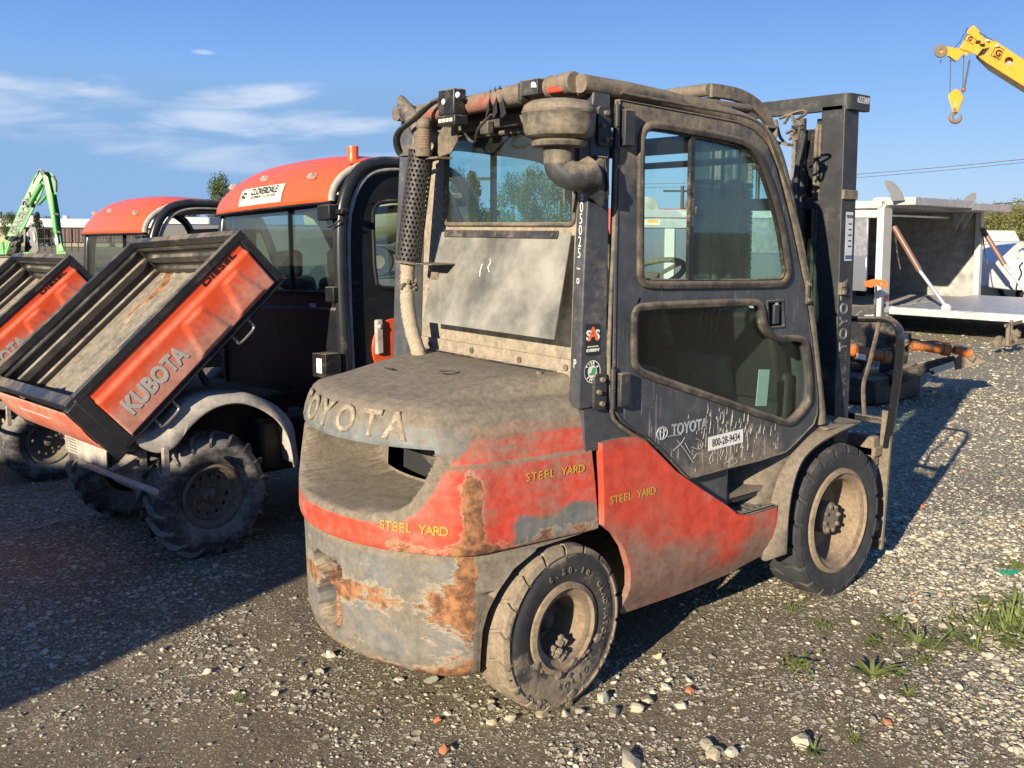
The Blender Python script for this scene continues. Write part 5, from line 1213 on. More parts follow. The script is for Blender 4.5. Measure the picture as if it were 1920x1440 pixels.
# ---- fenders
for s in (-1, 1):
    q = [(243,818),(262,836),(288,847),(312,846),(334,830),(356,800),(392,770),(432,757),(472,760),(512,782),(535,812),(545,845),(549,876)]
    lo = curve_pts([Vector((kat(a, b, 'y', -.72).x, 0, kat(a, b, 'y', -.72).z)) for a, b in q], 4)
    q2 = [(247,800),(268,812),(292,806),(316,786),(340,760),(365,748),(400,742),(440,740),(475,741),(520,762),(548,795),(556,835),(560,872)]
    hi = curve_pts([Vector((kat(a, b, 'y', -.69).x, 0, kat(a, b, 'y', -.69).z)) for a, b in q2], 4)
    rr = [[(l.x, -.725*-s, l.z-.004), (l.x, -.73*-s, l.z+.004), (l.x*.6+h_.x*.4, -.722*-s, l.z*.6+h_.z*.4), (h_.x, -.69*-s, h_.z), (h_.x, -.62*-s, h_.z+.008), (h_.x, -.40*-s, h_.z+.01)] for l, h_ in zip(lo, hi)]
    o = MB().grid(rr).build('fender', m_kfend, K1, smooth=60, label='dust covered flared rear fender' ); sm = o.modifiers.new('t','SOLIDIFY'); sm.thickness = .006
    MB().lathe([(0,.03),(.03,.028),(.045,.015),(.048,0)], (-.37,-.52*-s,.66), (-1,0,0), 20).build('tail_lamp', plain('dark_red_lens', (.16,.012,.012), .3) if s < 0 else bpy.data.materials['dark_red_lens'], K1, smooth=50)
# ---- cab shell
CX0 = .745
MB().box((1.35,0,.46),(1.3,1.40,.06)).box((.78,0,.86),(.06,1.46,.78)).box((2.4,0,.72),(.55,1.30,.42)).box((1.95,0,.88),(.08,1.40,.45)).build('cab_tub', m_kblack, K1, bevel=.02)
rail_p = [(.775,.50),(.760,.90),(.752,1.40),(.760,1.72),(.785,1.85),(.835,1.955),(.915,2.03),(1.03,2.062),(1.2,2.068),(1.42,2.055),(1.58,2.00),(1.70,1.85),(1.90,1.30),(1.96,.95)]
for s in (-1, 1):
    MB().tube([(x, .735*s, z) for x, z in [(v.x, v.z) for v in curve_pts([(x,0,z) for x, z in rail_p], 6)]], .036, 14).build('roll_bar', m_krops, K1, smooth=60)
    MB().tube([(v.x+.045, .742*s, v.z-.035) for v in curve_pts([(x,0,z) for x, z in rail_p[:11]], 6)], .014, 8).build('door_seal', m_kfend, K1, smooth=60)
# roof cap: rounded at the back, crowned across
def roofp(y, s_):
    u = y/.745
    if s_ < 1: th = s_*PI/2; x = CX0-.03+.36*(1-math.cos(th)); z = 1.835+.255*math.sin(th)
    else: x = CX0-.03+.36+(s_-1)*.55; z = 2.09-.05*(s_-1)**2
    z += .05*(1-abs(u)**3.2)*min(1, s_*1.3) - .035*abs(u)**8*min(1,s_*1.5); x -= .05*(1-u*u)*(1 if s_ < 1 else max(0, 1-(s_-1)))
    return Vector((x, y, z))
ss = [i/16 for i in range(17)]+[1+.1*k for k in range(1, 11)]
o = MB().grid([[roofp(-.72+1.46*j/40, s_) for j in range(41)] for s_ in ss]).build('roof', m_korange, K1, smooth=60); o.modifiers.new('t','SOLIDIFY').thickness = .02
MB().tube([roofp(-.725+1.465*j/40, 0)+Vector((-.004,0,-.003)) for j in range(41)], .008, 6).build('roof_seam', m_kblack, K1)
MB().box((1.25,0,2.035),(.75,1.40,.04)).build('headliner', m_kblack, K1)
MB().tube([roofp(-.725, s_)+Vector((0,-.004,.004)) for s_ in ss], 1, 8, sq=(.014,.022,(0,1,0))).build('roof_edge', m_kfend, K1, smooth=60)
for px, py in ((590,328),(500,336),(434,345)):
    best = None
    for j in range(60):
        for i in range(16):
            p = roofp(-.70+1.42*j/60, i/16); w_ = K1M @ p; v = w_-CAM; dd = v.dot(_f); qx, qy = CPX+FPX*v.dot(_r)/dd, CPY-FPX*v.dot(_u)/dd; e = (qx-px)**2+(qy-py)**2
            if best is None or e < best[0]: best = (e, p)
    p = best[1]; MB().box(p+Vector((-.012,0,.0)), (.03,.075,.022), Euler((0,R(-35),0)).to_matrix()).box(p+Vector((-.02,-.02,.008)),(.03,.03,.016)).build('roof_bracket', m_kfend, K1, bevel=.003)
def on_roof(px, py):
    best = None
    for j in range(120):
        for i in range(40):
            p = roofp(-.70+1.42*j/120, i/40*.7); v = (K1M @ p)-CAM; dd = v.dot(_f); e = (CPX+FPX*v.dot(_r)/dd-px)**2+(CPY-FPX*v.dot(_u)/dd-py)**2
            if best is None or e < best[0]: best = (e, p, -.70+1.42*j/120, i/40*.7)
    return best
c00, c11 = on_roof(449,386), on_roof(537,348); ya, yb = c00[2], c11[2]; sa, sb = on_roof(492,383)[3], on_roof(492,351)[3]
nrm = lambda y, s_: ((roofp(y, s_+.02)-roofp(y, s_-.02)).cross(Vector((0,1,0)))).normalized()
sg = MB().grid([[roofp(ya+(yb-ya)*j/10, sa+(sb-sa)*i/6)+Vector((-.007,0,.004)) for j in range(11)] for i in range(7)]).build('dealer_sticker', plain('sticker_cream', (.72,.68,.52), .55), K1, smooth=60)
sg.modifiers.new('t','SOLIDIFY').thickness = .001
def roof_text(body, size, u, v, bold=0, sx=1):
    y = ya+(yb-ya)*u; s_ = sa+(sb-sa)*v; p = roofp(y, s_)+Vector((-.0115,0,.006)); up = (roofp(y, s_+.02)-roofp(y, s_-.02)); text(body, size, m_decal, sg, p, (.0,-1,0), up, 'sticker_print', bold=bold, sx=sx, extrude=.0003)
roof_text('CLOVERDALE', .062, .60, .70, .0012, .88); roof_text('EQUIPMENT CO OF OHIO', .024, .60, .40, .0003, 1.15)
p = roofp(ya+(yb-ya)*.13, sa+(sb-sa)*.58)+Vector((-.011,0,.006)); up = (roofp(ya, .4)-roofp(ya, .36)).normalized()
em = MB().tube([p+Vector((0,-1,0))*.026*math.cos(a)+up*.042*math.sin(a) for a in [2*PI*k/20 for k in range(20)]], .0015, 5, closed=True)
for dy, du in ((-.010,.012),(.010,.012),(-.010,-.012),(.010,-.012)): blob(em, p+Vector((0,dy,0))+up*du, .010, (.15,1,1.2))
em.build('clover_emblem', m_decal, sg)
# beacon, rear lamp and hinge
b_ = kat(662,302,'y',-.60); MB().lathe([(.036,-.01),(.036,.0),(.034,.005),(.032,.05),(.034,.075),(.033,.083),(0,.086)], (b_.x,b_.y,b_.z), (0,0,1), 20).build('beacon', plain('orange_lens', (.70,.10,.02), .35), K1, smooth=40)
p = kat(618,398,'x',.70); MB().box((.705,p.y+.03,p.z),(.06,.13,.085)).box((.74,p.y-.05,p.z),(.05,.10,.03)).build('rear_work_lamp', m_kblack, K1, bevel=.008)
MB().tube(curve_pts([(.70,p.y+.03,p.z-.045),(.70,p.y+.02,p.z-.08),(.70,p.y-.04,p.z-.07),(.73,p.y-.07,p.z-.04)],4), .005, 6).build('lamp_wire', m_kblack, K1)
p = kat(620,552,'x',.70); MB().box((.71,p.y,p.z),(.04,.09,.085)).build('hinge', m_kblack, K1, bevel=.006)
p = kat(613,684,'x',.66); MB().box((.66,p.y,p.z),(.10,.14,.13)).box((.608,p.y-.01,p.z),(.004,.05,.075)).build('side_box', m_kblack, K1, bevel=.01)
MB().box((.6055,p.y-.01,p.z),(.001,.055,.08)).build('small_label', m_white, K1)
# rear glass and lower panel
wg = [(-.69,1.335),(.72,1.335),(.725,1.83),(-.69,1.83)]
MB().plate(fillet(wg,.03), [], lambda a, b, t: (CX0+.01-t, a, b), 0, .005).build('rear_window', m_kglass, K1, smooth=0, label='large tinted rear cab window')
MB().tube([(CX0+.002, a, b) for a, b in fillet(wg,.03)], .010, 8, closed=True).bar((CX0,-.20,1.33),(CX0,-.20,1.83),.015,.025).build('window_frame', m_kblack, K1)
MB().box((CX0+.03,0,1.10),(.03,1.46,.48)).build('rear_panel', m_kblack, K1, bevel=.01)
m_plab = plain('panel_label', (.30,.32,.36), .5)
for px, py, w_, h_ in ((586,577,.075,.05),(590,611,.13,.062),(563,682,.045,.05),(583,686,.05,.025)):
    p = kat(px, py, 'x', CX0+.01); MB().box((CX0+.012,p.y,p.z),(.002,w_,h_)).build('warning_label', m_plab if px > 565 else plain('yellow_label', (.5,.4,.05), .5), K1)
# doors
DK = [(.80,.55),(.795,1.30),(.80,1.70),(.825,1.84),(.90,1.955),(1.02,2.005),(1.30,2.01),(1.50,1.96),(1.60,1.86),(1.74,1.50),(1.80,1.30),(1.82,.60),(1.72,.50),(.90,.48)]
q = [kat(px, py, 'y', -.735) for px, py in ((700,402),(704,388),(717,378),(737,381),(757,388))]; q0 = kat(705,536,'y',-.735); q1 = kat(757,543,'y',-.735)
WK = [(q[0].x,q[0].z),(q[1].x,q[1].z),(q[2].x,q[2].z),(q[2].x+.20,q[2].z+.01),(1.42,1.86),(1.53,1.72),(1.66,1.42),(1.64,1.34),(1.55,q1.z-.01),(q0.x+.05,q0.z-.02),(q0.x,q0.z+.02)]
def kdoor(s):
    d = MB().plate(rs(DK,1), [rs(WK,1)], lambda a, b, t: (a, (.725-t)*s, b), 0, .03).build('cab_door', m_kblack, K1, bevel=.008, smooth=40)
    MB().plate(offset2(rs(WK,1),.005), [], lambda a, b, t: (a, .712*s+t, b), 0, .004).build('door_glass', m_kglass, d, smooth=0)
    MB().tube([(a, .727*s, b) for a, b in rs(WK,1)], .012, 8, closed=True).build('glass_seal', m_kblack, d)
    MB().box((.985,.745*s,1.07),(.05,.03,.20)).box((.985,.757*s,1.13),(.028,.02,.03)).build('door_handle', m_kfend, d, bevel=.012)
    return d
dr = kdoor(-1); kdoor(1)
c_ = kat(741,645,'y',-.74); ov = [(c_.x+.155*math.cos(a)*(1.0), c_.z-.02+.17*math.sin(a)) for a in [2*PI*k/40 for k in range(40)]]
ov = [(a+.06*(1 if a > c_.x else 0), b) for a, b in ov]
MB().plate(ov, [], lambda a, b, t: (a, -.727-t, b), 0, .012).build('orange_door_panel', m_korange, dr, bevel=.003)
# interior
for yy in (-.32, .34):
    MB().box((1.22,yy,.80),(.50,.50,.14)).box((1.08,yy,1.12),(.12,.48,.60),Euler((0,R(-10),0)).to_matrix()).box((1.02,yy,1.50),(.09,.26,.18)).build('seat', m_seat, K1, bevel=.04, seg=3)
MB().box((1.80,0,1.05),(.25,1.36,.26)).build('dashboard', m_kblack, K1, bevel=.05)
cx_ = Vector((1.55,.34,1.20)); ax = Vector((-.6,0,.8)); y_ = ax.cross(Vector((0,1,0)))
MB().tube([cx_+(Vector((0,1,0))*math.cos(a)+y_*math.sin(a))*.17 for a in [2*PI*k/28 for k in range(28)]], .014, 8, closed=True).cyl(cx_-ax*.2, cx_, .03).bar(cx_-Vector((0,.16,0)), cx_+Vector((0,.16,0)), .03,.01).build('steering_wheel', m_kblack, K1)
MB().bar((1.69,-.70,1.86),(1.69,.70,1.86),.04,.05).build('windscreen_header', m_kblack, K1)
MB().add([(1.70,-.70,1.84),(1.70,.70,1.84),(1.94,.70,1.15),(1.94,-.70,1.15)],[(0,1,2,3)]).build('windscreen', m_kglass, K1, smooth=0)
MB().box((1.52,-.83,1.62),(.05,.14,.20)).bar((1.55,-.74,1.66),(1.52,-.80,1.64),.02,.02).build('mirror', m_kblack, K1, bevel=.02)
# ---- cargo bed, tipped up about its rear edge
RB = kat(243,826,'y',-.72); FB = kat(523,527,'y',-.72); ang = math.atan2(FB.z-RB.z, FB.x-RB.x); LB = math.hypot(FB.z-RB.z, FB.x-RB.x)
bed = bpy.data.objects.new('cargo_bed', None); COL.objects.link(bed); bed.parent = K1; bed.location = (RB.x, 0, RB.z); bed.rotation_euler = (0, -ang, 0)
BM = K1M @ Matrix.Translation(bed.location) @ bed.rotation_euler.to_matrix().to_4x4(); BI = BM.inverted()
def bat(px, py, ax, val):
    o = BI @ CAM; d = BI.to_3x3() @ (_f + _r*((px-CPX)/FPX) - _u*((py-CPY)/FPX)); k = 'xyz'.index(ax); return o + d*((val-o[k])/d[k])
HB = .325; YB = .72
def ribs(mb, x0, x1, y, sgn, n=3):
    pass
# right side: black frame, red skin with pressed shapes
fr = MB().bar((-.03,-YB,.0),(LB+.02,-YB,.0),.04,.035).bar((-.03,-YB,HB),(LB+.02,-YB,HB),.042,.045).bar((-.01,-YB,-.01),(-.01,-YB,HB),.04,.06,(1,0,0)).bar((LB,-YB,-.01),(LB,-YB,HB),.04,.05,(1,0,0))
fr.build('side_frame', m_krail, bed, bevel=.005)
def press(x, z):
    v = 0
    for x0, x1 in ((LB*.10, LB*.40), (LB*.56, LB*.80)) if False else ((LB*.475, LB*.66), (LB*.74, LB*.90)):
        e = min(x-(x0+(z-.06)*.25), (x1-(z-.06)*.25)-x, z-.03, .215-z); v = max(v, sstep(-.006, .012, e))
    return -.010*v + .014*sstep(.235, .262, z)
g = MB().grid([[(.02+(LB-.05)*i/80, -YB-.012+press(.02+(LB-.05)*i/80, .02+(HB-.045)*j/36)-.016, .02+(HB-.045)*j/36) for j in range(37)] for i in range(81)])
o = g.build('side_skin', m_kside, bed, smooth=45, label='orange red bed side with raised grey lettering'); zone(o, lambda p: (0, .10+.55*sstep(.24,.05,p.z)*(1-.5*sstep(.45,1,p.x/LB)), 0)); o.modifiers.new('t','SOLIDIFY').thickness = .004
m_klet = plain('silver_lettering', (.42,.40,.37), .5, var=.2)
p = bat(290,712,'y',-YB-.014); text('KUBOTA', .120, m_klet, bed, (p.x,-YB-.0295,p.z-.0), (1,0,0), (0,0,1), 'raised_letters', bold=.0045, sx=.80, extrude=.001)
p = bat(414,510,'y',-YB-.014); text('DIESEL', .042, m_decal, bed, (p.x,-YB-.0164,.2805), (1,0,0), (0,0,1), 'decal_letters', bold=.0009, sx=1.9, extrude=.0003)
# left side, front wall: ribbed steel seen from inside
def ribwall(name, f, L, mat):
    pr = [(0,.05),(.0,.115),(.030,.125),(.030,.165),(0,.175),(0,.21),(.030,.22),(.030,.262),(0,.272),(0,HB-.02)]
    g = [[f(L*i/12, z, d) for d, z in pr] for i in range(13)]
    o = MB().grid(g).build(name, mat, bed, smooth=20); m_ = o.modifiers.new('t','SOLIDIFY'); m_.thickness = .006; return o
ribwall('left_wall', lambda u, z, d: (u, YB-.01+d*.6, z), LB, m_kbed)
ribwall('right_wall', lambda u, z, d: (u, -YB+.004-d*.3, z), LB, m_kbed)
ribwall('front_wall', lambda u, z, d: (LB-.01+d*.6, -YB+u, z), 2*YB, m_kbed)
MB().bar((-.03,YB,HB),(LB+.02,YB,HB),.045,.045).bar((LB,-YB,HB),(LB,YB,HB),.045,.045,(0,0,1)).bar((LB,YB,0),(LB,YB,HB),.04,.04,(1,0,0)).build('top_rail', m_krail, bed, bevel=.005)
fl_ = MB().grid([[(LB*i/24, -YB+2*YB*j/90, .080+(.006 if (j//5) % 2 else 0)) for j in range(91)] for i in range(25)]).build('bed_floor', m_kfloor, bed, smooth=20, label='worn pale bed floor with rust streaks')
zone(fl_, lambda p: (0, .30, .20+.50*math.exp(-((p.y-.50-.2*mnoise.noise(Vector((p.x*3,0,0))))/.07)**2)*sstep(.25,.80,p.x/LB)+.22*sstep(.92,1,p.x/LB)))
MB().box((LB*.5,0,-.03),(LB,1.3,.04)).box((LB*.5,.4,-.09),(LB*.9,.07,.09)).box((LB*.5,-.4,-.09),(LB*.9,.07,.09)).build('bed_frame', m_kblack, bed, bevel=.005)
MB().cyl((LB*.72,.30,-.08),(.66,.30,-.62),.022).build('tipping_ram', m_handle, bed)
for u in (.19, .70):
    MB().tube(curve_pts([(LB*u-.06,-YB,-.02),(LB*u-.06,-YB+.0,-.05),(LB*u-.055,-YB,-.075),(LB*u,-YB,-.08),(LB*u+.055,-YB,-.075),(LB*u+.06,-YB,-.05),(LB*u+.06,-YB,-.02)],4), .0075, 8).build('tie_loop', m_handle, bed)
for u in (.12,.30,.55,.78,.93): MB().box((LB*u,-YB-.012,-.0),(.012,.012,.018)).build('clip', m_kblack, bed)
# tailgate
tgx = -.05
MB().bar((tgx,-YB-.0,HB-.01),(tgx,YB,HB-.01),.06,.05,(0,0,1)).box((tgx-.01,-YB+.015,HB*.5-.02),(.075,.06,HB+.02)).box((tgx-.01,YB-.015,HB*.5-.02),(.075,.06,HB+.02)).build('tailgate_frame', m_krail, bed, bevel=.006)
g = MB().grid([[(tgx-.025-.02*math.sin(PI*j/14)-.012*sstep(.1,.2,j/14), -YB+.04+(2*YB-.08)*i/30, -.02+(HB-.035)*j/14) for j in range(15)] for i in range(31)])
tgt = g.build('tailgate', m_kside, bed, smooth=50, label='faded orange tailgate with dusty centre label'); zone(tgt, lambda p: (0, .40, 0)); tgt.modifiers.new('t','SOLIDIFY').thickness = .006
MB().box((tgx-.051,.05,.13),(.003,.55,.14)).build('tailgate_label', plain('faded_cream_label', (.60,.53,.42), .7), bed)
pass
lf = MB().plate([(0,0),(.09,-.02),(.12,.05),(.06,.10),(-.02,.06)], [], lambda a, b, t: (-.0+.03+b*.8, .30+a*1.1, .10+b*.3+a*.35+t), 0, .004).build('rusty_scrap', wear('rust_flake', (.30,.12,.03), dust=.2, sc=15), None)
lf.matrix_world = BM; tag(lf, 'curled rusty brown sheet scrap in the tipped cargo bed', 'scrap')
# ---- second vehicle: same model, open sided, turf tyres
K2 = copy_tree(K1, None, skip=('cab_door','beacon','dealer_sticker','warning_label','small_label','side_box','tread_lugs','label_print'))
K2.location = (-.47, 5.09, -.215); K2.rotation_euler = (R(-1.0), 0, R(2.0)); K2['label'] = 'second orange utility vehicle with open sides, behind the tipped bed at left'; 
# ================================================================== machines, trailers, buildings and trees round the yard
def LW(px, py, d): return atd(px, py, d)
RV, UV, FV = Vector(_r0), Vector((0,0,1)), Vector((math.sin(YAW), math.cos(YAW), 0))
m_alu = wear('brushed_aluminium', (.42,.42,.415), dust=.16, up=.1, sc=1.6, rough=.42, metal=.35, bump=.08, var=.14, dcol=(.55,.52,.45))
m_alud = wear('trailer_floor_grey', (.30,.29,.27), dust=.25, up=.1, sc=1.2, rough=.7, bump=.1, dcol=(.38,.36,.31))
m_fin = plain('fin_grey', (.20,.20,.20), .5, .3)
m_polish = plain('polished_panel', (.50,.52,.56), .16, .85, var=.05, sc=2)
m_whitep = wear('white_paint_old', (.50,.49,.45), dust=.06, up=.1, rust=-.36, sc=1.5, rough=.5, bump=.05, var=.08, dcol=(.45,.42,.34))
m_cyl = plain('brown_cylinder', (.16,.085,.06), .45); m_rod = plain('chrome_rod', (.55,.55,.56), .4, .6, bump=0)
m_redl = plain('red_reflector', (.45,.02,.02), .3)
def boxy(name, px0, px1, pyt, pyb, d, depth, mat, label, cat, yaw=0, **k):
    a, b = LW(px0, pyb, d), LW(px1, pyb, d); w_ = (b-a).length; zt_ = LW(px0, pyt, d).z; zb = max(a.z, -.1); c = (a+b)/2
    o = empty(name, (c.x, c.y, 0), (0,0,math.atan2(RV.y, RV.x)+R(yaw)), label=label, cat=cat)
    return o, w_, zb, zt_
# ---- folding stage trailer at the right
L0, R0 = LW(1650,580,16.6), LW(1834,563,20.2); L0.z = .30; R0.z = .24
ex_ = (R0-L0); ex_.z = 0; LT = ex_.length; ex_.normalize(); ey = Vector((-ex_.y, ex_.x, 0))       # ex: along the opening, ey: into the trailer
if ey.dot(FV) < 0: ey = -ey
tr = empty('stage_trailer', (L0.x, L0.y, 0), (0, 0, math.atan2(ex_.y, ex_.x)), label='silver aluminium trailer with folded down side platform and open dark interior', cat='trailer')
sy = 1 if Vector((-math.sin(math.atan2(ex_.y,ex_.x)), math.cos(math.atan2(ex_.y,ex_.x)),0)).dot(ey) > 0 else -1
H0, H1, DP = .30, 2.12, 3.1
def tb(name, c, d, mat, bev=.01, **k): return MB().box((c[0], c[1]*sy, c[2]), d).build(name, mat, tr, bevel=bev, **k)
tb('deck', (LT/2, DP/2, H0-.05), (LT, DP, .12), m_alud); tb('back_wall', (LT/2, DP-.03, (H0+H1)/2), (LT, .06, H1-H0), m_alud)
tb('end_wall', (-.02, DP/2+.1, .95), (.05, DP-.3, .62), m_polish); tb('end_wall', (-.02, DP/2+.1, 1.60), (.05, DP-.3, .68), wear('scratched_sheet', (.30,.31,.33), dust=.1, sc=2.5, rough=.3, metal=.5, bump=.05))
tb('end_wall', (LT+.0, DP/2, (H0+H1)/2), (.05, DP, H1-H0), m_alud)
tb('end_rail', (-.03, DP/2, 2.0), (.08, DP, .14), m_alu); tb('roof_edge', (-.02, DP/2, 2.16), (.16, DP, .13), m_alu)
for x, w_ in ((.10, .36), (LT-.06, .16)): tb('corner_post', (x, .02, (H0+H1)/2-.06), (w_, .12, H1-H0+.12), m_whitep)
tb('sill', (LT/2, -.02, H0+.02), (LT, .10, .10), m_alu)
tb('roof', (LT/2, DP/2, H1+.02), (LT+.1, DP+.1, .05), m_alu)
tb('roof_flap', (LT*.29, -.15, H1+.10), (LT*.56, .75, .14), m_alu); tb('roof_flap', (LT*.80, -.15, H1+.07), (LT*.46, .75, .14), m_alu)
tb('lift_bar', (LT*.35, .05, H1-.14), (LT*.6, .05, .04), m_rod); 
for x in (LT*.66, LT*.74): MB().add([(x,0,H1-.02),(x,-.25*sy,H1-.02),(x+.05,-.05*sy,H1-.38),(x+.04,0,H1-.02),(x+.04,-.25*sy,H1-.02),(x+.07,-.05*sy,H1-.38)],[(0,1,2),(3,5,4),(0,3,4,1),(1,4,5,2),(2,5,3,0)]).build('gusset', m_alud, tr, smooth=0)
# platform folded down towards the camera
PL = 2.45
MB().plate([(.25,-.05),(LT-.05,-.05),(LT-.05,-PL),(.25,-PL)], [], lambda a, b, t: (a, b*sy, t), H0-.06, H0+.06).build('side_platform', m_alu, tr, bevel=.008)
tb('platform_skin', (LT/2+.1, -PL/2-.03, H0+.064), (LT-.42, PL-.1, .006), wear('platform_grey', (.42,.44,.47), dust=-.25, up=.1, sc=2, rough=.45, bump=.05, metal=.3), bev=0)
for x, zt_ in ((.34, 1.72), (LT-.12, 1.72)):
    a, m_, b = Vector((x,-.05*sy,1.78)), Vector((x+.02,-.52*sy,1.02)), Vector((x+.03,-1.0*sy,H0+.10))
    MB().cyl(a, m_, .052, n=16).build('ram_body', m_cyl, tr); MB().cyl(m_, b, .032, n=12).cyl(b+Vector((-.05,0,.0)), b+Vector((.05,0,.0)), .08, n=16).build('ram_rod', m_rod, tr)
    MB().tube(curve_pts([a+Vector((.06,0,-.1)), a+Vector((.08,-.05*sy,-.5)), a+Vector((.05,-.12*sy,-.75))],4), .015, 6).build('ram_hose', m_black, tr)
TI = (Matrix.Translation(tr.location) @ tr.rotation_euler.to_matrix().to_4x4()).inverted()
for P_, d_ in (([(1657,340),(1662,338),(1672,340),(1683,349),(1691,361),(1697,376),(1672,377),(1669,364),(1662,352)], 16.2), ([(1801,389),(1805,377),(1814,367),(1824,361),(1831,363),(1829,374),(1821,389)], 19.4)):
    MB().plate(P_, [], lambda a, b, t: tuple(TI @ LW(a, b, t)), d_, d_+.06).build('roof_fin', m_fin, tr, bevel=.008)
tb('red_reflector', (.14, -.045, .52), (.14, .01, .10), m_redl); tb('marker', (.10, -.045, .40), (.06, .01, .06), m_black)
tb('warning_sticker', (.0-.058, .50, 2.0), (.004, .75, .12), m_cream); tb('orange_strip', (-.061, .45, 2.02), (.004, .52, .05), plain('orange_print', (.70,.32,.04), .5))
p = LW(1643,531,15.9); lv = MB().plate([(-.20,.02),(-.05,.06),(.16,.05),(.20,-.02),(.16,-.09),(.02,-.03),(-.08,-.07),(-.19,-.05)], [[(.10+.025*math.cos(a), -.01+.025*math.sin(a)) for a in [2*PI*k/8 for k in range(8)]]], lambda a, b, t: tuple(p+RV*a*1.0+UV*b*1.1+FV*t), 0, .05).build('orange_lever', m_orange, None, bevel=.006); tag(lv, 'bright orange plastic lever in front of the trailer corner post', 'lever')
lr = MB().cyl(p+Vector((-.0,0,-.05)), (p.x, p.y, .15), .018).build('lever_rod', m_black, lv)
for x in (LT*.2, LT*.45, LT*.75):
    MB().lathe([(.12,.10),(.36,.10),(.38,.05),(.38,-.05),(.36,-.1)], (x, DP*.6*sy, .38), (0,1,0), 24).build('wheel', m_rubber, tr)
tb('underframe', (LT/2, DP*.45, .16), (LT*.98, DP*.6, .18), m_black)
# the second trailer of the kind, seen through the cab
DL = 19.; t2, W_, zb, zt_ = boxy('long_trailer', 1186, 1492, 396, 560, DL, 2, None, 'long silver trailer with curved fin and orange sticker, seen through the cab window', 'trailer') if False else (empty('long_trailer', tuple(Vector((LW(1340,500,DL).x, LW(1340,500,DL).y, 0))), (0,0,math.atan2(RV.y,RV.x)), label='long silver trailer with curved fin and orange sticker, seen through the cab window', cat='trailer'), 0, 0, 0)
lx = lambda px: (px-1340)/FPX*DL; lz = lambda py: 1.68+(435-py)/FPX*DL
def lb_(n, x0, x1, y0, y1, dep, th, mat, bev=.01): return MB().box(((lx(x0)+lx(x1))/2, dep+th/2, (lz(y0)+lz(y1))/2), (lx(x1)-lx(x0), th, lz(y0)-lz(y1))).build(n, mat, t2, bevel=bev)
lb_('body', 1186, 1492, 430, 562, .06, 2.2, m_polish); lb_('top_rail', 1184, 1494, 412, 430, .0, 2.3, m_alu); lb_('roof_edge', 1182, 1496, 396, 411, -.05, 2.4, m_alu)
for a_, b__ in ((1190,1200),(1246,1264),(1330,1338),(1400,1412),(1470,1482)): lb_('corner_post', a_, b__, 431, 562, .0, .1, m_whitep)
lb_('warning_sticker', 1207, 1236, 415, 425, -.012, .01, m_cream, 0); lb_('orange_strip', 1212, 1232, 415.5, 420, -.016, .003, bpy.data.materials['orange_print'], 0)
MB().plate([(lx(1203)+a, lz(396)+b) for a, b in [(0,0),(.34,0),(.32,.14),(.22,.24),(.10,.27),(0,.24)]], [], lambda a, b, t: (a, .1+t, b), 0, .05).build('roof_fin', m_alud, t2, bevel=.01)
for x in (-.9, .3, 1.2): MB().lathe([(.12,.10),(.36,.10),(.38,.05),(.38,-.05),(.36,-.1)], (x, .2, .38), (0,-1,0), 24).build('wheel', m_rubber, t2)
# ---- cream box trailer and white tank beyond the platform
gen, W_, zb, zt_ = boxy('generator_trailer', 1836, 1905, 452, 562, 24, 2, None, 'cream box trailer with peaked white lid and small hatch, behind the platform', 'trailer')
MB().box((0,1.0,(zb+zt_)/2), (W_, 2.0, zt_-zb)).build('body', m_cream_box := wear('cream_enamel', (.52,.50,.40), dust=.05, rust=-.40, sc=2, rough=.5, bump=.03, var=.08), gen, bevel=.02)
MB().plate([(-W_/2-.03,zt_-.0),(W_/2+.03,zt_),(W_/2-.12,zt_+.27),(-W_/2+.05,zt_+.27)], [], lambda a, b, t: (a, t, b), -.03, 2.03).build('lid', m_whitep, gen, bevel=.02)
MB().box((0,-.02,zt_-.05), (W_+.04,.06,.06)).build('lid_rim', m_cream_box, gen); MB().box((.18,-.008,(zb+zt_)/2+.0), (.34,.012,.50)).build('hatch', m_cream_box, gen, bevel=.01)
MB().box((.18,-.004,(zb+zt_)/2+.0), (.37,.006,.53)).build('hatch_seal', m_black, gen)
MB().box((-W_/2+.12,-.03,.9),(.05,.05,.5)).build('latch', m_alud, gen); MB().lathe([(0,.12),(.30,.12),(.34,.06),(.34,-.06),(.30,-.12)], (W_*.35,-.05,.33), (0,1,0), 24).build('wheel', m_rubber, gen)
MB().plate([(W_*.35+.45*math.cos(R(a)), .33+.45*math.sin(R(a))) for a in range(0,181,15)]+[(W_*.35-.39,.33)]+[(W_*.35+.39*math.cos(R(a)), .33+.39*math.sin(R(a))) for a in range(165,-1,-15)], [], lambda a, b, t: (a, t, b), -.20, .1).build('mudguard', m_whitep, gen)
tk, W_, zb, zt_ = boxy('white_truck', 1893, 2080, 458, 590, 21, 2, None, 'bright white bodied truck cut off by the right edge', 'truck')
MB().plate([(-W_/2-.02,.42),(-W_/2+.02,1.05),(-W_/2+.12,zt_-.35),(-W_/2+.45,zt_-.03),(-W_/2+.8,zt_+.05),(W_/2,zt_+.05),(W_/2,.42)], [], lambda a, b, t: (a, t, b), 0, 2.1).build('body', plain('bright_white_paint', (.72,.71,.68), .35, var=.04), tk, bevel=.05, seg=3)
MB().tube([(-W_/2+.12,-.02,zt_-.3),(-W_/2+.05,-.05,zt_-.05),(-W_/2+.16,-.05,zt_+.04),(-W_/2+.24,-.04,zt_-.05)], .03, 8).build('lifting_eye', m_cream, tk)
MB().tube(curve_pts([(-W_/2+.22,-.03,1.05),(-W_/2+.15,-.03,.95),(-W_/2+.2,-.03,.8),(-W_/2+.12,-.03,.6),(-W_/2+.1,-.03,.45)],4), .02, 6).build('hose', m_black, tk)
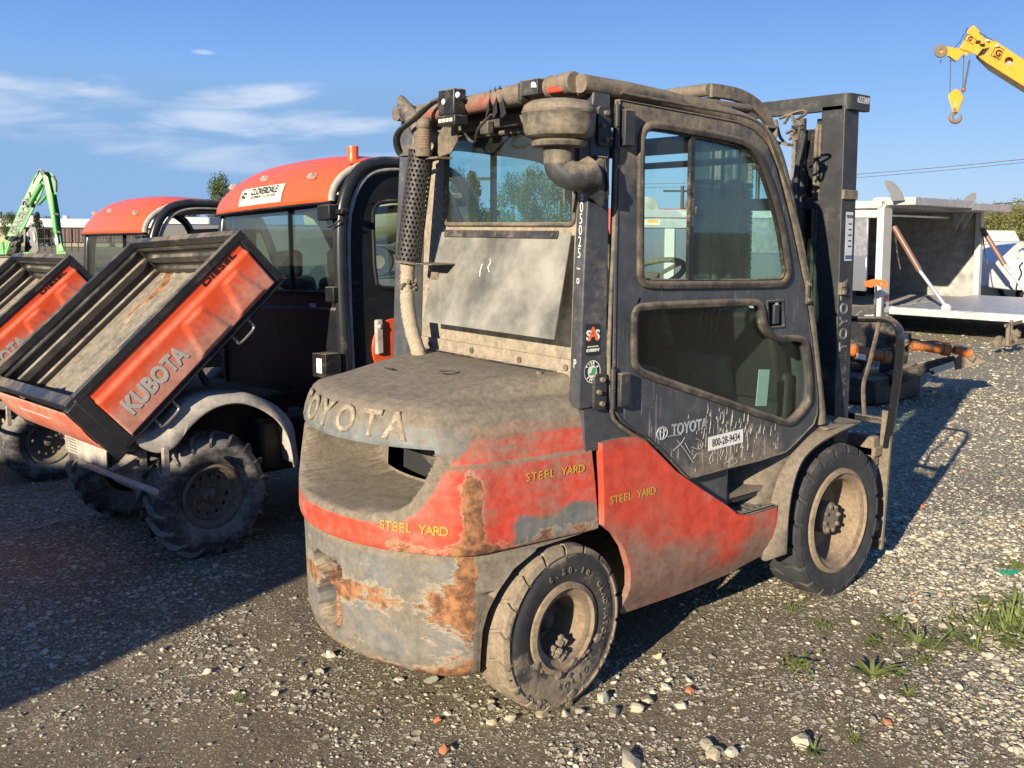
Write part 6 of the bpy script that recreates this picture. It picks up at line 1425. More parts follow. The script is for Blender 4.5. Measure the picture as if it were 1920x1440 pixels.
for x in (-W_/2+.75, W_/2-.6): MB().lathe([(0,.15),(.36,.15),(.42,.08),(.42,-.12)], (x,.15,.42), (0,-1,0), 24).build('wheel', m_rubber, tk)
rs_ = MB(); p = LW(1895,632,13.8)
for k in range(9): blob(rs_, (p.x+random.gauss(0,.10), p.y+random.gauss(0,.08), .08+abs(random.gauss(0,.12))), random.uniform(.04,.07))
rs_.bar((p.x,p.y,.0),(p.x,p.y,.42),.04,.04).bar((p.x-.2,p.y,.35),(p.x+.35,p.y,.38),.03,.04).cyl((p.x-.1,p.y,.05),(p.x-.1,p.y,.36),.03)
o = rs_.build('trailer_hitch', m_rusty, None); tag(o, 'rusty trailer coupling and jack standing on gravel at the right edge', 'hitch')
# ---- black attachment frame with orange rams behind the load guard
at_m = wear('attachment_black', (.018,.018,.019), dust=.12, up=.45, sc=4, rough=.5); org = wear('ram_orange', (.46,.125,.02), dust=.14, up=.25, rust=-.30, sc=8, rough=.45)
DA = 9.3; pw = empty('snow_plough', tuple(LW(1640,700,DA)*Vector((1,1,0)) if False else (LW(1640,700,DA).x, LW(1640,700,DA).y, 0)), label='black folding plough frame with orange hydraulic rams and a licence plate', cat='plough')
PO = pw.location.copy()
def pp(px, py, d=DA): return LW(px, py, d)-PO
b1 = MB().plate([(1572,600),(1672,592),(1705,640),(1700,700),(1660,745),(1590,762),(1572,740)], [], lambda a, b, t: tuple(pp(a, b, DA+.25+t)), 0, .8).build('carrier_body', at_m, pw, bevel=.02)
MB().plate([(1690,622),(1709,622),(1709,645),(1700,650),(1690,648)], [], lambda a, b, t: tuple(pp(a, b, DA+t)), 0, .2).build('end_box', at_m, pw, bevel=.01); MB().plate([(1693,626),(1703,626),(1703,640),(1693,640)], [], lambda a, b, t: tuple(pp(a, b, DA-.005+t)), 0, .01).build('box_label', m_alud, pw)
def ram(a, b, r, **k):
    o = MB().cyl(pp(*a), pp(*b), r, n=18).build('ram_barrel', org, pw, smooth=50)
    for e, f in ((a, b), (b, a)):
        A, B = pp(*e), pp(*f); d = (B-A).normalized(); MB().cyl(A-d*.02, A+d*.05, r*1.22, n=18).build('ram_collar', org, o, smooth=50)
ram((1592,655), (1664,670), .055); MB().bar(pp(1590,645), pp(1662,661), .02, .02).build('ram_tube', org, pw)
ram((1712,646), (1776,656), .050); MB().tube(curve_pts([pp(1705,652),pp(1725,645),pp(1748,640),pp(1776,642),pp(1790,641),pp(1792,652)],5), .013, 8).build('ram_pipe', wear('pipe_brown', (.10,.05,.03), dust=.2), pw)
ram((1793,655), (1816,662), .040); MB().tube([pp(1816,655),pp(1824,668),pp(1818,676)], .04, 10).build('ram_eye', m_rusty, pw)
MB().bar(pp(1668,705), pp(1790,676), .05, .10).bar(pp(1668,712), pp(1720,690), .10, .14).build('boom_arm', wear('rusty_black_arm', (.03,.025,.022), dust=.15, up=.3, rust=-.06, sc=7, rough=.7), pw, bevel=.006)
MB().plate([(1788,676),(1800,664),(1826,668),(1851,678),(1820,688),(1790,694)], [], lambda a, b, t: tuple(pp(a, b, DA+t)), 0, .02).build('cutting_tip', wear('worn_edge_steel', (.30,.27,.22), dust=.35, rust=-.15, sc=6, rough=.6), pw, bevel=.003)
o = MB().plate([(1742,692),(1788,677),(1791,687),(1747,703)], [], lambda a, b, t: tuple(pp(a, b, DA-.06+t)), 0, .004).build('warning_strip', m_cream, pw, smooth=0)
MB().plate([(1742,697),(1750,694),(1754,701),(1747,704)], [], lambda a, b, t: tuple(pp(a, b, DA-.064+t)), 0, .003).build('warning_mark', m_decal, o, smooth=0)
o = MB().plate([(1626,674),(1650,678),(1647,699),(1616,702)], [], lambda a, b, t: tuple(pp(a, b, DA+.12+t)), 0, .006).build('licence_plate', plain('plate_white', (.55,.58,.62), .5), pw, smooth=0)
MB().plate([(1618,695),(1648.5,692),(1647,699),(1616,702)], [], lambda a, b, t: tuple(pp(a, b, DA+.115+t)), 0, .003).build('plate_band', m_yellow, o, smooth=0)
text('XM 7101', .072, plain('plate_blue', (.03,.05,.16), .5), o, pp(1634,685,DA+.112), pp(1648,683)-pp(1620,685), (0,0,1), 'plate_digits', sx=.55)
MB().plate([(1630,712),(1658,702),(1660,711),(1632,721)], [], lambda a, b, t: tuple(pp(a, b, DA+.15+t)), 0, .004).build('sticker', m_cream, pw, smooth=0)
ram((1608,668), (1632,674), .03)
o = MB().plate([(1606,662),(1624,665),(1624,676),(1606,672)], [], lambda a, b, t: tuple(pp(a, b, DA-.06+t)), 0, .003).build('label', m_white, pw, smooth=0)
MB().tube(curve_pts([pp(1590,635),pp(1600,645),pp(1615,655),pp(1640,660),pp(1670,655)],5), .02, 8).build('hose', m_black, pw)
MB().bar(pp(1575,583,DA+.7), pp(1640,580,DA+.7), .05, .10).build('upper_frame', wear('grey_frame', (.07,.07,.065), dust=.12, sc=5), pw, bevel=.01); MB().bar(pp(1590,612,DA+.5), pp(1618,585,DA+.5), .05,.06).build('brace', bpy.data.materials['grey_frame'], pw, bevel=.01)
q = [pp(1690,700,DA+.1), pp(1700,705,DA+.5)]
MB().box((pp(1630,700).x+.3, pp(1630,700).y+.3, .14), (.9,.9,.26)).build('skid', at_m, pw, bevel=.02)
MB().box(LW(1760,650,DA+3.2)-PO-Vector((0,0,0)), (.3,.2,.12)).build('far_bracket', org, pw, bevel=.02)
# ---- yellow crane boom, top right
DC = 26.; m_crane = plain('crane_yellow', (.74,.31,.030), .4, var=.06, sc=1.5)
cr_ = empty('mobile_crane', tuple(Vector((LW(2350,437,DC).x, LW(2350,437,DC).y, 0))), label='yellow telescopic crane boom with hook block, entering from the right edge', cat='crane'); CO_ = cr_.location.copy()
def cpt(px, py, d=DC): return LW(px, py, d)-CO_
def slab(name, pts, d0, d1, mat, parent=None, bev=.02, holes=()):
    return MB().plate(pts, list(holes), lambda a, b, t: tuple(cpt(a, b, t)), d0, d1).build(name, mat, parent or cr_, bevel=bev, smooth=30)
hole_ = [(1892+8*math.cos(R(k*24)), 115+8*math.sin(R(k*24))) for k in range(15)]
slab('boom', [(1833,82),(1846,72),(1864,75),(1920,112),(2100,226),(2420,432),(2420,480),(2090,268),(1920,162),(1850,118),(1828,101)], DC, DC+.7, m_crane, holes=[hole_]); slab('hole_back', [(1884,107),(1900,107),(1900,123),(1884,123)], DC+.2, DC+.25, m_alud, bev=0)
slab('boom_underside', [(1838,107),(1850,118),(1920,163),(2090,270),(2090,259),(1920,151),(1846,103)], DC-.04, DC+.74, m_dusty2, bev=0) if False else None
slab('boom_head', [(1819,52),(1826,47),(1836,57),(1838,63),(1846,72),(1838,98),(1828,103),(1815,96),(1805,94),(1799,90),(1808,76),(1814,64),(1813,58)], DC+.05, DC+.65, m_crane)
slab('boom_nose', [(1788,89),(1806,92),(1818,96),(1814,106),(1806,101),(1800,110),(1792,115),(1779,105),(1770,103),(1760,100),(1754,93),(1760,88),(1770,86)], DC+.1, DC+.6, m_crane)
slab('nose_plate', [(1779,104),(1793,115),(1791,117),(1776,106)], DC+.1, DC+.6, m_black, bev=0)
MB().lathe([(.05,-.04),(.16,-.04),(.18,-.02),(.18,.02),(.16,.04),(.05,.04)], cpt(1764,96,DC+.1), tuple(FV), 28).build('nose_sheave', m_rusty, cr_)
for (px, py) in ((1834,78),(1842,84),(1852,76),(1870,86)): MB().box(cpt(px, py, DC-.03), (.10,.10,.05)).build('boom_clamp', m_black if px < 1845 else m_cream, cr_)
MB().grid([[cpt(a, b, DC), cpt(a+2, b+13*f_, DC+.22), cpt(a+3, b+14*f_, DC+.7)] for a, b, f_ in ((1829,102,.6),(1850,118,1),(1920,162,1),(2090,268,1),(2420,480,1))]).build('boom_underside', wear('boom_belly_shaded', (.20,.17,.11), dust=.2, sc=1), cr_, smooth=0)  # belly's shade put into the colour, darker than the boom's yellow
for k in range(3): slab('wear_pad', [(1832+k*5,104-k*2),(1843+k*5,90-k),(1845+k*5,91-k),(1834+k*5,106-k*2)], DC-.05, DC, m_black, bev=0)
text('G', .16, m_decal, cr_, cpt(1819,73,DC+.04), RV*.9-UV*.45, UV, 'emblem', bold=.008); text('G', .24, m_decal, cr_, cpt(1872,100,DC-.01), RV*.9-UV*.42, UV, 'emblem', bold=.012); text('GROVE', .055, m_decal, cr_, cpt(1868,107,DC-.01), RV*.9-UV*.45, UV, 'emblem_text', bold=.003)
for L_ in ([(1868,86),(1883,93),(1874,113),(1858,104),(1868,86)], [(1815,63),(1832,76),(1824,83),(1808,73),(1815,63)]): MB().tube([cpt(a, b, DC-.012 if a > 1840 else DC+.04) for a, b in L_], .010, 4).build('emblem_border', m_decal, cr_)
for a, b in (((1782.5,112),(1781,178)), ((1807,104),(1805,176)), ((1817,112),(1807,166)), ((1819,112),(1809,166))): MB().cyl(cpt(*a, DC+.3), cpt(*b, DC+.3), .013, n=6).build('hoist_rope', m_black, cr_)
MB().cyl(cpt(1764,112,DC+.3), cpt(1764,119,DC+.3), .012, n=6).build('rope_end', m_black, cr_)
blk = slab('hook_block', [(1792,166),(1801,172),(1807,183),(1797,209),(1787,211),(1785,205),(1778,182),(1779,176)], DC+.2, DC+.42, m_crane); blk['label'] = 'yellow hook block with a steel hook'
MB().cyl(cpt(1790,205,DC+.17), cpt(1790,205,DC+.21), .045, n=16).build('pin', m_rusty, blk); slab('block_label', [(1790,194),(1793,194),(1793,198),(1790,198)], DC+.19, DC+.2, m_white, blk, 0)
hk = curve_pts([cpt(a, b, DC+.3) for a, b in ((1794,211),(1787,213),(1783,219),(1785,226),(1791,228.5),(1798,226),(1801,219),(1801,213))], 5)
MB().tube(hk, [.05*(.9+.35*math.sin(PI*i/(len(hk)-1))) if i < len(hk)*.8 else .05*max(.25,(1-(i-len(hk)*.8)/(len(hk)*.2))) for i in range(len(hk))], 10).build('hook', wear('hook_steel', (.18,.13,.10), dust=.2, rust=-.3), blk, smooth=60)
blob_ = MB(); blob(blob_, cpt(1807,168,DC+.3), .07); blob_.build('rope_weight', wear('weight_red', (.30,.10,.07), dust=.1), cr_, smooth=0)
MB().tube([cpt(1815,52,DC+.1),cpt(1800,78,DC+.1),cpt(1789,90,DC+.1)], .012, 6).tube([cpt(1836,60),cpt(1850,70),cpt(1866,78)], .012, 6).build('nose_line', m_black, cr_)
MB().box((0,.0,2.2),(2.2,2.4,2.0)).box((-.5,0,.9),(7,2.4,.7)).build('carrier', m_crane, cr_, bevel=.05)
for dx in (-3,-1.6,1.2,2.6):
    for dy in (-1,1): MB().cyl((dx,dy*1.25-.15,.5),(dx,dy*1.25+.15,.5),.5,n=20).build('wheel', m_rubber, cr_)
# ---- green material handler, left
DG = 34.; m_gr = plain('machine_green', (.065,.30,.060), .4, var=.06, sc=1); m_gd = plain('machine_green_shaded', (.045,.22,.045), .5)  # darker copy of the green: shade on boom and stick put into the colour
gr = empty('material_handler', tuple(Vector((LW(20,490,DG).x, LW(20,490,DG).y, 0))), label='bright green material handler with its long boom folded, far left', cat='excavator'); GO = gr.location.copy()
def gp_(px, py, d=DG): return LW(px, py, d)-GO
def gs(name, pts, d0, d1, mat, bev=.03, parent=None): return MB().plate(pts, [], lambda a, b, t: tuple(gp_(a, b, t)), d0, d1).build(name, mat, parent or gr, bevel=bev, smooth=30)
gs('boom', [(9,448),(24,418),(40,380),(60,338),(68,324),(76,322),(81,332),(80,346),(72,372),(60,398),(48,425),(36,437),(30,446),(13,453)], DG+.2, DG+.95, m_gr)
gs('boom_belly', [(36,437),(34,432),(50,404),(64,372),(75,346),(82,338),(84,348),(76,372),(66,388),(54,412),(46,428),(38,441)], DG+.15, DG+.9, m_gd)  # shaded face of the boom, painted in the darker green
gs('stick', [(78,322),(88,322),(94,345),(106,400),(116,455),(124,480),(122,492),(107,492),(104,455),(96,412),(86,365),(82,345)], DG-.1, DG+.35, m_gr); gs('stick_side', [(88,322),(97,324),(103,335),(104,350),(106,365),(112,400),(120,470),(124,482),(116,455),(106,400),(94,345)], DG+.0, DG+.5, m_gd)
MB().cyl(gp_(97,362,DG-.15), gp_(106,440,DG-.15), .06).build('stick_ram', m_gr, gr); MB().cyl(gp_(106,440,DG-.15), gp_(109,455,DG-.15), .04).build('ram_rod', m_rod, gr)
for a, b in (((100,400),(110,402)),((106,433),(114,436))): MB().bar(gp_(*a, DG-.2), gp_(*b, DG-.2), .05, .06).build('band', m_black, gr)
MB().cyl(gp_(78,345,DG-.1), gp_(56,383,DG-.1), .09).build('boom_ram', m_gd, gr); MB().cyl(gp_(86,368,DG), gp_(75,380,DG), .06).build('ram_rod', m_gd, gr)
MB().build('hydraulic_hose', m_black, gr); MB().tube(curve_pts([gp_(70,328,DG-.2),gp_(73,319,DG-.2),gp_(79,320,DG-.2),gp_(84,328,DG-.2)],5), .04, 6).build('hydraulic_hose', m_black, gr); MB().tube(curve_pts([gp_(100,330,DG-.2),gp_(105,342,DG-.2),gp_(105,360,DG-.2)],5), .05, 6).build('hydraulic_hose', m_black, gr); MB().tube(curve_pts([gp_(62,345,DG),gp_(64,338,DG),gp_(70,328,DG)],4), .03, 6).build('hydraulic_hose', m_black, gr); MB().tube(curve_pts([gp_(42,385,DG),gp_(45,376,DG),gp_(52,378,DG),gp_(55,384,DG)],4), .05, 6).build('hydraulic_hose', m_black, gr); MB().tube([gp_(55,360,DG),gp_(58,373,DG)], .04, 6).build('hydraulic_hose', m_black, gr); MB().bar(gp_(50,384,DG), gp_(75,383,DG), .1, .06).build('hydraulic_hose', m_black, gr)
a_, b__ = gp_(34,420,DG+.17), gp_(52,385,DG+.17); text('SENNEBOGEN', .40, m_decal, gr, (a_+b__)/2, b__-a_, -RV+UV*.4, 'boom_lettering', bold=.015, sx=.62)
gs('white_patch', [(102,447),(108,447),(109,458),(104,459)], DG-.14, DG-.12, m_white, 0)
gs('grab_base', [(110,470),(124,470),(126,492),(118,495),(110,492)], DG-.2, DG+.5, m_gd); 
for k in range(4): MB().cyl(gp_(111+k*3.5,476,DG-.25), gp_(112+k*3.5,495,DG-.25), .05).build('grab_ram', m_gr, gr)
cabm = wear('machine_cab', (.015,.016,.018), dust=.05, rough=.3)
gs('cab', [(48,430),(55,425),(68,426),(71,440),(74,470),(68,476),(46,474)], DG+.3, DG+1.8, cabm); gs('cab_glass', [(50,436),(53,433),(54,448),(52,455),(50,450)], DG+.27, DG+.29, plain('pale_glass', (.35,.42,.42), .1), 0); gs('cab_glass', [(61,434),(64,434),(67,448),(65,455),(62,450)], DG+.27, DG+.29, bpy.data.materials['pale_glass'], 0)
gs('engine_house', [(-60,440),(0,440),(6,448),(9,478),(-60,480)], DG+.1, DG+2.6, m_gd); gs('turntable', [(-50,478),(60,476),(58,482),(-50,484)], DG+.2, DG+2.4, m_black); gs('step', [(40,474),(52,472),(64,476),(44,478)], DG, DG+.6, m_gr)
gs('boom_foot', [(9,448),(20,452),(26,450),(18,470),(12,478),(8,478)], DG-.05, DG+.25, m_gr); MB().cyl(gp_(13,474,DG), gp_(24,446,DG), .11).build('lift_ram', m_gr, gr)
MB().lathe([(0,0),(.3,0)], gp_(30,455,DG), (0,0,1)).build('mech', m_black, gr) if False else None
mm = MB()
for k in range(26): blob(mm, gp_(30+random.gauss(0,6), 458+random.gauss(0,8), DG+random.uniform(-.1,.3)), random.uniform(.10,.2))
mm.build('hose_cluster', m_dusty2, gr, smooth=0)
gs('counter_lamp', [(2,445),(8,440),(9,452),(3,455)], DG-.05, DG+.1, m_orange, 0)
gs('track', [(-80,492),(-70,484),(66,483),(74,492),(76,505),(70,514),(-80,514)], DG+.2, DG+2.4, m_kunder, .05); gs('track_guard', [(30,479),(42,479),(42,486),(32,486)], DG-.05, DG+.1, m_white, 0)
# ---- long low building
DB = 78.; bl = empty('warehouse', tuple(Vector((LW(200,480,DB).x, LW(200,480,DB).y, 0))), (0,0,math.atan2(RV.y,RV.x)), label='long low warehouse with white roof and maroon siding, at the far left', cat='building')
uu = lambda px: (px-200)/FPX*DB; hz = lambda py, px=200: 1.68+(439-py)/FPX*DB
MB().box(((uu(-300)+uu(420))/2, 6, hz(434)+.0), (uu(420)-uu(-300), 14, hz(425)-hz(441))).build('roof', plain('white_metal_roof', (.66,.64,.58), .6, var=.05), bl, bevel=.05)
MB().box(((uu(-300)+uu(420))/2, 6, hz(468)), (uu(420)-uu(-300)-.4, 13, 2*(hz(441)-hz(468)))).build('wall', plain('tan_wall', (.22,.19,.14), .8, var=.08), bl)
for a, b in ((74,100),(118,144),(144,180),(181,215),(216,260)):
    o = MB().box(((uu(a)+uu(b))/2, -.62, (hz(443)+hz(469))/2), (uu(b)-uu(a)-.1, .12, hz(443)-hz(469)))
    n_ = int((uu(b)-uu(a))/.3); 
    for k in range(n_): o.box((uu(a)+.2+k*.3, -.70, (hz(443)+hz(469))/2), (.12,.06,hz(443)-hz(469)))
    o.build('siding_panel', plain('maroon_siding', (.085,.035,.035), .6) if a == 74 else bpy.data.materials['maroon_siding'], bl, smooth=0)['kind'] = 'stuff'
MB().box(((uu(75)+uu(98))/2,-.62,(hz(470)+hz(490))/2),(uu(98)-uu(75),.1,hz(470)-hz(490))).build('loading_door', plain('cream_door', (.5,.46,.34), .7), bl)  # one even cream over the whole door
for px in (63,126,255): MB().cyl((uu(px),0,hz(426)),(uu(px),0,hz(420)),.25,n=12).build('roof_vent', m_whitep, bl)
for k, (px, c_) in enumerate(((85,(.30,.10,.03)),(92,(.05,.03,.03)),(72,(.5,.4,.1)))):
    pass
def fence(px0, px1, d, h, label):
    o = empty('fence', tuple(Vector((LW(px0,480,d).x, LW(px0,480,d).y, 0))), label=label, cat='fence'); n = int((px1-px0)/12); O = o.location.copy()
    for k in range(n+1):
        p = LW(px0+(px1-px0)*k/n, 480, d)-O; MB().cyl((p.x,p.y,0),(p.x,p.y,h),.03,n=6).build('post', m_dusty2, o)
    a, b = LW(px0,480,d)-O, LW(px1,480,d)-O
    for z in (.15,h*.55,h): MB().cyl((a.x,a.y,z),(b.x,b.y,z),.018,n=6).build('rail', m_dusty2, o)
fence(60, 160, 62, 1.5, 'thin chain link fence posts in front of the far warehouse')
# ---- things seen between and through the buggies
rvv, W_, zb, zt_ = boxy('white_bus', 300, 395, 424, 480, 40, 2, None, 'white bus roof glimpsed through the second buggy', 'bus')
MB().box((0,1.3,1.2+.2), (W_,2.6,zt_-.3)).build('body', m_whitep, rvv, bevel=.15, seg=4)
for k in range(4): MB().box((-W_/2+.5+k*.6,-.02,zt_-.55),(.45,.03,.35)).build('window', m_black, rvv)
DM = 33.; mx = empty('mixer_truck', tuple(Vector((LW(690,500,DM).x, LW(690,500,DM).y, 0))), (0,0,math.atan2(RV.y,RV.x)), label='tan concrete mixer truck seen through the buggy door window', cat='truck')
MB().lathe([(0,-2.3),(.55,-2.25),(.75,-1.9),(1.25,-.6),(1.25,.4),(.9,1.6),(.5,1.9),(0,1.9)], (.0,.6,2.25), (1,0,.18), 32).build('drum', plain('drum_tan', (.36,.32,.20), .5), mx, smooth=50)
MB().box((.3,.6,.95),(7.0,1.0,.35)).box((3.0,.6,1.9),(1.6,2.3,2.0)).build('chassis', m_black, mx, bevel=.05); MB().box((-1.2,.3,1.2),(.5,.5,.9)).build('water_tank', plain('yellow_tank', (.6,.42,.05), .5), mx, bevel=.05)
for x in (-2.4,-1.1,.4,3.1):
    o = MB().lathe([(.25,.16),(.50,.16),(.54,.08),(.54,-.1),(.5,-.16)], (x,-.30,.54), (0,-1,0), 28).build('wheel', m_rubber, mx); MB().lathe([(0,.05),(.2,.08),(.26,.15)], (x,-.30,.54), (0,-1,0), 20).build('rim', m_yellow if x < 0 else m_rim, o)
bx_ = 0
for px, d, hgt, nm, lab, col in ((480,22,1.7,'parked_truck','dark truck body seen through the rear glass of the near buggy',(.05,.055,.06)),(1242,40,2.55,'red_container','red container roof beyond the silver trailer, seen through the cab',(.45,.05,.03))):
    q = LW(px, 480, d); o = empty(nm, (q.x,q.y,0), (0,0,math.atan2(RV.y,RV.x)), label=lab, cat='truck' if 'truck' in nm else 'container')
    mt_ = plain(nm+'_paint', col, .5); MB().box((0,1.2,hgt/2+.3),(4.6,2.4,hgt-.5)).build('body', mt_, o, bevel=.05)
    for x in (-1.6,1.6): MB().cyl((x,-.05,.42),(x,.3,.42),.42,n=20).build('wheel', m_rubber, o)
# ---- poles and wires
def pole(px, py_top, d, r, label, cat='pole', arm=None, lamp=False, mat=None):
    b = LW(px, 480, d); h = LW(px, py_top, d).z; o = empty('light_pole' if lamp else 'utility_pole', (b.x,b.y,0), label=label, cat=cat)
    MB().cyl((0,0,0),(0,0,h), r, r*.7, n=10).build('pole', mat or m_dusty2, o)
    if lamp: MB().box(-RV*.35+Vector((0,0,h)), (.9,.3,.12), Matrix.Rotation(math.atan2(RV.y,RV.x),3,'Z')).build('lamp_head', m_dusty2, o)
    else:
        for z in (h-.3,)+((h-.9,) if arm else ()): MB().bar(-RV*1.1+Vector((0,0,z)), RV*1.1+Vector((0,0,z)), .10,.12).build('crossarm', m_dusty2, o)
    return o
pole(926, 336, 42, .12, 'tall grey street lamp seen through the forklift rear window', 'street lamp', lamp=True, mat=m_alu)
pole(1417, 315, 30, .09, 'street lamp seen through the sliding cab window', 'street lamp', lamp=True)
pole(1277, 349, 55, .14, 'wooden utility pole seen through the open part of the cab window', 'utility pole')
pole(4, 397, 80, .16, 'utility pole with crossarms above the far left trees', 'utility pole', arm=1)
def wire(name, a, b, r, label):
    A, B = LW(*a), LW(*b); n = 14; pts = [A.lerp(B, i/n)-Vector((0,0,(B-A).length*.012*4*(i/n)*(1-i/n))) for i in range(n+1)]
    o = MB().tube(pts, r, 5).build(name, m_black, None); tag(o, label, 'power line')
wire('power_line', (1150,345,70), (2000,290,46), .016, 'thin upper power line crossing the sky at the right'); wire('power_line', (1150,352,70), (2000,296,46), .014, 'thin power line just below the upper one in the sky')
wire('power_line', (1700,392,45), (2000,368,38), .022, 'dark power line over the trees, uppermost of the low three'); wire('power_line', (1700,399,45), (2000,384,38), .022, 'dark power line over the trees, middle of the low three'); wire('power_line', (1700,404,45), (2000,391,38), .018, 'dark power line over the trees, lowest of the low three')
# ---- trees
def leafmat(name, a, b):
    t = NT(name); n = t.noise(.9, 3); oi = t.n('ShaderNodeObjectInfo'); c = t.mix(n, a, b)
    d = t.n('ShaderNodeBsdfTranslucent'); t.put(d.inputs[0], c); m = t.n('ShaderNodeMixShader'); m.inputs[0].default_value = .25; t.l(t.bsdf(c, .7, 0, None, .2), m.inputs[1]); t.l(d.outputs[0], m.inputs[2]); return t.done(m.outputs[0])
LM = [leafmat('leaf_green', (.055,.085,.022), (.115,.140,.040)), leafmat('leaf_dark', (.020,.038,.016), (.05,.07,.026)), leafmat('leaf_spring', (.14,.155,.045), (.24,.225,.075))]
m_bark = plain('bark', (.09,.07,.05), .9)
def crown(n, w, h, lobes, size, seed, cone=False):
    rg = np.random.default_rng(seed); cs = []
    for _ in range(lobes):
        a = rg.uniform(0, 2*PI); z = rg.uniform(0, 1); rr = (1-z) if cone else math.sqrt(max(0, 1-(z*2-1)**2))*.62
        q = rr*rg.uniform(.3, 1)*w*(.5 if cone else .75); cs.append((q*math.cos(a), q*math.sin(a), h*(.1+.85*z), w*(.12+.16*(1-z) if cone else rg.uniform(.16,.30))))
    V = []; F = []
    for i in range(n):
        cx, cy, cz_, cr2 = cs[rg.integers(lobes)]; d = rg.normal(size=3); d /= np.linalg.norm(d); r = cr2*(rg.uniform()**.35); p = np.array([cx, cy, cz_])+d*r*np.array([1,1,.75])
        nr = d*.7+rg.normal(size=3)*.6; nr /= np.linalg.norm(nr); u = np.cross(nr, rg.normal(size=3)); u /= np.linalg.norm(u); v = np.cross(nr, u); s = size*rg.uniform(.5, 1.3)
        k = len(V); V += [tuple(p+u*s), tuple(p+v*s*.7), tuple(p-u*s), tuple(p-v*s*.7)]; F.append((k,k+1,k+2,k+3))
    return V, F
CR = []
for i, (cone, sd_) in enumerate(((False,1),(False,2),(True,3),(False,4))):
    V, F = crown(5200, 1., 1., 34 if not cone else 26, .022, sd_, cone); me = bpy.data.meshes.new('crown'); me.from_pydata(V, [], F); CR.append(me)
def tree(px, py_top, d, w_px, kind, mat, label, name='tree', h_px=None):
    b = LW(px, 480, d); top = LW(px, py_top, d).z; w_ = w_px/FPX*d; o = empty(name, (b.x,b.y,0), label=label, cat='tree', group='trees beyond the yard')
    me = CR[kind].copy(); me.materials.append(LM[mat]); c = bpy.data.objects.new('crown', me); COL.objects.link(c); c.parent = o; c.location = (0,0,top*.10); c.scale = (w_, w_, top*.92); c.rotation_euler.z = random.uniform(0,6)
    MB().tube([(0,0,0),(0,0,top*.4),(.1,0,top*.7)], [top*.03,top*.022,top*.01], 8).build('trunk', m_bark, o)
TL = [(22,402,75,40,0,0,'rounded bright tree behind the left end of the green boom'),(-25,408,80,60,1,0,'tree cut by the left edge'),(72,396,72,30,2,1,'dark pointed tree between boom and stick'),(58,402,80,36,0,0,'green tree beneath the raised boom'),(88,408,85,30,3,1,'dark low tree right of the pointed one'),(118,414,95,40,1,0,'small far tree right of the green stick'),(134,416,100,30,0,2,'pale far tree beside the left buggy roof'),
 (416,336,62,52,0,0,'tree top rising between the two orange roofs'),(335,392,58,60,2,1,'dark tree seen through the open buggy cab'),(360,398,60,50,1,1,'dark rounded tree seen through the open buggy cab'),(310,402,64,34,3,0,'small tree at the left inside the open buggy cab'),
 (885,318,55,70,2,1,'dark conifer left of the street lamp in the rear window'),(860,330,58,50,0,1,'dark tree at the left of the rear window'),(960,334,56,70,1,0,'round tree just right of the street lamp'),(1000,322,58,70,0,0,'large green tree in the middle of the rear window'),(1050,318,57,80,3,0,'largest green tree at the right of the rear window'),(920,395,60,70,3,0,'low tree at the foot of the street lamp'),(1095,345,60,60,1,0,'tree hidden by the cab pillar'),(800,380,70,60,0,0,'tree behind the exhaust'),
 (1290,378,60,26,0,2,'small reddish leaved tree by the utility pole'),(1340,400,90,60,1,0,'low tree behind the trailer in the cab window'),(1180,405,95,80,0,0,'low far tree left in the cab window')]
for px, py, d, w_, k, m_, lab in TL: tree(px, py, d, w_, k, m_, lab)
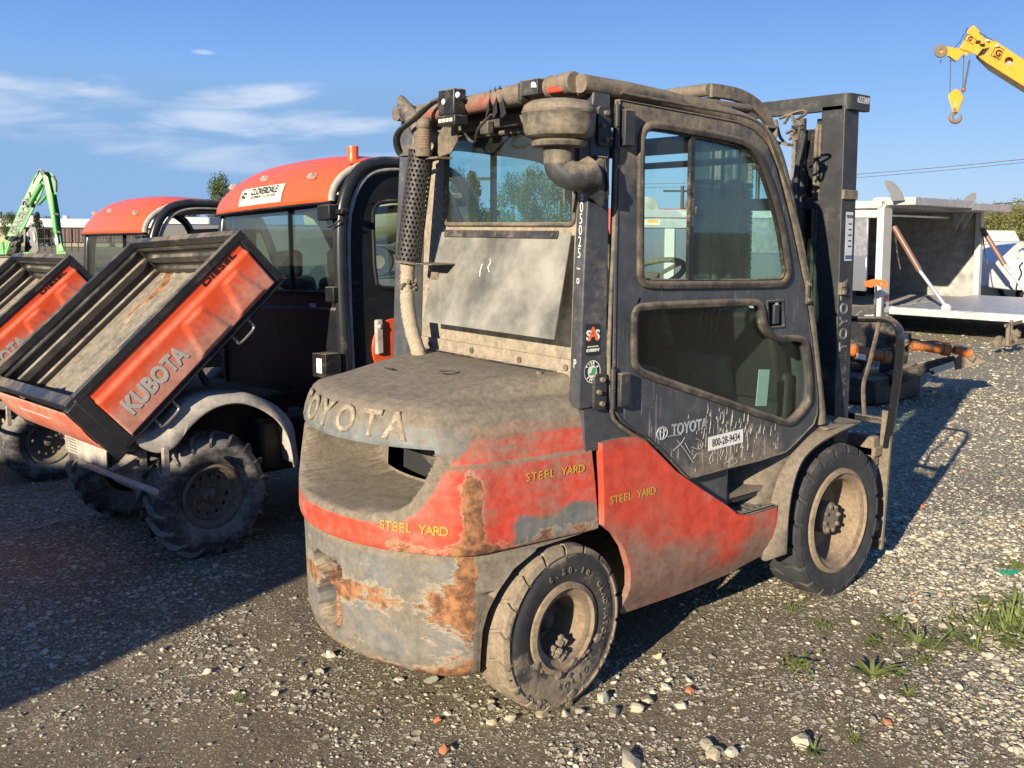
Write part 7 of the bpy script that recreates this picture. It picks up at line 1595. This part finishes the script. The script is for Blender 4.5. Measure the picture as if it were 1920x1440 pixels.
# hedge-like wood on the rise at the right edge: reads as one mass
V = []; F = []; rg = np.random.default_rng(5)
for i in range(46):
    px = 1690+i*9+rg.uniform(-6,6); d = rg.uniform(62, 95); top = 382+rg.uniform(-9,14)-max(0,(px-1860))*.12; b = LW(px, 440, d); tz = LW(px, top, d).z; w_ = rg.uniform(3.2,5.5)
    v = np.array([q[:] for q in [x.co for x in CR[i % 2].vertices]][:5600]); v = v*np.array([w_, w_, tz*.95])+np.array([b.x, b.y, tz*.02]); k = len(V); V += [tuple(q) for q in v]; F += [tuple(k+j*4+q for q in range(4)) for j in range(len(v)//4)]
me = bpy.data.meshes.new('wood'); me.from_pydata(V, [], F); me.materials.append(LM[2]); o = bpy.data.objects.new('woodland', me); COL.objects.link(o); tag(o, 'pale spring woodland on the far rise at the right', 'woodland', kind='stuff')
V = []; F = []
for i in range(40):
    px = -150+i*60+rg.uniform(-20,20); d = rg.uniform(105, 140); top = 424+rg.uniform(-6,6); b = LW(px, 440, d); tz = LW(px, top, d).z; w_ = rg.uniform(6,9)
    v = np.array([x.co[:] for x in CR[(i % 2)*3].vertices])[:3200]; v = v*np.array([w_, w_, tz])+np.array([b.x, b.y, 0]); k = len(V); V += [tuple(q) for q in v]; F += [tuple(k+j*4+q for q in range(4)) for j in range(len(v)//4)]
me = bpy.data.meshes.new('wood'); me.from_pydata(V, [], F); me.materials.append(LM[0]); o = bpy.data.objects.new('tree_belt', me); COL.objects.link(o); tag(o, 'distant belt of trees along the horizon', 'woodland', kind='stuff')
# ---- unseen corrugated screen, added behind the camera's left to shade the left foreground
sA = Vector((math.cos(SUN_AZ), math.sin(SUN_AZ), 0)); uA = Vector((-math.sin(SUN_AZ), math.cos(SUN_AZ), 0))
c0 = sA*-6.2+uA*1.12; ed = (uA - sA*.26).normalized()
ct = empty('shade_screen', (c0.x, c0.y, 0), (0,0,math.atan2(ed.y, ed.x)), label='tall corrugated screen out of view, added to shade the left foreground', cat='shade_screen')
hC = .570 + 6.2*math.tan(SUN_EL); m_cont = wear('shade_screen_steel', (.20,.22,.23), dust=.15, rust=-.3, sc=2)
MB().grid([[(.04*k+.0, .025*(1 if (k//3) % 2 else -1), z) for z in (0, hC)] for k in range(226)]).build('sheet', m_cont, ct, smooth=0).modifiers.new('t','SOLIDIFY').thickness = .004
for k in range(5): MB().box((.05+2.23*k,.07,hC/2-.05),(.09,.09,hC-.1)).build('post', m_dusty2, ct)
for z in (.4, hC-.25): MB().box((4.5,.045,z),(9.0,.03,.08)).build('rail', m_dusty2, ct)
